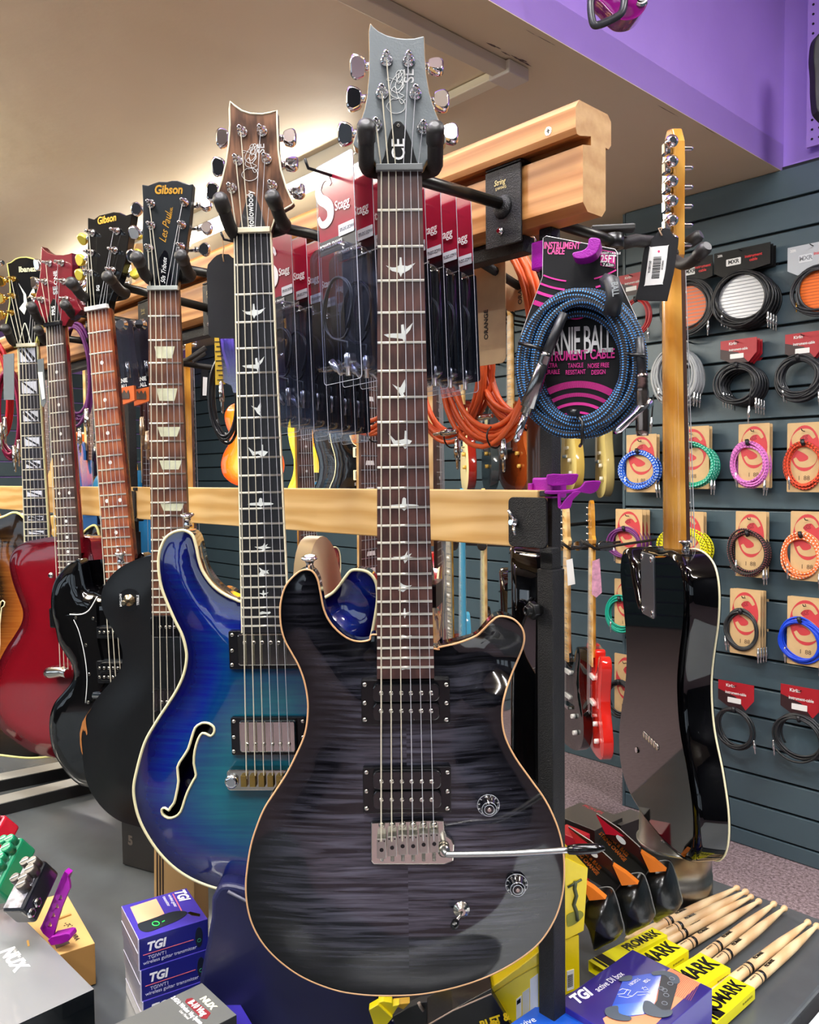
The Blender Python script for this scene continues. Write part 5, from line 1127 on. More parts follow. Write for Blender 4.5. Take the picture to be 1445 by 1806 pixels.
def coil(c, rx, rz, turns, r, mat, par, ax=(1, 0, 0), ay=(0, 1, 0), seed=1, seg=40, depth=.012, spread=.10, name='cable_coil', tilt=0, world=True, n=8, drop=0.0, start=.6):
    """one continuous cable wound into an uneven ring"""
    R = random.Random(seed); ax = Vector(ax).normalized(); ay = Vector(ay).normalized(); up_ = Vector((0, 0, 1)); c = Vector(c); P = []
    ph = [(R.uniform(-1, 1), R.uniform(-1, 1), R.uniform(-1, 1), R.uniform(0, 6)) for _ in range(turns + 2)]
    for i in range(int(turns * seg) + 1):
        t = i / seg; k = int(t); f = t - k; a_ = ph[k]; b_ = ph[k + 1]; L_ = lambda j: a_[j] * (1 - f) + b_[j] * f
        th = 2 * pi * (t + start); e = 1 + spread * L_(0) + spread * .3 * sin(2 * th + a_[3] * (1 - f) + b_[3] * f)
        x = rx * e * cos(th) + rx * spread * .3 * L_(1); z = rz * e * sin(th) + rz * spread * .4 * L_(2) - drop * rz * (sin(th) < 0) * .0
        yv = depth * (L_(1) * .8 + .5 * (t / turns - .5) * 2)
        P.append(c + ax * (x * cos(tilt) - z * sin(tilt)) + up_ * (z * cos(tilt) + x * sin(tilt)) + ay * yv)
    MB().tube([tuple(p) for p in P], r, n).build(name, mat, par, world=world)
    return P
def plug(par, a, d, L=.052, r=.0045, m=None, tipm=None, world=True, name='jack_plug'):
    a = Vector(a); d = Vector(d).normalized(); k = L
    MB().lathe([(0, r * .55), (.004, r * .8), (k * .28, r * .85), (k * .30, r), (k * .62, r), (k * .64, r * .55), (k * .66, r * .52), (k * .90, r * .52), (k * .92, r * .38), (k * .95, r * .5), (k, r * .2)], a, d, 12).build(name, m or NICKEL, par, world=world)
def tie(par, p, ax, r=.010, m=None, world=True, th=.0012, name='cable_tie'):
    p = Vector(p); ax = Vector(ax).normalized(); U = ax.orthogonal().normalized(); V = ax.cross(U)
    MB().tube([tuple(p + (U * cos(t * pi / 8) + V * sin(t * pi / 8)) * r) for t in range(16)], th, 5, closed=True).build(name, m or BLK, par, world=world)

# -------- blue woven cable on its black and pink card, front right
FE = Frame(PX(1010, 600, -.452), yaw=30)
print('FE depth', (FE.o - CAM).dot(fwd))
E1 = FE.thing('woven_cable', 'blue and black woven instrument cable coiled on a black and pink card', 'cable')
c8 = crop(820, 380, 2.312)
card = c8([(320,92),(332,84),(612,138),(622,152),(622,250),(700,420),(700,700),(560,820),(330,830),(232,700),(232,480),(318,250)])
MB().ext(F_ if False else FE.pts(card, .02), .02, .0212).build('backing_card', M('050506', .5, spec=.25), E1)
MB().tube([(x, .0205, z) for x, z in FE.pts(card, .02)], .0005, 4, closed=True).build('card_edge', M('d8d4d0', .5), E1)
PNK = M('e8309a', .45)
def T_(K, p, y=0): q = FE.l(*K([p])[0], y); return (q[0], y, q[1])
text(E1, 'INSTRUMENT', T_(c8, (396,124), .0197), .0088, M('f05aa0', .5), (1, 0, -.10), bold=.02, wid=.64)
text(E1, 'CABLE', T_(c8, (372,146), .0197), .0088, M('f05aa0', .5), (1, 0, -.10), bold=.02, wid=.64)
bx = FE.pts(c8([(556,140),(614,150),(614,216),(554,204)]), .02); MB().ext(bx, .0194, .0199).build('size_panel', PNK, E1)
bx = FE.pts(c8([(560,143),(610,153),(610,166),(560,156)]), .02); MB().ext(bx, .0190, .0194).build('size_panel', M('0c0b0d', .4), E1)
bx = FE.pts(c8([(558,188),(612,199),(612,213),(557,202)]), .02); MB().ext(bx, .0190, .0194).build('size_panel', M('0c0b0d', .4), E1)
text(E1, '25FT', T_(c8, (585,178), .0188), .0095, WHITE, (1, 0, -.10), bold=.02, wid=.72)
text(E1, '7.62m', T_(c8, (585,202), .0188), .004, WHITE, (1, 0, -.10), bold=.02)
text(E1, 'STRAIGHT / ANGLE', T_(c8, (585,154), .0188), .0026, WHITE, (1, 0, -.10), bold=.02)
# pink comb arcs: upper left pair, right pair, lower fan
def in_poly(p, poly):
    c = False; n_ = len(poly)
    for i in range(n_):
        a, b = poly[i], poly[(i + 1) % n_]
        if (a[1] > p[1]) != (b[1] > p[1]) and p[0] < (b[0] - a[0]) * (p[1] - a[1]) / (b[1] - a[1]) + a[0]: c = not c
    return c
CARDP = FE.pts(card, .02)
def arcs(cx, cy, r0s, a0, a1, th, dash):
    cc = FE.l(*c8([(cx, cy)])[0], .02); k = FE.l(*c8([(cx + 100, cy)])[0], .02)[0] - cc[0]; k /= 100
    for r_, t_ in zip(r0s, th):
        N_ = int(abs(a1 - a0) * r_ / (3.2 if dash else 8)); m = MB()
        for i in range(N_):
            g0 = radians(a0 + (a1 - a0) * i / N_) if False else a0 + (a1 - a0) * i / N_; g1 = a0 + (a1 - a0) * (i + (.62 if t_ > 14 else 1)) / N_
            q4 = [(cc[0] + k * rr * cos(g), cc[1] + k * rr * sin(g)) for rr, g in ((r_, g0), (r_, g1), (r_ + t_, g1), (r_ + t_, g0))]
            if all(in_poly(p_, CARDP) for p_ in q4): m.ext(q4, .0192, .0199)
        m.build('pink_arc', PNK, E1)['kind'] = 'stuff'
arcs(455, 950, (75, 110, 145, 180, 215, 252), radians(35), radians(145), (5, 7, 9, 12, 16, 28), True)
arcs(470, -60, (330, 365, 400, 440), radians(-152), radians(-100), (6, 8, 12, 20), True)
arcs(470, -60, (330, 365), radians(-80), radians(-52), (6, 8), True)
arcs(455, 350, (70, 60), radians(-150), radians(-40), (6, 6), False)
text(E1, 'ERNIE BALL', T_(c8, (466,515), .0185), .036, WHITE, bold=.012, wid=.37, sp=.9)
text(E1, 'INSTRUMENT CABLE', T_(c8, (452,572), .0185), .0125, PNK, bold=.02, wid=.62)
for s_, x in (('ULTRA\nDURABLE', 352), ('TANGLE\nRESISTANT', 452), ('NOISE FREE\nDESIGN', 545)): text(E1, s_, T_(c8, (x, 626), .0185), .0062, PNK, bold=.01, wid=.62)
BR = braid('blue_braid', '080b14', '3f8fd8', 3, 210, .52)
cc = FE.o + FE.ex * FE.l(*c8([(468,600)])[0])[0] + FE.ez * FE.l(*c8([(468,600)])[0])[1]
a = FE.l(*c8([(240,600)])[0]); b = FE.l(*c8([(700,600)])[0]); tz = FE.l(*c8([(480,315)])[0]); bz = FE.l(*c8([(440,880)])[0])
coil(cc + FE.ey * .004, (b[0] - a[0]) / 2 * .93, (tz[1] - bz[1]) / 2 * .94, 12, .0041, BR, E1, FE.ex, FE.ey, seed=5, depth=.014, spread=.17, n=12, seg=48, tilt=-.05)
pA, pB, pC = T_(c8, (405,400), -.012), T_(c8, (335,560), -.016), T_(c8, (235,845), -.018)
V3 = Vector
MB().tube([pA, tuple(V3(pA).lerp(V3(pB), .5)), pB], [.0042, .0046, .0046], 12).build('cable_boot', M('16181c', .45), E1)
dd_ = V3(pC) - V3(pB)
MB().lathe([(0, .0050), (.004, .0058), (.0045, .0052), (.007, .0058), (.0075, .0052), (.010, .0058), (.0105, .0052), (.013, .006), (.052, .0072), (.0525, .0052), (.058, .0052)], pB, dd_, 18).build('jack_barrel', M('8c8a88', .2, 1), E1)
MB().lathe([(.055, .0033), (.078, .0033), (.079, .0024), (.082, .0034), (.086, .0012)], pB, dd_, 14).build('jack_tip', CHROME, E1)
qA, qB, qC = T_(c8, (712,500), -.010), T_(c8, (722,645), -.012), T_(c8, (724,790), -.012)
MB().tube([qA, qB], .0042, 12).build('cable_boot', M('16181c', .45), E1)
MB().lathe([(0, .0050), (.004, .0056), (.0045, .0050), (.008, .0056), (.0085, .005), (.012, .0056), (.0125, .0052), (.016, .006), (.050, .006), (.055, .005)], qB, V3(qC) - V3(qB), 18).build('jack_barrel', M('8c7e76', .2, 1), E1)
MB().lathe([(-.006, .005), (.006, .0055), (.012, .0035), (.032, .0033), (.036, .0015)], V3(T_(c8, (735,775), -.012)), V3(T_(c8, (660,845), -.018)) - V3(T_(c8, (735,775), -.012)), 14).build('jack_tip', CHROME, E1)
def strap(pts, r, m, nm): MB().tube([T_(c8, p, y) for p, y in pts], r, 6).build(nm, m, E1)
strap([((580,268), -.004), ((600,275), -.018), ((612,330), -.02), ((600,400), -.012)], .0075, M('1c1e20', .5), 'strap_wrap')
text(E1, 'BALL', T_(c8, (612,300), -.0285), .008, M('9aa0a0', .5), (.1, 0, -1), (1, 0, .1), bold=.02, wid=.7)
strap([((222,520), -.012), ((280,535), -.02), ((350,560), -.012)], .0018, BLK, 'cable_tie')
strap([((665,565), -.012), ((735,572), -.016)], .0018, BLK, 'cable_tie')
strap([((440,795), -.004), ((480,840), -.018), ((480,925), -.018), ((470,940), .004)], .0016, BLK, 'cable_tie')
strap([((425,800), -.01), ((460,805), -.016)], .0035, BLK, 'cable_tie')

# -------- printed magenta hooks clipped on the post
MAG = M('a016a0', .38, bump=.25, bscale=700)
PO = Vector((a1.x, .722, 0))
def mag_hook(label, yy, pts_curl, d):
    t = thing('printed_hook', label, 'hook', PO + Vector((0, 0, DD(985, yy, .88).z)), 'magenta hooks')
    return t
z2 = PY(985, 862, .715).z
h2_ = thing('printed_hook', 'empty magenta printed hook clipped on the black post beside the lower beam', 'hook', (PO.x, PO.y, z2))
MB().box((0, -.002, .001), (.028, .026, .022)).build('clip_collar', MAG, h2_, bev=.002)
MB().box((-.0145, -.012, -.004), (.006, .012, .020)).build('clip_lip', MAG, h2_, bev=.001)
def ribbon(par, pts, wv, th, name, F=None):
    """bent strip: px path at a depth, wide along wv"""
    P = [Vector(p) for p in pts]; W_ = Vector(wv) / 2; m = MB(); vs = []; n_ = len(P)
    for i, p in enumerate(P):
        a_ = P[max(i - 1, 0)]; b_ = P[min(i + 1, n_ - 1)]; t_ = (b_ - a_).normalized(); N_ = t_.cross(W_).normalized() * th / 2
        vs += [p - W_ - N_, p + W_ - N_, p + W_ + N_, p - W_ + N_]
    f = []
    for i in range(n_ - 1):
        o = i * 4
        for j in range(4): f.append((o + j, o + (j + 1) % 4, o + 4 + (j + 1) % 4, o + 4 + j))
    f += [(3, 2, 1, 0), tuple(4 * (n_ - 1) + j for j in range(4))]
    m.add(vs, f, 0, False); return m.build(name, MAG, par, world=True, bev=.0008)
def ext_w(F, par, poly, y0, y1, name, mat, bev=.0008):
    m = MB().ext(poly, y0, y1); m.v = [tuple(F.o + F.R @ Vector(v)) for v in m.v]; return m.build(name, mat, par, world=True, bev=bev)
FH = Frame((1000, 860, .862), yaw=38); KH = crop(900, 700, 3.6125)
ext_w(FH, h2_, cat(FH.pts(KH([(236,495),(330,492),(428,490),(431,512),(418,542),(392,560),(345,563),(300,566),(240,560)])), 2), -.004, .020, 'hook_tray', MAG)
ext_w(FH, h2_, cat(FH.pts(KH([(225,598),(300,596),(400,590),(445,576),(470,548),(486,538),(568,534),(569,556),(548,598),(505,616),(445,606),(400,610),(300,618),(225,616)])), 2), -.012, .008, 'hook_tongue', MAG)
ext_w(FH, h2_, FH.pts(KH([(300,604),(320,608),(324,690),(320,710),(304,706)])), -.012, .006, 'hook_brace', MAG)
ext_w(FH, h2_, cat(FH.pts(KH([(312,710),(380,706),(396,655),(448,604),(400,602),(350,650),(322,690)])), 2), -.013, .004, 'hook_brace', MAG)
z1 = PY(965, 450, .715).z
h1_ = thing('printed_hook', 'magenta printed hook on the black post carrying the blue woven cable', 'hook', (PO.x, PO.y, z1))
MB().box((-.0, -.002, .0), (.028, .026, .030)).build('clip_collar', MAG, h1_, bev=.002)
ext_w(FE, h1_, cat(FE.pts(c8([(443,158),(480,150),(502,134),(508,104),(522,97),(553,103),(554,128),(538,160),(505,178),(468,183),(446,176)])), 2), -.006, .016, 'hook_arm', MAG)
MB().tube([PO + Vector((.006, -.012, z1)), FE.L(470, 0) * 0 + FE.o + FE.R @ FE.L(*c8([(465,172)])[0], .022)], .004, 8).build('hook_stem', MAG, h1_, world=True)

# -------- orange cables on kraft cards behind
ORG = M('e0602a', .42); KRAFT = M('c0a278', .7, var=.08, bscale=40)
def orange(c, label, rx, rz, seed, cardpx=None):
    t = thing('instrument_cable', label, 'cable', c)
    coil(c, rx, rz, 7, .0034, ORG, t, (1, 0, 0), (0, 1, 0), seed=seed, depth=.012, spread=.13, n=8)
    tie(t, Vector(c) + Vector((.01, -.005, -rz)), (1, 0, .1), .014)
    plug(t, Vector(c) + Vector((rx * .35, -.008, -rz * 1.0)), (.02, 0, -1), .045)
    plug(t, Vector(c) + Vector((-rx * .55, -.018, -rz * .92)), (-1, 0, -.05), .045)
    return t
oc1 = PY(865, 600, .80); orange(oc1, 'orange instrument cable hanging between the red blister packs and the blue woven cable', .078, .125, 3)
oc2 = PY(925, 590, .86); orange(oc2, 'orange instrument cable hanging just behind the first orange one, left of the post', .075, .115, 4)
oc3 = PY(655, 640, .80); orange(oc3, 'orange instrument cable showing below the blister packs left of the charcoal guitar neck', .078, .105, 8)
oc4 = PY(790, 655, .84); orange(oc4, 'orange instrument cable showing below the blister packs right of the charcoal guitar neck', .07, .095, 12)
for (px, py, w_, h_, y, lb_) in ((858, 530, .062, .16, .775, 'kraft card with a black printed crest, holding the first orange cable'), (918, 470, .05, .11, .835, 'kraft card holding the second orange cable, beside the post')):
    o_ = PY(px, py, y); t = thing('header_card', lb_, 'card', o_)
    MB().ext(rrect(-w_ / 2, -h_ / 2, w_ / 2, h_ / 2, .008), 0, .001).build('card_face', KRAFT, t)
    m = MB()
    for i in range(12):
        g = radians(200 + i * 12.7); m.ext([(.02 * cos(g) * k_ , h_ / 2 - .006 + .02 * sin(g) * k_) for k_ in (1, 1.25)] + [(.026 * cos(g + .1), h_ / 2 - .006 + .026 * sin(g + .1)), (.020 * cos(g + .12), h_ / 2 - .006 + .020 * sin(g + .12))], -.0006, 0)
    m.ext([(0, h_ / 2 - .004), (-.015, h_ / 2 - .03), (.015, h_ / 2 - .03)], -.0006, 0)
    m.build('printed_crest', M('1c1814', .6), t)['kind'] = 'stuff'
    text(t, 'ORANGE', (0, -.0006, -.03), .009, M('2a2018', .6), (0, 0, 1), (-1, 0, 0), bold=.02)

# -------- tags
def tag_px(name, label, K, pts, d, yaw, m, catg='tag', th=.0012, tilt=0):
    P = K(pts) if K else pts; cx = sum(p[0] for p in P) / len(P); cy = sum(p[1] for p in P) / len(P)
    F = Frame((cx, cy, d), yaw=yaw, tilt=tilt); t = F.thing(name, label, catg); MB().ext(F.pts(P), 0, th).build('tag_card', m, t); return F, t
BT = M('07080c', .6, spec=.25)
F_, t_ = tag_px('price_tag', 'blank black swing tag hanging by twine beside the blue guitar headstock', crop(220, 150, 2.89), [(455,880),(470,868),(490,860),(530,862),(550,880),(600,900),(600,1292),(440,1286),(428,1275),(418,950),(424,915)], 1.0, 40, BT)
MB().tube([F_.L(*p, -.001) for p in crop(220, 150, 2.89)([(505,900),(500,870),(505,830),(498,790),(505,750)])], .0008, 5).build('twine', M('b8946a', .8), t_)
F_, t_ = tag_px('price_tag', 'black swing tag with white barcode label tied to the headstock of the turned black guitar', crop(1080, 240, 3.959), [(160,1140),(190,1020),(215,830),(235,745),(290,705),(325,660),(360,640),(400,650),(425,690),(465,712),(462,760),(430,960),(385,1152),(270,1152)], 1.0, 42, BT)
k1 = crop(1080, 240, 3.959)
MB().ext(cat(F_.pts(k1([(262,780),(270,776),(385,765),(390,775),(372,930),(352,1028),(345,1035),(232,1045),(228,1035),(245,900)])), 2), -.0006, 0).build('barcode_label', M('ecebe6', .5), t_)
m = MB(); R_ = random.Random(3); zz = 845
while zz < 990:
    h = R_.choice((3, 3, 5, 7)); u = (zz - 845) / 145
    a_ = [F_.l(*p, -.0007) for p in k1([(290 - 16 * u, zz), (345 - 16 * u, zz - 4), (345 - 16 * u, zz + h - 4), (290 - 16 * u, zz + h)])]
    m.ext(a_, -.0009, -.0006); zz += h + R_.choice((3, 4, 6))
m.build('barcode', M('1a1a1a', .6), t_)['kind'] = 'stuff'
q = F_.l(*k1([(262, 915)])[0]); text(t_, '9100150', (q[0], -.0009, q[1]), .0042, M('2a2a2a', .6), (.12, 0, 1), (-1, 0, .12))
q = F_.l(*k1([(352, 900)])[0]); text(t_, '4159041', (q[0], -.0009, q[1]), .0034, M('2a2a2a', .6), (.12, 0, 1), (-1, 0, .12))
q = F_.l(*k1([(325, 806)])[0]); MB().ext(circ(q[0], q[1], .0014, n=12), -.0009, -.0006).build('pink_dot', M('d8306a', .5), t_)
MB().tube([F_.L(*p, -.001) for p in k1([(348,695),(335,670),(325,645),(350,640),(340,660)])], .0009, 5).build('twine', M('c9a888', .8), t_)
F_, t_ = tag_px('price_tag', 'grey swing tag at the left edge behind the archtop neck', crop(0, 550, 4.513), [(25,340),(110,330),(112,700),(30,700)], 1.62, 35, M('5c6468', .6))
F_, t_ = tag_px('price_tag', 'grey swing tag with white label between the archtop and red guitar necks', crop(0, 550, 4.513), [(296,380),(345,370),(365,720),(345,760),(325,740)], 1.60, 35, M('5c6468', .6))
MB().ext(F_.pts(crop(0, 550, 4.513)([(302,480),(340,478),(360,690),(336,700)])), -.0006, 0).build('white_label', WHITE, t_)
F_, t_ = tag_px('price_tag', 'small black tag with white label on the amber neck behind the rack', crop(340, 560, 5.016), [(78,430),(140,440),(128,560),(118,725),(66,725)], 1.72, 40, BT)
MB().ext(F_.pts(crop(340, 560, 5.016)([(92,525),(130,530),(122,690),(88,690)])), -.0006, 0).build('white_label', WHITE, t_)
F_, t_ = tag_px('price_tag', 'white tag hanging on the pale neck right of the post', None, [(999, 988), (1010, 985), (1015, 1030), (1002, 1033)], 3.1, 40, WHITE)
F_, t_ = tag_px('cord_pouch', 'small pink patterned tag hanging on the amber neck right of the post', None, [(1045, 990), (1058, 985), (1062, 1045), (1052, 1054), (1044, 1048)], 3.0, 40, M('c890a8', .5, var=.3, bscale=60))

# -------- pieces hanging at the left
F_, t_ = tag_px('tape_strap', 'yellow marked strap end hanging behind the blank black tag', crop(340, 560, 5.016), [(192,178),(232,180),(262,400),(288,590),(200,596),(198,400)], 1.25, 40, M('c8a428', .5))
m = MB()
for i in range(9):
    q = F_.l(*crop(340, 560, 5.016)([(205 + i * 3, 215 + 42 * i)])[0]); m.box((q[0] + .004, -.0004, q[1]), (.007 if i % 2 else .012, .0008, .0012))
m.build('strap_marks', M('1a1a1a', .5), t_)['kind'] = 'stuff'
F_, t_ = tag_px('plastic_pouch', 'clear pouch with lilac strings beside the blue guitar neck', crop(340, 560, 5.016), [(232,180),(400,180),(400,665),(360,665),(340,600),(270,570),(258,420)], 1.22, 40, clear_plastic('pouch', 'c8b8f0', .2, .15))
for i in range(4): MB().tube([F_.L(*p, .003 + i * .002) for p in crop(340, 560, 5.016)([(262 + 28 * i, 190), (275 + 28 * i, 300), (310 + 22 * i, 420), (330 + 20 * i, 520)])], .003, 6).build('lilac_cord', M('9a86d8', .5), t_)
bc = DD(397, 705, 1.27); t = thing('instrument_cable', 'black cable coil hanging left of the blue guitar neck', 'cable', bc)
coil(bc, .020, .062, 6, .0026, M('0e0f12', .35, coat=.4), t, rt0, fwd, seed=21, depth=.016, spread=.14)
plug(t, DD(390, 672, 1.25), (.05, 0, -1), .05)
pc = DD(138, 660, 1.72); t = thing('instrument_cable', 'dark purple cable coil hanging between the red and reddish-board necks', 'cable', pc)
coil(pc, .030, .095, 6, .0032, M('5a1a5c', .5), t, rt0, fwd, seed=22, depth=.016, spread=.14)
plug(t, DD(152, 720, 1.66), (.1, 0, -1), .06, r=.006); plug(t, DD(140, 755, 1.66), (.02, 0, -1), .05, r=.005)
for i, (px, py, c_, lb_) in enumerate(((-4, 690, 'b81420', 'bright red cable coil at the left edge'), (20, 730, '8a0c40', 'dark red cable coil at the left edge below the grey tag'))):
    cc_ = DD(px, py, 1.85); t = thing('instrument_cable', lb_, 'cable', cc_); coil(cc_, .03, .10, 6, .0035, M(c_, .4), t, rt0, fwd, seed=30 + i, depth=.016, spread=.14)
    plug(t, DD(px + 12, py + 45, 1.8), (0, 0, -1), .06, r=.005); plug(t, DD(px + 4, py + 55, 1.8), (.1, 0, -1), .06, r=.005)
# clear strap-lock packs behind the reddish neck
CP = crop(0, 550, 4.513)
def strap_pack(pts, foot, label, d):
    P = CP(pts); cx = sum(p[0] for p in P) / len(P); cy = sum(p[1] for p in P) / len(P); F = Frame((cx, cy, d), yaw=35); t = F.thing('accessory_pack', label, 'pack')
    MB().ext(F.pts(P), .012, .013).build('back_sheet', M('26222c', .2, coat=.8), t)
    MB().ext(F.pts(P), -.006, -.0055).build('clear_front', CLR, t)
    MB().ext(F.pts(CP(foot)), -.007, .0).build('orange_card', M('dd6a2a', .45), t)
    f = F.pts(CP(foot)); cx = sum(a for a, b in f) / len(f); cz = sum(b for a, b in f) / len(f)
    MB().ext([(cx + x * .010, cz + z * .010) for x, z in ((-1, -.6), (1, -.6), (1, .2), (.8, .9), (.4, .3), (0, .95), (-.4, .3), (-.8, .9), (-1, .2))], -.008, -.0068).build('crest', M('4a4038', .4), t)
    p0 = F.pts(P); x0 = (p0[0][0] + p0[1][0]) / 2; z0 = p0[0][1]
    for k in range(2): MB().lathe([(0, .009), (.004, .011), (.008, .006), (.012, .008)], (x0 - .009 + .018 * k, -.001, z0 - .012), (0, -1, 0), 14).build('strap_lock', CHROME, t)
    for k in range(2): MB().lathe([(0, .004), (.028, .004)], (x0 - .006 + .02 * k, 0, z0 - .075), (0.1, 0, -1), 10).build('lock_screw', M('9a9a9c', .2, 1), t)
    text(t, 'ERNIE', (x0 + .006, -.0062, z0 - .108), .010, WHITE, (1, 0, .12), bold=.03, wid=.8); text(t, 'BALL', (x0 + .008, -.0062, z0 - .118), .010, WHITE, (1, 0, .12), bold=.03, wid=.8)
strap_pack([(878,60),(1020,60),(1085,590),(925,620)], [(925,618),(1082,588),(1088,705),(938,762)], 'clear accessory pack with orange foot beside the reddish-board neck', 1.42)
strap_pack([(1025,60),(1175,60),(1205,590),(1078,620)], [(1078,625),(1200,600),(1205,710),(1085,752)], 'clear accessory pack with orange foot beside the gold-script guitar neck', 1.46)
for px, py, lb_ in ((250, 735, 'silver jack plug hanging left of the gold-script guitar neck, upper one'), (259, 760, 'silver jack plug hanging left of the gold-script guitar neck, lower one')):
    pp = DD(px, py, 1.55); t = thing('jack_plug', lb_, 'plug', pp); plug(t, pp, (.03, 0, -1), .055, r=.0055, m=M('b09880', .3, .9), name='plug_body'); MB().tube([pp, pp + Vector((0, 0, .12))], .0028, 8).build('cable', M('3a1420', .5), t, world=True)
# white and orange tub beyond the rack
ob = DD(140, 812, 3.2); t = thing('plastic_tub', 'orange and white tub far behind, between the red and reddish-board necks', 'tub', ob)
for k in range(4): MB().ext(rrect(-.05, .06 - .055 * k, .05, .108 - .055 * k, .012), -.03, .03, ).build('orange_tub_wall', M('f0641c' if k < 3 else 'e8e8ea', .35), t)
# ------------------------------------------------------------------ cables on the slatted wall
KR = M('c9a878', .7, var=.06, bscale=30); SRED = M('c23a40', .55)
def wall_cable(label, cb, ob, style, cm, copies=0, nturn=5, r=.0042, seed=1, gap=.024, inner=None, plugs=((-.55, 1), (.75, 1)), lab2=None, group=None, ym=.075, depth=.012, drop=.05):
    x0, y0, x1, y1 = cb; Y = YW - ym
    o = PY((x0 + x1) / 2, y0, Y); F = Frame(o, yaw=0); t = F.thing('instrument_cable', label, 'cable', group)
    w_ = (F.l(x1, y0)[0] - F.l(x0, y0)[0]) / 2; h = -F.l((x0 + x1) / 2, y1)[1]
    c = F.l((ob[0] + ob[2]) / 2, (ob[1] + ob[3]) / 2); rx = (F.l(ob[2], ob[1])[0] - F.l(ob[0], ob[1])[0]) / 2 - r; rz = (F.l(ob[0], ob[1])[1] - F.l(ob[0], ob[3])[1]) / 2 - r
    if style == 'S':
        MB().ext(rrect(-w_, -h, w_, 0, .004, 3), .004, .006).build('card', KR, t)
        MB().ext(circ(0, -h * .37, w_ * .86, h * .33, n=32), .0034, .004).build('red_mark', SRED, t)
        s_mark(t, w_ * .02, -h * .37, w_ * 1.15, h * .46, h * .13, .0028, KR)
        text(t, 'Stagg', (-w_ * .25, .0030, -h * .22), h * .10, M('8a2028', .6), (1, 0, .25), shear=.3)
        text(t, 'I  88', (0, .0034, -h * .80), h * .09, M('5a4630', .7))
    elif style in ('mxr', 'mxrg'):
        cc = M('08080a', .5, spec=.25) if style == 'mxr' else M('b8bdc0', .45)
        MB().ext([(-w_, -h), (-w_ * .6, -h * 1.25), (w_ * .75, -h * 1.05), (w_, -h), (w_, 0), (-w_, 0)], .004, .006).build('card', cc, t)
        MB().ext(rrect(-w_ * .55, -h * .75, -w_ * .02, -h * .42, .003), .003, .004).build('badge', WHITE if style == 'mxr' else M('d4d8da', .5), t)
        text(t, 'MXR', (-w_ * .28, .0028, -h * .58), h * .26, M('202020', .5) if style == 'mxr' else M('8a8e92', .5), bold=.03)
        text(t, 'instrument\ncable', (w_ * .42, .0035, -h * .55), h * .19, M('d8262a', .5), bold=.02)
        text(t, '20ft', (-w_ * .78, .0035, -h * .18), h * .16, WHITE, bold=.02)
        MB().ext(circ(c[0], c[1], rx * .86, rz * .9, n=28), .006, .008).build('inner_sheet', inner, t)
        m = MB()
        for k in range(-6, 7):
            z = c[1] + k * rz * .13; hw = rx * .84 * sqrt(max(0, 1 - (k * .13 / .9) ** 2)); m.box((c[0], .0058, z), (2 * hw, .0006, rz * .025))
        m.build('corrugation', M('8a8c90', .5) if style == 'mxr' else M('b84a10', .5), t)['kind'] = 'stuff'
    elif style == 'red':
        MB().ext([(-w_, -h * .75), (-w_ * .35, -h), (w_ * .55, -h), (w_, -h * .6), (w_, 0), (-w_, 0)], .004, .006, 0).build('card', M('a01824', .45), t)
        MB().ext([(-w_, -h * .75), (-w_ * .35, -h), (w_ * .55, -h), (w_ * .0, -h * .55), (-w_, -h * .35)], .003, .004).build('dark_corner', M('2a1216', .5), t)
        text(t, 'instrument-cable', (0, .0028, -h * .42), h * .15, WHITE, bold=.02, wid=.8)
        text(t, 'Kirlin', (-w_ * .3, .0028, -h * .16), h * .16, WHITE, bold=.02)
        MB().ext(rrect(-w_ * .45, -h * .80, w_ * .3, -h * .60, .002), .002, .003).build('label_panel', WHITE, t)
    coil((c[0], -.002, c[1]), rx * .92, rz * .92, nturn + 2, r, cm, t, (1, 0, 0), (0, 1, 0), seed=seed, depth=depth, spread=.17, world=False, n=7, seg=32)
    if style != 'mxr' and style != 'mxrg': MB().tube([(c[0] - .002, -.014, c[1] + rz + .004), (c[0], -.016, c[1] + rz - .008), (c[0] + .002, -.010, c[1] + rz - .016)], .0075, 8).build('wrap', M('15161a', .5), t)
    for i, (fx, L_) in enumerate(plugs):
        px = c[0] + rx * fx * 1.2; pz = c[1] - rz * .35 - .03 * (i % 2)
        plug(t, (px, -.006, pz), (random.uniform(-.12, .12), 0, -1), .06 * L_, r=.0055, m=M('cfd2d2', .25, .9) if style != 'mxrg' else GOLD, world=False)
    MB().tube([(0, .06, -h * .14), (0, -.018, -h * .12), (-.002, -.022, -h * .09)], .0018, 6).build('hook_wire', M('202022', .4), t)
    for k in range(copies): copy_tree(t, (0, gap * (k + 1), -.002 * (k + 1)), (lab2 or label) if '%s' not in (lab2 or '') else lab2 % ORD[k], group)
    return t
def plain(c, rough=.45): return M(c, rough)
ORI = M('e0703a', .5); SIL = M('b4b6ba', .35, .5)
wall_cable('black cable pack with an orange inner sheet, half hidden behind the maple neck', (1196, 455, 1256, 492), (1166, 492, 1256, 590), 'mxr', plain('1c1d20'), 0, 5, seed=2, inner=ORI)
wall_cable('black cable pack with silver corrugated centre and red lettering, frontmost of its hook', (1258, 437, 1357, 474), (1256, 478, 1362, 574), 'mxr', plain('141518'), 3, 6, seed=3, inner=SIL, group='silver centred cable packs', lab2='black cable pack with silver centre, %s from the front on its hook')
wall_cable('black cable with orange centre under a pale grey card at the right edge, top row', (1388, 428, 1480, 470), (1396, 468, 1500, 556), 'mxrg', plain('26282c'), 0, 5, seed=4, inner=M('f07014', .5), plugs=((-.7, .6),))
wall_cable('black cable with red card just right of the blue woven cable, upper row', (1090, 482, 1140, 520), (1100, 525, 1148, 590), 'red', plain('9c1c20'), 0, 3, seed=5)
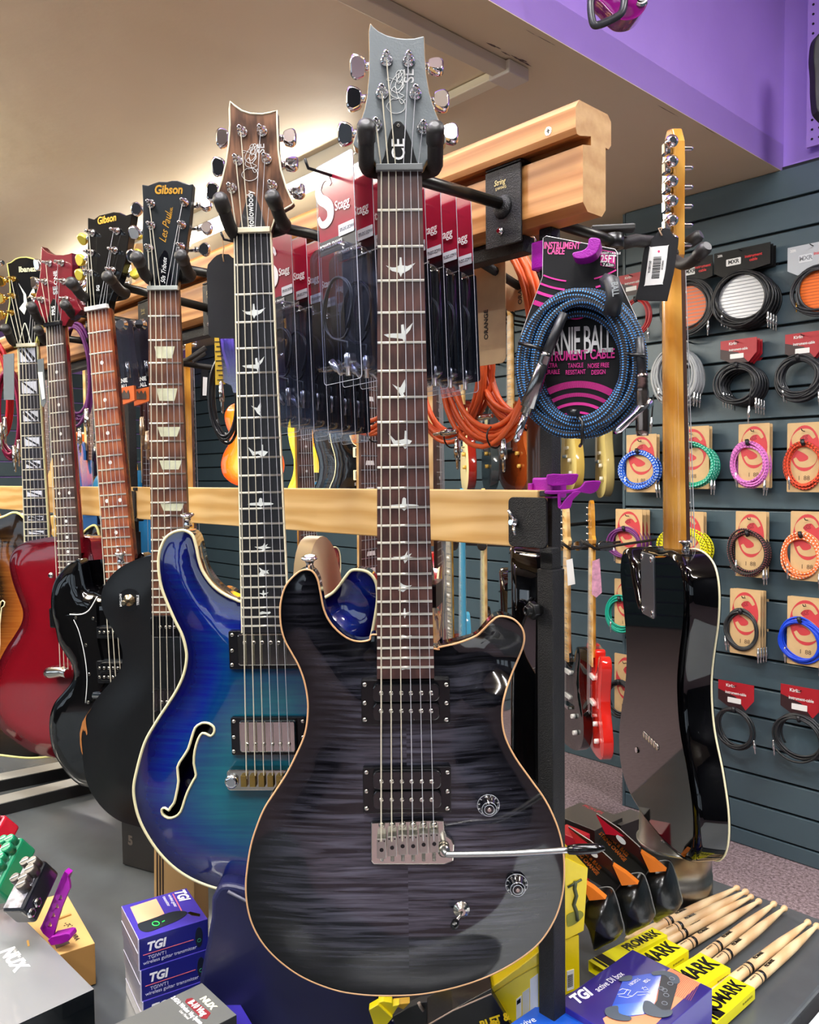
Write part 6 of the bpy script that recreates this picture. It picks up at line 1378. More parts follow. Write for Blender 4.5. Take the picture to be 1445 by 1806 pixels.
wall_cable('light grey cable coil behind the maple neck, second row', (1180, 596, 1232, 632), (1147, 612, 1232, 714), 'none', plain('a8acae'), 2, 7, seed=6, group='grey coils', lab2='light grey cable coil behind the maple neck, %s from the front on its hook')
wall_cable('black cable under a red card, second row, middle', (1270, 598, 1334, 640), (1263, 640, 1340, 714), 'red', plain('24262a'), 3, 8, seed=7, group='red carded black coils', lab2='black cable under a red card, %s on the middle hook of the second row')
wall_cable('black cable under a red card at the right edge, second row', (1384, 586, 1452, 632), (1366, 626, 1452, 704), 'red', plain('24262a'), 1, 8, seed=8, lab2='black cable behind the red-carded one at the right edge')
def br(n_, a, b, thr=.45, ku=1, kv=40): return braid(n_, a, b, ku, kv, thr)
wall_cable('blue and white braided cable on a kraft card, left end of the third row', (1104, 766, 1157, 868), (1091, 792, 1163, 864), 'S', br('b_blue', '0f58c8', 'cfe0f4', .6), 1, 5, seed=9, lab2='blue braided cable on a kraft card behind the leftmost of the third row')
wall_cable('teal braided cable on a kraft card right of the maple neck, third row', (1190, 752, 1250, 862), (1180, 782, 1262, 858), 'S', br('b_teal', '0a9878', '9fe0cc', .6), 1, 5, seed=10, lab2='teal braided cable behind the frontmost teal one')
wall_cable('pink braided cable on a kraft card, third row', (1302, 747, 1357, 860), (1286, 776, 1356, 860), 'S', br('b_pink', 'dc7cc8', '5a2a60', .75), 1, 5, seed=11, lab2='pink braided cable behind the frontmost pink one')
wall_cable('red and black braided cable on a kraft card, right end of the third row', (1388, 745, 1450, 868), (1379, 776, 1458, 864), 'S', br('b_red', 'd84a28', '3a1008', .6), 0, 5, seed=12)
wall_cable('plain purple cable on a kraft card, frontmost of its hook', (1085, 898, 1132, 995), (1073, 928, 1134, 986), 'S', plain('6c2a70'), 4, 5, seed=13, group='purple cables', lab2='plain purple cable, %s from the front on its hook', gap=.03)
wall_cable('yellow and black braided cable behind the maple neck, fourth row', (1176, 902, 1240, 1000), (1160, 930, 1250, 1006), 'S', br('b_yel', 'e8e010', '2a2a08', .6), 1, 7, seed=14, lab2='yellow braided cable behind the frontmost yellow one', r=.0045)
wall_cable('black red and green braided cable on a kraft card, fourth row', (1297, 902, 1351, 1018), (1288, 936, 1353, 1014), 'S', br('b_cam', '181a18', '9c4a50', .6, 1, 55), 1, 5, seed=15, lab2='black braided cable behind the frontmost black one, fourth row')
wall_cable('orange and white braided cable on a kraft card, right end of the fourth row', (1394, 902, 1455, 1025), (1376, 938, 1452, 1022), 'S', br('b_ora', 'f0783a', 'f8e8d8', .6), 0, 5, seed=16)
wall_cable('green-teal plain cable left of the black guitar body, fifth row', (1083, 1022, 1125, 1118), (1069, 1052, 1122, 1114), 'S', plain('10a088'), 0, 5, seed=17)
wall_cable('charcoal plain cable on a kraft card, fifth row', (1287, 1040, 1341, 1155), (1275, 1073, 1342, 1150), 'S', plain('26292b'), 3, 6, seed=18, group='charcoal cables', lab2='charcoal plain cable of the fifth row, %s from the front on its hook', plugs=((-.75, 1), (.8, 1)))
wall_cable('plain bright blue cable on a kraft card, right end of the fifth row', (1388, 1054, 1455, 1175), (1369, 1088, 1456, 1172), 'S', plain('1040c8', .35), 1, 5, seed=19, lab2='bright blue cable behind the frontmost bright blue one')
wall_cable('dark coil on a kraft card left of the black guitar body, sixth row', (1083, 1155, 1125, 1270), (1066, 1198, 1122, 1266), 'S', plain('22262a'), 0, 5, seed=20)
wall_cable('thin black cable under a red card just right of the black guitar body, lowest row', (1266, 1204, 1329, 1250), (1262, 1246, 1332, 1322), 'red', plain('1c1f22'), 0, 4, seed=21, plugs=((.85, .9),))
wall_cable('black cable under a red card at the right edge, lowest row', (1376, 1212, 1450, 1264), (1366, 1262, 1456, 1340), 'red', plain('1c1f22'), 0, 6, seed=22, plugs=((-.9, 1),))
# plugs hanging from above between rows, and one dark stick of a guitar stand at the very edge
for px, py, lb_ in ((1322, 715, 'silver jack plug hanging between the second and third rows'), (1150, 735, 'silver jack plug hanging beside the blue woven cable, above the blue and white one')):
    o_ = PY(px, py, YW - .10); t = thing('jack_plug', lb_, 'plug', o_)
    plug(t, o_, (-.06, 0, -1), .07, r=.0055, m=M('cfd2d2', .25, .9), name='plug_body'); MB().tube([o_, o_ + Vector((.008, 0, .09))], .0032, 7).build('cable', M('1c1e20', .5), t, world=True)

# magenta rounded body with bent black bracket at the top edge
o_ = PY(1092, -14, 2.0)
FQ = Frame((1098, -6, 1.9)); t = FQ.thing('mounted_instrument', 'glossy magenta rounded body with chrome jack plate and bent black bracket at the top edge', 'instrument')
mg = M('8a1076', .15, coat=1)
op = [(1046,-60),(1040,-10),(1062,18),(1082,38),(1098,44),(1118,40),(1134,24),(1142,-5),(1140,-60)]
body(FQ, FQ.pts(op), [mg, mg, mg], -.04, .09, cH=.02, cW=.03, step=.012, rb=.02, par=t)
q = FQ.l(1122, 4); MB().lathe([(0, .026), (.004, .026), (.005, .021), (.0055, .021)], (q[0], -.030, q[1]), (.35, -1, -.1), 24).build('jack_plate', CHROME, t); MB().lathe([(.0, .018), (.007, .018)], (q[0], -.032, q[1]), (.35, -1, -.1), 24).build('jack_socket', BLK, t)
MB().tube([FQ.L(*p, -.05) for p in cat([(1048,-20),(1042,8),(1046,40),(1056,44),(1080,34),(1098,20),(1102,-10)], 5, False)], .0085, 10).build('bent_bracket', M('26282c', .35), t)
FQ = Frame(PY(1450, 130, 2.9)); t = FQ.thing('black_pad', 'black rounded case edge at the far right, before the purple wall', 'case')
MB().ext(cat(FQ.pts([(1438, 130), (1436, 95), (1444, 60), (1480, 50), (1480, 210), (1446, 200), (1439, 170)]), 5), 0, .04).build('case_shell', M('141416', .5), t, bev=.004)
# ------------------------------------------------------------------ on the counter
def carton(name, label, A, B, C, zt, zb, top, side=None, side2=None, catg='box', group=None, bev=.0008):
    """box from three corners of its top face (px): A far corner, B and C its neighbours"""
    a, b, c = PZ(*A, zt), PZ(*B, zt), PZ(*C, zt); u = b - a; v = c - a
    u_ = u.normalized(); v = v - u_ * (v.dot(u_) * .5); v_ = v.normalized(); u = u - v_ * (u.dot(v_)); a2 = a
    h = zt - zb; ex = u.normalized(); ez = Vector((0, 0, 1)); ey = ez.cross(ex); sgn = 1 if ey.dot(v) > 0 else -1
    mw = Matrix.Translation(Vector((a.x, a.y, zb))) @ Matrix(((ex.x, ey.x, 0, 0), (ex.y, ey.y, 0, 0), (0, 0, 1, 0), (0, 0, 0, 1)))
    t = thing(name, label, catg, mw, group); U = u.length; V = sgn * abs(v.dot(ey))
    m = MB(); P = [(0, 0), (U, 0), (U, V), (0, V)]
    if V < 0: P = P[::-1]
    m.add([(x, y, 0) for x, y in P] + [(x, y, h) for x, y in P], [(3, 2, 1, 0)], 0); o = 0
    m.f.append([4, 5, 6, 7]); m.mi.append(1); m.sm.append(False)
    for i in range(4): j = (i + 1) % 4; m.f.append([i, j, 4 + j, 4 + i]); m.mi.append(0 if (i % 2 == 0) else 2); m.sm.append(False)
    m.build('carton', [side or top, top, side2 or side or top], t, bev=bev)
    def on_top(px, py): q = WM[t.name].inverted() @ PZ(px, py, zt); return (q.x, q.y, h + .0003)
    return t, U, V, h, on_top
def dirpx(on, p, q): a, b = Vector(on(*p)), Vector(on(*q)); return (b - a)
NAVY = M('2a2478', .3, coat=.6); NAVYS = M('1c1f74', .3, coat=.6); SHR = M('8e8a9c', .25, coat=.8); ORP = M('f0a070', .5)
TGIW = M('f0eef4', .5)
# stack of wireless transmitter boxes
A, B, C = (213.6, 1598), (328.4, 1565), (241.2, 1658.3)
lbs = ['blue and violet boxed transmitter, topmost of the stack of three', 'blue and violet boxed transmitter in the middle of the stack of three', 'blue and violet boxed transmitter at the bottom of the stack of three']
zt = .9364; prev = None
for k in range(3):
    z1 = zt - .0388 * k
    a, b, c = PZ(*A, zt), PZ(*B, zt), PZ(*C, zt)
    if k == 0:
        t, U, V, h, on = carton('transmitter_box', lbs[0], A, B, C, zt, zt - .0386, M('4438a0', .3, coat=.6), NAVYS, SHR, group='stacked transmitter boxes'); t0 = t
        pt = [on(*p)[:2] for p in crop(180, 1540, 4.817)([(240,290),(460,218),(530,345),(310,440)])]
        def flat(par, P, z, mm, nm='print_panel', th=.0003): 
            m = MB(); n = len(P); ar = sum(P[i][0] * P[(i + 1) % n][1] - P[(i + 1) % n][0] * P[i][1] for i in range(n)); P = P if ar > 0 else P[::-1]
            m.add([(x, y, z) for x, y in P] + [(x, y, z + th) for x, y in P], [list(range(n))[::-1], [n + i for i in range(n)]] + [(i, (i + 1) % n, n + (i + 1) % n, n + i) for i in range(n)]); return m.build(nm, mm, par)
        K4 = crop(180, 1540, 4.817)
        flat(t, pt, h, M('f4b088', .5))
        P = [on(*p)[:2] for p in K4([(305,455),(330,490),(400,500),(520,455),(640,405),(720,350),(700,325),(600,330),(480,370),(380,405),(310,430)])]
        flat(t, cat(P, 3), h + .0003, M('1e242c', .35))
        P = [on(*p)[:2] for p in K4([(725,340),(750,330),(835,350),(830,370),(760,360)])]; flat(t, P, h + .0003, GOLD)
        g = [on(*K4([(458 + 30 * cos(i * pi / 8), 436 + 18 * sin(i * pi / 8))])[0]) for i in range(16)]; MB().tube([(x, y, h + .0012) for x, y, z in g], .0007, 5, closed=True).build('print_ring', M('2ae060', .4), t)
        P = [on(*p)[:2] for p in K4([(508,416),(532,404),(536,410),(512,422)])]; flat(t, P, h + .0006, M('2ae060', .4))
        q = on(*K4([(675, 190)])[0]); text(t, 'TGI', (q[0], q[1], h + .0006), .019, TGIW, dirpx(on, *K4([(650,160),(700,240)])), dirpx(on, *K4([(610,200),(730,170)])), bold=.04, shear=.2)
        q = on(*K4([(600, 235)])[0]); text(t, 'wireless guitar', (q[0], q[1], h + .0004), .0062, TGIW, dirpx(on, *K4([(650,160),(700,240)])), dirpx(on, *K4([(610,200),(730,170)]))) 
        q = on(*K4([(548, 240)])[0]); text(t, 'transmitter', (q[0], q[1], h + .0004), .0062, TGIW, dirpx(on, *K4([(650,160),(700,240)])), dirpx(on, *K4([(610,200),(730,170)])))
        P = [on(*p)[:2] for p in K4([(598,180),(606,178),(682,322),(674,326)])]; flat(t, P, h + .0002, M('e07080', .5))
        yf = V if V < 0 else 0
        # front face: the long side at V, its prints
        yv = V; s_ = -1 if V < 0 else 1
        fx = (1, 0, 0)
        text(t, 'TGI', (U * .24, yv + s_ * .0004, h * .66), .0145, TGIW, fx, (0, 0, 1), bold=.04, shear=.2)
        text(t, 'TGIWT1', (U * .26, yv + s_ * .0004, h * .32), .0062, M('c8c6e0', .5), fx)
        text(t, 'wireless guitar transmitter', (U * .44, yv + s_ * .0004, h * .18), .0062, M('c8c6e0', .5), fx)
        MB().box((U * .42, yv + s_ * .0003, h * .45), (U * .72, .0005, .0006)).build('print_line', M('d8686a', .5), t)
        MB().ext(circ(U * .86, h * .48, .0048, .013, n=20), yv + s_ * .0006, yv).build('print_device', M('141a2a', .4), t)
        MB().tube([(U * .86 + .0022 * cos(i), yv + s_ * .0008, h * .38 + .0022 * sin(i)) for i in [j * pi / 6 for j in range(12)]], .0003, 4, closed=True).build('print_ring', M('2a9a70', .4), t)
        for zz in (.5,): MB().box((.0, yv / 2, h * zz), (.0006, abs(V) - .002, .0008)).build('lid_seam', M('d8d4e4', .4), t)
        MB().box((.0, yv, h / 2), (.0014, .0014, h)).build('shrink_seam', M('c8c4dc', .2, coat=1), t)
    else:
        t = copy_tree(t0, (0.0015 * k, .001 * k, -.0388 * k), lbs[k])
# navy box right of the stack with printed mark, and the grey boxed wireless system over it
K4 = crop(180, 1540, 4.817)
t, U, V, h, on = carton('navy_box', 'navy violet box with white three-letter mark behind the grey wireless system box', *K4([(1060,915), (1300,1300), (905,965)]), .862, .822, M('2a2084', .35, coat=.4), NAVYS)
q = on(*K4([(1022, 1012)])[0]); text(t, 'TGI', (q[0], q[1], h + .0004), .020, TGIW, dirpx(on, *K4([(1000,960),(1050,1060)])), dirpx(on, *K4([(950,1030),(1090,990)])), bold=.04, shear=.2)
t, U, V, h, on = carton('grey_box', 'dark grey boxed wireless vlog system with maroon label at the bottom edge', *K4([(850,930), (1147,1202), (40,1310)]), .895, .845, M('5c5e5c', .4, coat=.3), M('0c1218', .3), M('24262a', .3))
dx, dy = dirpx(on, *K4([(860,1065),(950,1150)])), dirpx(on, *K4([(800,1150),(950,1080)]))
q = on(*K4([(900, 1103)])[0]); text(t, 'NUX', (q[0], q[1], h + .0003), .011, M('e8e8c0', .5), dx, dy, bold=.05, wid=1.1)
P = [on(*p)[:2] for p in K4([(765,1060),(925,1190),(890,1240),(845,1235),(705,1095),(720,1070)])]; flat(t, P, h, M('7a2028', .4))
q = on(*K4([(812, 1148)])[0]); text(t, 'B-10 Vlog', (q[0], q[1], h + .0007), .0105, WHITE, dirpx(on, *K4([(740,1085),(890,1220)])), dy, bold=.04, wid=.8)
q = on(*K4([(720, 1165)])[0]); text(t, '2.4GHz Wireless Vlog System', (q[0], q[1], h + .0004), .0075, WHITE, dirpx(on, *K4([(740,1085),(890,1220)])), dy, bold=.03, wid=.72)
q = on(*K4([(700, 1205)])[0]); text(t, 'User Manual', (q[0], q[1], h + .0004), .005, WHITE, dirpx(on, *K4([(740,1085),(890,1220)])), dy, wid=.8)
# big grey box, bottom left
K3 = crop(0, 1350, 2.779)
t, U, V, h, on = carton('grey_box', 'large shrink-wrapped grey box in the bottom left corner', *K3([(462,1095), (75,680), (-167,1395)]), .905, .822, M('808284', .35, coat=.5), M('141c22', .12, coat=1), M('0e1216', .2, coat=1))
q = on(*K3([(65, 950)])[0]); text(t, 'NUX', (q[0], q[1], h + .0003), .024, WHITE, dirpx(on, *K3([(30,905),(95,990)])), dirpx(on, *K3([(20,975),(100,920)])), bold=.05, wid=1.1)
q = on(*K3([(95, 935)])[0]); text(t, 'Verdugo Series', (q[0], q[1], h + .0003), .007, WHITE, dirpx(on, *K3([(30,905),(95,990)])), dirpx(on, *K3([(20,975),(100,920)])), shear=.3)
P = [on(*p)[:2] for p in K3([(130,860),(140,855),(146,885),(136,888)])]; flat(t, P, h, M('c89a50', .4), 'scuff')
# kraft box with logo
t, U, V, h, on = carton('kraft_box', 'kraft cardboard box with black printed mark under the magenta stand', (167.5, 1663.5), (92, 1580), (62, 1692), .878, .822, M('d2a866', .7, var=.05, bscale=20), M('b98a48', .7), M('a87c40', .7))
kk = crop(0, 1400, 6.45)
q = on(*kk([(838, 1600)])[0]); text(t, 'KLOWRA', (q[0], q[1], h + .0004), .0085, M('2a1c10', .6), dirpx(on, *kk([(790,1530),(880,1660)])), dirpx(on, *kk([(700,1640),(880,1560)])), bold=.03)
for i, p in enumerate(kk([(735,1500),(760,1490),(745,1475),(775,1510),(800,1490),(820,1500),(790,1480),(780,1495)])): q = on(*p); flat(t, [(q[0] + .0014 * cos(a_), q[1] + .0014 * sin(a_)) for a_ in (0, 1.57, 3.14, 4.71)], h, M('2a1c10', .6), 'print_dot')
P = [on(*p)[:2] for p in kk([(620,1710),(770,1660),(795,1700),(640,1765)])]; flat(t, P, h, M('4a3434', .4), 'dark_slot')
P = [on(*p)[:2] for p in kk([(665,1422),(805,1370),(812,1382),(672,1436)])]; flat(t, P, h, M('b88c4c', .6), 'lid_edge', th=.002)

# -------- pedals leaning on a magenta stand
def pedal(label, c0, cL, cW, cT, col, knobs, jacks=True, top='art'):
    """c0 = top corner of the knob face; cL down its long side, cW across, cT through its thickness: (px, py, depth)"""
    o = DD(*c0); L_ = DD(*cL) - o; W_ = DD(*cW) - o; T = DD(*cT) - o
    ex = L_.normalized(); W_ = W_ - ex * W_.dot(ex); ey = W_.normalized(); ez = ex.cross(ey)
    if ez.dot(T) < 0: ez = -ez
    Lx, Wy, Tz = L_.length, W_.length, max(T.dot(ez), T.length * .92)
    R = Matrix(((ex.x, ey.x, ez.x, 0), (ex.y, ey.y, ez.y, 0), (ex.z, ey.z, ez.z, 0), (0, 0, 0, 1)))
    lh = ex.cross(ey).dot(ez) < 0
    mw = Matrix.Translation(o); t = thing('effects_pedal', label, 'pedal', mw, 'mini pedals')
    W = lambda x, y, z: tuple(o + ex * x + ey * y + ez * z - o)
    m = MB(); vs = [W(x, y, z) for z in (0, Tz) for x, y in ((0, 0), (Lx, 0), (Lx, Wy), (0, Wy))]
    m.hexa(vs if not lh else vs[4:] + vs[:4]); m.build('enclosure', M(col, .3, coat=.5), t, bev=.005, seg=3)
    m = MB(); vs = [W(x, y, z) for z in (-.0012, .0002) for x, y in ((.003, .003), (Lx - .003, .003), (Lx - .003, Wy - .003), (.003, Wy - .003))]
    m.hexa(vs if not lh else vs[4:] + vs[:4]); m.build('face_print', M(top, .35, var=.75, bscale=110), t, bev=.002)
    kc = M(knobs[0], .3, coat=.4)
    for x, y, r in knobs[1]:
        a = Vector(W(Lx * x, Wy * y, 0)); kb = MB().lathe([(0, r), (.012, r), (.014, r * .85)], a, -ez, 16).build('knob', kc, t)
        MB().box(a - ez * .0145, (.0, .0, .0)).v
        b = a - ez * .0143; d = (ex * .5 + ey).normalized() * r
        MB().tube([b - d * .8, b + d * .8], .0009, 5).build('knob_line', WHITE, kb)
        MB().tube([b + d * .8, a + d * 1.0 - ez * .002], .0009, 5).build('knob_line', WHITE, kb)
    if jacks:
        for x, z in ((.72, .5), (.93, .45)):
            a = Vector(W(Lx * x, 0, Tz * z)); MB().lathe([(0, .0062), (.003, .0062), (.0032, .0038), (.0036, .0038)], a, -ey, 6).build('jack_nut', CHROME, t); MB().lathe([(.003, .0036), (.0042, .0036)], a, -ey, 14).build('jack_hole', BLK, t)
    a = Vector(W(0, Wy * .45, Tz * .45)); MB().box(a - ex * .0003, (.014, .009, .006)).build('power_socket', M('14110f', .4), t)
    return t, W, Lx, Wy, Tz
kset = [(.12, .25, .0068), (.12, .62, .0068), (.28, .2, .0075), (.45, .3, .0068), (.45, .7, .0068), (.58, .25, .0072)]
# black one
t, W, Lx, Wy, Tz = pedal('black mini pedal with chrome jacks, leaning on the magenta stand', (81, 1516, 1.06), (38, 1606, 1.01), (58, 1491, 1.085), (118, 1522, 1.09), '10141c', ('3a3430', kset), top='8a8890')
t, W, Lx, Wy, Tz = pedal('green mini pedal between the red and black ones', (40, 1475, 1.14), (-8, 1572, 1.08), (20, 1454, 1.165), (76, 1483, 1.17), '138a5e', ('128058', kset), False, top='7ac0a4')
t, W, Lx, Wy, Tz = pedal('red mini pedal at the left edge behind the green one', (10, 1435, 1.22), (-38, 1520, 1.16), (-8, 1418, 1.25), (44, 1443, 1.25), 'c41830', ('b01428', kset[:3]), False, top='d86070')
# stand: perforated side cheek with a foot
FS = Frame(DD(95, 1600, 1.075), yaw=40); t = FS.thing('pedal_stand', 'magenta printed pedal stand with a row of round holes', 'stand')
MGN = M('a41aa8', .4, bump=.15, bscale=600)
kk = crop(0, 1400, 6.45)
side_ = FS.pts(kk([(735,880),(765,920),(790,1010),(795,1080),(750,1180),(700,1300),(650,1460),(610,1600),(590,1640),(560,1650),(490,1590),(455,1530),(480,1480),(560,1300),(640,1100),(700,950)]))
holes_ = [FS.l(*kk([p])[0]) for p in ((668,1180),(628,1282),(588,1382),(550,1492),(515,1590))]
# cheek built with real holes
base_pts = [Vector(p) for p in side_]; ee = [(i, (i + 1) % len(side_)) for i in range(len(side_))]; hp = []
for hc in holes_[:4]:
    s0 = len(base_pts); ring = [(hc[0] + .0048 * cos(2 * pi * i / 14), hc[1] + .0052 * sin(2 * pi * i / 14)) for i in range(14)]
    base_pts += [Vector(p) for p in ring]; ee += [(s0 + i, s0 + (i + 1) % 14) for i in range(14)]; hp.append(hc)
v2, _e, f2, *_r = delaunay_2d_cdt(base_pts, ee, [], 1, 1e-6)
def inpoly(p, poly):
    c = False; n_ = len(poly)
    for i in range(n_):
        a, b = poly[i], poly[(i + 1) % n_]
        if (a[1] > p[1]) != (b[1] > p[1]) and p[0] < (b[0] - a[0]) * (p[1] - a[1]) / (b[1] - a[1]) + a[0]: c = not c
    return c
tris = []
for f in f2:
    cc_ = sum((v2[i] for i in f), Vector((0, 0))) / len(f)
    if inpoly(cc_, side_) and all(hypot(cc_.x - a, cc_.y - b) > .0044 for a, b in hp): tris.append(tuple(f))
m = MB(); n_ = len(v2); m.add([(v.x, 0, v.y) for v in v2] + [(v.x, .004, v.y) for v in v2], [f for f in tris] + [tuple(n_ + i for i in f[::-1]) for f in tris])
ed = {}
for f in tris:
    for i in range(len(f)): e_ = (f[i], f[(i + 1) % len(f)]); ed[e_] = 1
m.add([], [])
for (a, b) in list(ed):
    if (b, a) not in ed: m.f.append([b, a, n_ + a, n_ + b]); m.mi.append(0); m.sm.append(False)
m.build('perforated_cheek', MGN, t)
MB().ext(FS.pts(kk([(560,1650),(600,1610),(770,1570),(810,1575),(825,1620),(800,1655),(720,1690),(600,1710)])), -.004, .012).build('stand_foot', MGN, t, bev=.001)
MB().ext(FS.pts(kk([(735,880),(765,920),(790,1010),(560,1650),(490,1590)])), .004, .05).build('stand_deck', MGN, t) if False else None
a, b = FS.L(*kk([(735,880)])[0]), FS.L(*kk([(470,1530)])[0])
MB().hexa([a, a + Vector((.006, 0, -.004)), b + Vector((.006, 0, -.004)), b, a + Vector((0, .01, 0)), a + Vector((.006, .01, -.004)), b + Vector((.006, .01, -.004)), b + Vector((0, .01, 0))]).build('stand_deck', MGN, t)

# -------- dark box and kraft strip behind the blue guitar, guitar case
t, U, V, h, on = carton('black_box', 'black box with small grey mark on the counter behind the blue guitar', (214, 1442), (305, 1500), (270, 1400), .905, .822, M('141414', .5), M('1c1815', .5), M('1c1815', .5))
text(t, '5', (U * .12, -.0004, h * .55), .022, M('5c5248', .5), (1, 0, 0), (0, 0, 1), bold=.05)
o_ = DD(302, 1540, 1.16); F_ = Frame(o_, yaw=50); t = F_.thing('cardboard_carton', 'cardboard carton with black stripes behind the stacked transmitter boxes', 'box')
m = MB().ext(F_.pts([(272, 1490), (342, 1540), (345, 1720), (272, 1720)]), 0, .10); m.build('carton', M('b9935c', .7), t)
for k in range(3): MB().ext(F_.pts([(276 + 5 * k, 1500), (278.5 + 5 * k, 1501), (279.5 + 5 * k, 1660), (277 + 5 * k, 1660)]), -.0006, 0).build('printed_stripe', M('2a1c12', .6), t)
o_ = DD(470, 1700, .985); F_ = Frame(o_, yaw=47); t = F_.thing('instrument_case', 'dark navy soft case standing on the counter behind the two front guitars', 'case')
MB().ext(cat(F_.pts([(372,1620),(376,1580),(400,1560),(470,1580),(560,1620),(640,1700),(680,1790),(700,1835),(372,1835)]), 4), 0, .10).build('case_shell', M('12143a', .4, coat=.2), t, bev=.01, seg=3)
MB().tube([F_.L(*p, -.003) for p in ((402, 1572), (440, 1592), (500, 1640))], .002, 6).build('piping', M('4a4a58', .4), t)

# -------- yellow cartons round the post
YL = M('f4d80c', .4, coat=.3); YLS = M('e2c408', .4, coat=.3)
def fbox(name, label, pts, d, yaw, th, mat, catg='box', sidem=None):
    P = pts; cx = sum(p[0] for p in P) / len(P); cy = sum(p[1] for p in P) / len(P); F = Frame((cx, cy, d), yaw=yaw); t = F.thing(name, label, catg)
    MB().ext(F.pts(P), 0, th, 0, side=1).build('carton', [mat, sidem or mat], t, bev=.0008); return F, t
K1 = crop(1000, 1380, 3.247)
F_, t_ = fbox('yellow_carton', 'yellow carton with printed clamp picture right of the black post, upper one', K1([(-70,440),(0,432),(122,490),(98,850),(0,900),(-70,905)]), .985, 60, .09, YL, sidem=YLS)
G2s = M('4c5238', .5)
MB().tube([F_.L(*p, -.0006) for p in K1([(50,565),(45,610),(55,650),(40,700),(55,740),(60,790)])], .0025, 6).build('clamp_print', G2s, t_)
MB().tube([F_.L(*p, -.0006) for p in K1([(5,600),(40,580),(85,555)])], .0014, 6).build('clamp_print', G2s, t_); MB().ext(cat(F_.pts(K1([(0,760),(40,740),(80,735),(95,760),(60,800),(10,825),(0,810)])), 3), -.0006, 0).build('clamp_print', M('8a8a2a', .5), t_)
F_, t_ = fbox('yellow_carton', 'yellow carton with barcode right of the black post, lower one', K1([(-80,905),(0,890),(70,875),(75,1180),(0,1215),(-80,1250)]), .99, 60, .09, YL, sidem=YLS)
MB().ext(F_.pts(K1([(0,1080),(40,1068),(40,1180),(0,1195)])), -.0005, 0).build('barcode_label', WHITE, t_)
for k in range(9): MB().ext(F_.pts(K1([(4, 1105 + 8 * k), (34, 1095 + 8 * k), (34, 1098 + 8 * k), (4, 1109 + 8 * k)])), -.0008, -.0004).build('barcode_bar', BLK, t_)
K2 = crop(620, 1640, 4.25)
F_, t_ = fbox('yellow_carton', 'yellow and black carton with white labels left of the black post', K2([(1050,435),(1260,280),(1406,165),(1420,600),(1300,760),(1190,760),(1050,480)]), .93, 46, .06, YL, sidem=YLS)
MB().ext(F_.pts(K2([(1236,520),(1275,490),(1275,640),(1236,670)])), -.0006, 0).build('white_label', WHITE, t_); MB().ext(F_.pts(K2([(1282,470),(1335,430),(1335,610),(1282,640)])), -.0006, 0).build('white_label', M('d8d4c0', .5), t_); MB().ext(F_.pts(K2([(1340,370),(1400,325),(1400,580),(1340,610)])), -.0006, 0).build('white_label', WHITE, t_)
MB().ext(F_.pts(K2([(1240,530),(1268,508),(1268,540),(1240,560)])), -.0009, -.0005).build('label_print', BLK, t_); MB().tube([F_.L(*p, -.0004) for p in K2([(1054,480),(1230,360),(1404,262)])], .0006, 4).build('carton_fold', M('a89210', .5), t_)
F_, t_ = fbox('black_carton', 'black carton with yellow lettering at the bottom edge below the charcoal guitar', K2([(570,720),(760,600),(1050,440),(1055,480),(1240,790),(560,800)]), .92, 46, .05, M('0c0b0c', .35, coat=.3))
q = F_.l(*K2([(1075, 680)])[0]); text(t_, 'BLET &', (q[0], -.0006, q[1]), .0125, M('f0c818', .5), (1, 0, .35), bold=.04, wid=.9); q = F_.l(*K2([(1085, 712)])[0]); text(t_, 'ER', (q[0], -.0006, q[1]), .0125, M('f0c818', .5), (1, 0, .35), bold=.04, wid=.9)
MB().tube([F_.L(*p, -.0006) for p in K2([(570,716),(760,606),(1050,480)])], .0009, 5).build('carton_edge', M('a89080', .6), t_)
for k, (p, c_) in enumerate((([(130,600),(200,560),(310,660),(260,720),(170,720)], 'f2dc10'), ([(200,545),(240,535),(305,545),(310,570),(360,560),(300,655),(240,630),(200,590)], 'f2dc10'), ([(310,560),(440,548),(390,600),(330,570)], 'd8a820'))):
    F_, t_ = fbox('yellow_packet', ('folded yellow packet under the charcoal guitar, left one', 'folded yellow packet under the charcoal guitar, middle one', 'amber packet corner under the charcoal guitar')[k], K2(p), .955 + .004 * k, 47, .012, M(c_, .4, coat=.3), 'packet')
F_, t_ = fbox('dark_packet', 'dark grey packets lying under the charcoal guitar', K2([(310,650),(420,590),(520,545),(780,520),(800,560),(600,700),(560,740),(330,740)]), .975, 47, .012, M('2c2c2c', .5), 'packet')
MB().tube([F_.L(*p, -.003) for p in K2([(570,700),(680,630),(790,580),(805,545),(812,580),(720,640),(620,700)])], .0022, 6).build('twisted_tie', M('b8a494', .5), t_); MB().tube([F_.L(*p, -.003) for p in K2([(505,545),(515,570),(540,605)])], .0022, 6).build('twisted_tie', M('b8a494', .5), t_)

# -------- DI box and the blue box
kd = crop(860, 1580, 3.44)
t, U, V, h, on = carton('di_box_carton', 'blue violet carton with a picture of a blue electronic box at the bottom edge', *kd([(880,325), (1365,562), (425,645)]), .900, .822, M('2c2270', .35, coat=.4), M('30248c', .35, coat=.3))
q = on(*kd([(568, 612)])[0]); d1, d2 = dirpx(on, *kd([(500,650),(650,555)])), dirpx(on, *kd([(600,660),(540,560)]))
text(t, 'TGI', (q[0], q[1], h + .0004), .021, TGIW, d1, d2, bold=.04, shear=.25, wid=.85)
q = on(*kd([(740, 522)])[0]); text(t, 'active DI box', (q[0], q[1], h + .0004), .0125, TGIW, dirpx(on, *kd([(650,585),(830,465)])), d2, wid=.74)
op = M('f09a70', .5); P = [on(*p)[:2] for p in kd([(1110,440),(1295,530),(1060,740),(1010,790),(720,790),(700,745),(880,640)])]; flat(t, P, h, op)
m = MB()
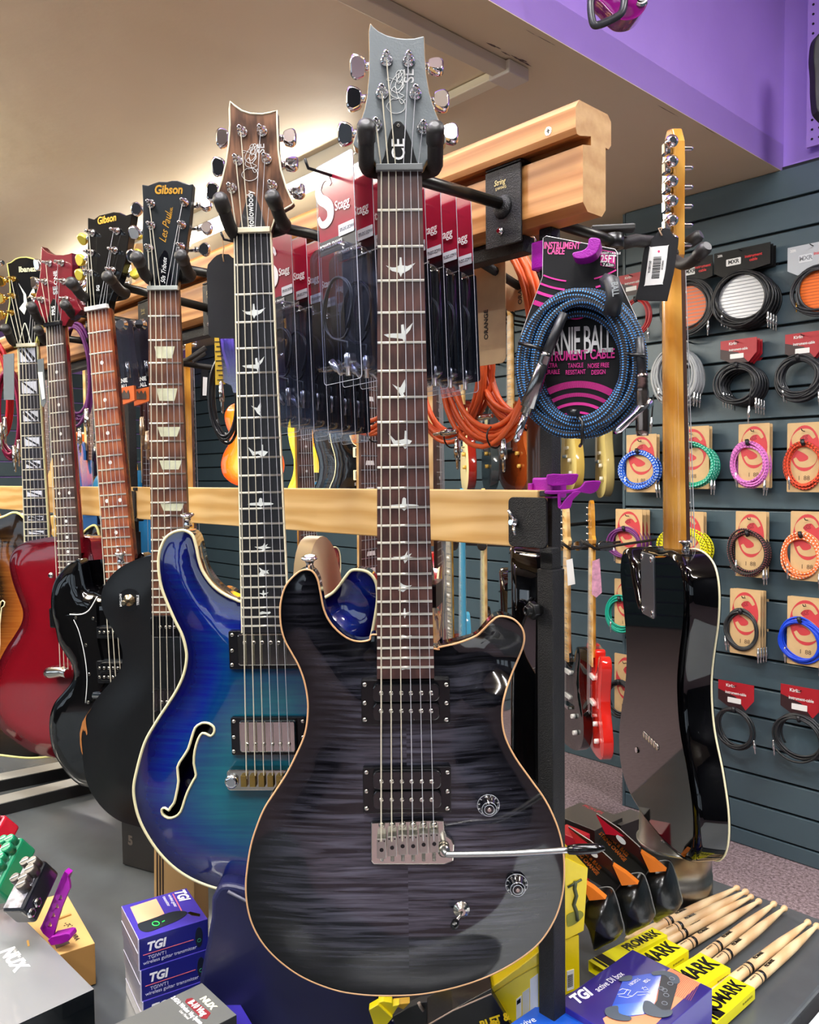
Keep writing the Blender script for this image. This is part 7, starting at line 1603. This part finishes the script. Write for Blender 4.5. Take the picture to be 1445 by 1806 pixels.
for k in range(22):
    a, b = Vector(on(*kd([(1120 + k * 8, 450 + k * 4)])[0])), Vector(on(*kd([(760 + k * 18, 745 + k * 3)])[0])); 
    if k % 1 == 0: m.tube([(a.x, a.y, h + .0004), (a.x * .6 + b.x * .4, a.y * .6 + b.y * .4, h + .0004)], .0003, 3)
m.build('printed_lines', M('c86a50', .5), t)['kind'] = 'stuff'
P = [on(*p)[:2] for p in kd([(830,500),(1060,465),(1020,640),(985,715),(840,740),(750,690)])]; flat(t, P, h + .0003, M('2c52c0', .3, coat=.6), 'picture_body', th=.0008)
P = [on(*p)[:2] for p in kd([(760,670),(950,650),(945,725),(800,740)])]; flat(t, P, h + .0011, M('3a70e0', .25, coat=.6), 'picture_side', th=.0003)
P = [on(*p)[:2] for p in kd([(1060,462),(1120,475),(1160,510),(1150,560),(1110,700),(1060,745),(985,710),(1030,640)])]; flat(t, P, h + .0006, M('23262e', .4), 'picture_panel', th=.0008)
for p in ([(805,505),(860,490),(880,500),(870,520),(830,525),(800,522)], [(720,690),(790,675),(800,720),(870,742),(860,765),(780,760),(720,730)], [(1000,470),(1080,462),(1150,490),(1168,530),(1130,540),(1080,490),(1010,490)], [(950,650),(990,650),(1060,700),(1120,700),(1110,735),(1040,745),(950,715)]):
    P = [on(*q_)[:2] for q_ in kd(p)]; flat(t, cat(P, 3), h + .0014, M('4a5460', .4), 'picture_corner')
for p in ((1110, 540), (1085, 610), (1120, 510), (1055, 570), (1075, 660), (1075, 580)):
    q = on(*kd([p])[0]); MB().tube([(q[0] + .003 * cos(i * pi / 6), q[1] + .003 * sin(i * pi / 6), h + .0016) for i in range(12)], .0005, 4, closed=True).build('picture_socket', M('8a909a', .4), t)
q = on(*kd([(965, 520)])[0]); text(t, 'TGI', (q[0], q[1], h + .0013), .006, WHITE, -d1, -d2 * .3 + Vector((0, 0, 0)) if False else -d2, bold=.03); q = on(*kd([(890, 528)])[0]); text(t, 'TGIDB1', (q[0], q[1], h + .0013), .006, WHITE, -d1, -d2)
for s0 in ([(790,605),(830,600),(850,575),(870,580),(850,610),(880,615),(910,590),(970,590),(985,600)], [(800,580),(820,570),(860,580)], [(935,570),(960,560),(975,575),(950,580),(940,560)], [(910,610),(960,605)], [(795,615),(850,625),(880,615)]):
    MB().tube([on(*kd([p])[0])[:2] + (h + .0014,) for p in s0], .0004, 4).build('picture_diagram', WHITE, t)
t, U, V, h, on = carton('blue_carton', 'bright blue carton in the bottom edge left of the violet one', *kd([(355,628), (640,800), (60,830)]), .893, .822, M('1450b8', .4, coat=.3), M('103c94', .4))
q = on(*kd([(235, 772)])[0]); text(t, 'xvive', (q[0], q[1], h + .0004), .012, WHITE, dirpx(on, *kd([(200,790),(290,750)])), dirpx(on, *kd([(250,800),(220,740)])))

# -------- drumsticks in yellow sleeves
STK = wood('dcb482', 'efd2a2', (1, 1, .06), 90, 3, .45, 0, .4)
tips = K1([(985,600),(1035,620),(1065,650),(1110,675),(1195,690),(1255,715),(1390,795),(1440,815)])
base = K1([(510,832),(558,870),(592,900),(640,962),(800,985),(850,1040),(975,1112),(1040,1172)])
zz = [.836, .836, .829, .829, .832, .832, .831, .831]
sl = ['first drumstick tip from the metal tin, in the farthest sleeve', 'second drumstick tip from the metal tin, in the farthest sleeve', 'third drumstick tip from the metal tin, reaching from the second sleeve', 'fourth drumstick tip from the metal tin, reaching from the second sleeve',
      'left drumstick of the pair in the third sleeve', 'right drumstick of the pair in the third sleeve', 'left drumstick of the nearest pair at the right edge', 'right drumstick of the nearest pair, its tip at the right edge']
for i in range(8):
    a = PZ(*tips[i], zz[i]); b = PZ(*base[i], zz[i]); d = (b - a).normalized(); ln = (b - a).length
    ex = d.cross(Vector((0, 0, 1))).normalized(); mw = Matrix.Translation(a) @ Matrix(((ex.x, 0, -d.x, 0), (ex.y, 0, -d.y, 0), (ex.z, 1, -d.z, 0), (0, 0, 0, 1)))
    mw = Matrix.Translation(a) @ (-d).to_track_quat('Z', 'Y').to_matrix().to_4x4()
    t = thing('drumstick', sl[i], 'drumstick', mw, 'hickory drumsticks'); T_l = ln + (.062, .062, .056, .056, .075, .075, .085, .085)[i]
    MB().lathe([(0, .001), (-.001, .0035), (-.004, .0048), (-.008, .0046), (-.011, .0031), (-.013, .0029), (-.02, .0034), (-.05, .005), (-.085, .0066), (-.11, .0070), (-T_l + .004, .0070), (-T_l, .005)], (0, 0, 0), (0, 0, 1), 16).build('stick', STK, t)
    bz = -(ln - .020 - (.004 * (i % 2)))
    for k in (0, .0075): MB().lathe([(bz + k, .00715), (bz + k + (.0055 if k else .002), .00715)], (0, 0, 0), (0, 0, 1), 18).build('black_band', BLK, t)
    iv = WM[t.name].inverted().to_3x3(); up_ = iv @ Vector((0, 0, 1)); top = up_.normalized() * .0073
    text(t, 'PROMARK', (top.x, top.y, bz + .036), .0068, BLK, (0, 0, 1), up_.cross(Vector((0, 0, 1))), bold=.03, wid=.75)
    text(t, 'REBOUND 5B', (top.x, top.y, bz - .012), .003, M('6a5a48', .6), (0, 0, 1), up_.cross(Vector((0, 0, 1))), wid=.8)
PYL = M('f2e812', .4, coat=.2)
def sleeve(label, pts, zt, th=.014):
    P = [PZ(*p, zt) for p in K1(pts)]; o = P[3]; ex = (P[0] - P[3]); L_ = ex.length; ex.normalize(); ez = Vector((0, 0, 1)); ey = ez.cross(ex); W_ = (P[2] - P[3]).dot(ey)
    mw = Matrix.Translation(o - ez * th) @ Matrix(((ex.x, ey.x, 0, 0), (ex.y, ey.y, 0, 0), (0, 0, 1, 0), (0, 0, 0, 1))); t = thing('stick_sleeve', label, 'sleeve', mw, 'yellow drumstick sleeves')
    m = MB(); y0, y1 = sorted((0, W_)); k = .0007
    for c, s in (((L_ / 2, (y0 + y1) / 2, th), (L_, y1 - y0, k)), ((L_ / 2, (y0 + y1) / 2, 0), (L_, y1 - y0, k)), ((L_ / 2, y0, th / 2), (L_, k, th)), ((L_ / 2, y1, th / 2), (L_, k, th))): m.box(c, s)
    m.build('card_sleeve', PYL, t)['kind'] = 'part'
    return t, L_, W_, th
for lb_, pts, zt, nm in (('yellow card sleeve with full black lettering, farthest from the viewer', [(490,830),(575,888),(200,1078),(125,1020)], .8475, 1), ('yellow card sleeve overlapping the farthest one, second in the row', [(555,890),(660,968),(420,1140),(240,1080)], .8420, 2),
                       ('yellow card sleeve third in the row, behind the blue violet carton', [(765,975),(880,1050),(650,1250),(540,1110)], .8415, 3), ('yellow card sleeve nearest the viewer', [(930,1108),(1060,1172),(845,1385),(700,1300)], .8405, 4)):
    t, L_, W_, th = sleeve(lb_, pts, zt)
    s_ = 1 if W_ > 0 else -1
    bm = min(abs(W_) * .80, .034); tl = bm * 3.3
    tx = text(t, 'PROMARK', (L_ - tl / 2 - .006, W_ * .48, th + .0006), bm * .98, BLK, (1, 0, 0), (0, 1, 0), bold=.035, wid=.74)
    for k in range(3): MB().box((.008 + .007 * k, W_ / 2, th + .0005), (.004 + .002 * k, abs(W_) * .96, .0004)).build('black_bar', BLK, t)
    text(t, '5B DRUMSTICKS', (L_ * .8, (min(0, W_)) - .0005, th * .5), .0035, M('5a5410', .6), (1, 0, 0), (0, 0, 1))

# -------- three black and orange hanging packs, standing in a row
def clam(label, dx, dy, d, sc=1.0):
    K = lambda P: [(1000 + (x + dx) / 3.247, 1380 + (y + dy) / 3.247) for x, y in P]
    F = Frame((*K([(480, 620)])[0], d), yaw=22); t = F.thing('clamshell_pack', label, 'pack', 'black and orange clamshell packs')
    MB().ext(F.pts(K([(190,320),(260,300),(420,400),(480,495),(420,580),(250,480),(130,440)])), .010, .012).build('printed_card', M('2c2b2b', .45, var=.25, bscale=30), t)
    MB().ext(F.pts(K([(170,180),(300,265),(418,372),(470,495),(400,420),(225,300)])), -.002, .0).build('hang_tab', M('34100c', .3, coat=.6), t)
    MB().tube([F.L(*p, -.002) for p in K([(170,178),(300,262),(420,370)])], .0008, 5).build('card_edge', M('c8c0b8', .5), t)
    MB().ext(F.pts(K([(170,180),(240,238),(330,305),(225,292)])), -.0028, -.002).build('red_corner', M('c81830', .35, coat=.6), t)
    q = F.pts(K([(290, 300), (340, 345)])); MB().ext(cat(F.pts(K([(285,300),(300,298),(335,330),(338,350),(315,345),(290,318)])), 3), -.0030, -.0022).build('hang_hole', WHITE, t)
    MB().ext(F.pts(K([(425,392),(500,440),(570,500),(478,508)])), -.004, .006).build('orange_gusset', M('ee8026', .45), t)
    q = F.l(*K([(265, 375)])[0]); text(t, 'GUITAR & BASS\nSTRING CHANGE', (q[0], .0095, q[1]), .0078, M('e0762a', .5), (1, 0, -.95), (.6, 0, 1), bold=.03, wid=.8)
    # domed shell
    bo = np.array(cat(F.pts(K([(415,590),(440,545),(475,516),(565,503),(600,560),(632,680),(642,755),(565,800),(498,830),(478,760),(450,670)])), 4)); c = bo.mean(0); m = MB(); R_ = 7; n_ = len(bo); vs = []
    for k in range(R_):
        a_ = k / (R_ - 1) * pi / 2; q_ = c + (bo - c) * (cos(a_) ** .6 if k < R_ - 1 else .02)
        vs += [(x, .030 - .045 * sin(a_), z) for x, z in q_]
    fs = [(k * n_ + i, k * n_ + (i + 1) % n_, (k + 1) * n_ + (i + 1) % n_, (k + 1) * n_ + i) for k in range(R_ - 1) for i in range(n_)]
    vs2 = [(x, .034, z) for x, z in bo]; m.add(vs, fs, 0, True); m.add(vs2, [list(range(n_))])
    m.build('domed_shell', M('0c0d0c', .32, coat=.3, bump=.5, bscale=60), t)
    MB().tube([(x, .030, z) for x, z in bo], .0011, 5, closed=True).build('shell_rim', M('7c7c78', .4), t)
    return t
clam('black and orange hanging pack, farthest right of the three, beside the metal tin', 0, 0, 1.12)
clam('black and orange hanging pack in the middle of the three', -160, 75, 1.075)
clam('black and orange hanging pack, left one of the three, beside the yellow cartons', -345, 160, 1.04)
# black boxes behind
t, U, V, h, on = carton('black_box', 'black box with silvery print and red lettering behind the clamshell packs', *K1([(80,112), (300,210), (-60,190)]), .90, .822, M('3c3832', .4, coat=.3), M('1c1814', .4))
q = on(*K1([(150, 155)])[0]); text(t, 'PICKUPS', (q[0], q[1], h + .0004), .012, M('a82a34', .5), dirpx(on, *K1([(80,115),(300,210)])), dirpx(on, *K1([(100,200),(150,120)])))
t, U, V, h, on = carton('black_box', 'second black box with red line print, next to the metal tin', *K1([(365,150), (462,192), (215,205)]), .893, .822, M('3c3832', .4, coat=.3), M('1c1814', .4))
t, U, V, h, on = carton('red_box', 'red box corner between the black post and the clamshell packs', *K1([(0,238), (52,330), (-60,300)]), .90, .822, M('b01020', .35, coat=.4), M('e0203c', .4))
# metal tin
a = PZ(1190, 1578, .8205); t = thing('metal_tin', 'brushed metal tin with a paler rim standing on the counter under the black guitar', 'tin', a)
rt_ = .058
MB().lathe([(0, rt_ - .002), (.001, rt_), (.040, rt_), (.041, rt_ - .0012), (.085, rt_ - .0012), (.086, rt_ + .001), (.092, rt_ + .001), (.093, rt_ - .002), (.14, rt_ - .004), (.142, rt_ - .007), (.142, .01)], (0, 0, 0), (0, 0, 1), 48).build('tin_wall', M('a8a49a', .32, 1, bump=.1, bscale=50), t)
MB().lathe([(.0865, rt_ + .0015), (.092, rt_ + .0015)], (0, 0, 0), (0, 0, 1), 48).build('tin_rim', M('d8d6ce', .25, .9), t)
# things beyond the counter: black carton with white letters, yellow bag, pale panel
F_, t_ = fbox('black_carton', 'tall black carton with white and red marks beyond the counter, left of the black post', [(912, 1214), (940, 1205), (985, 1200), (990, 1772), (918, 1776)], 2.3, 47, .2, M('0c0b0b', .4))
q = F_.l(937, 1268); text(t_, 'XK', (q[0], -.001, q[1]), .035, WHITE, (0, 0, -1), (1, 0, 0), bold=.06)
MB().ext(F_.pts([(911, 1214), (925, 1208), (938, 1195), (939, 1216)]), -.002, 0).build('red_corner', M('e04a58', .5), t_)
F_, t_ = fbox('yellow_bag', 'crumpled yellow bag beyond the counter, left of the black post', [(916, 1352), (935, 1340), (952, 1322), (990, 1330), (992, 1862), (912, 1864)], 2.1, 47, .15, M('ecd40c', .45, bump=.8, bscale=25), 'bag')
F_, t_ = fbox('pale_panel', 'pale cream and brown boxes beyond the counter, glimpsed at the charcoal guitar waist', [(880, 1230), (905, 1215), (912, 1840), (885, 1838)], 2.15, 47, .1, M('c8b878', .5), 'box')
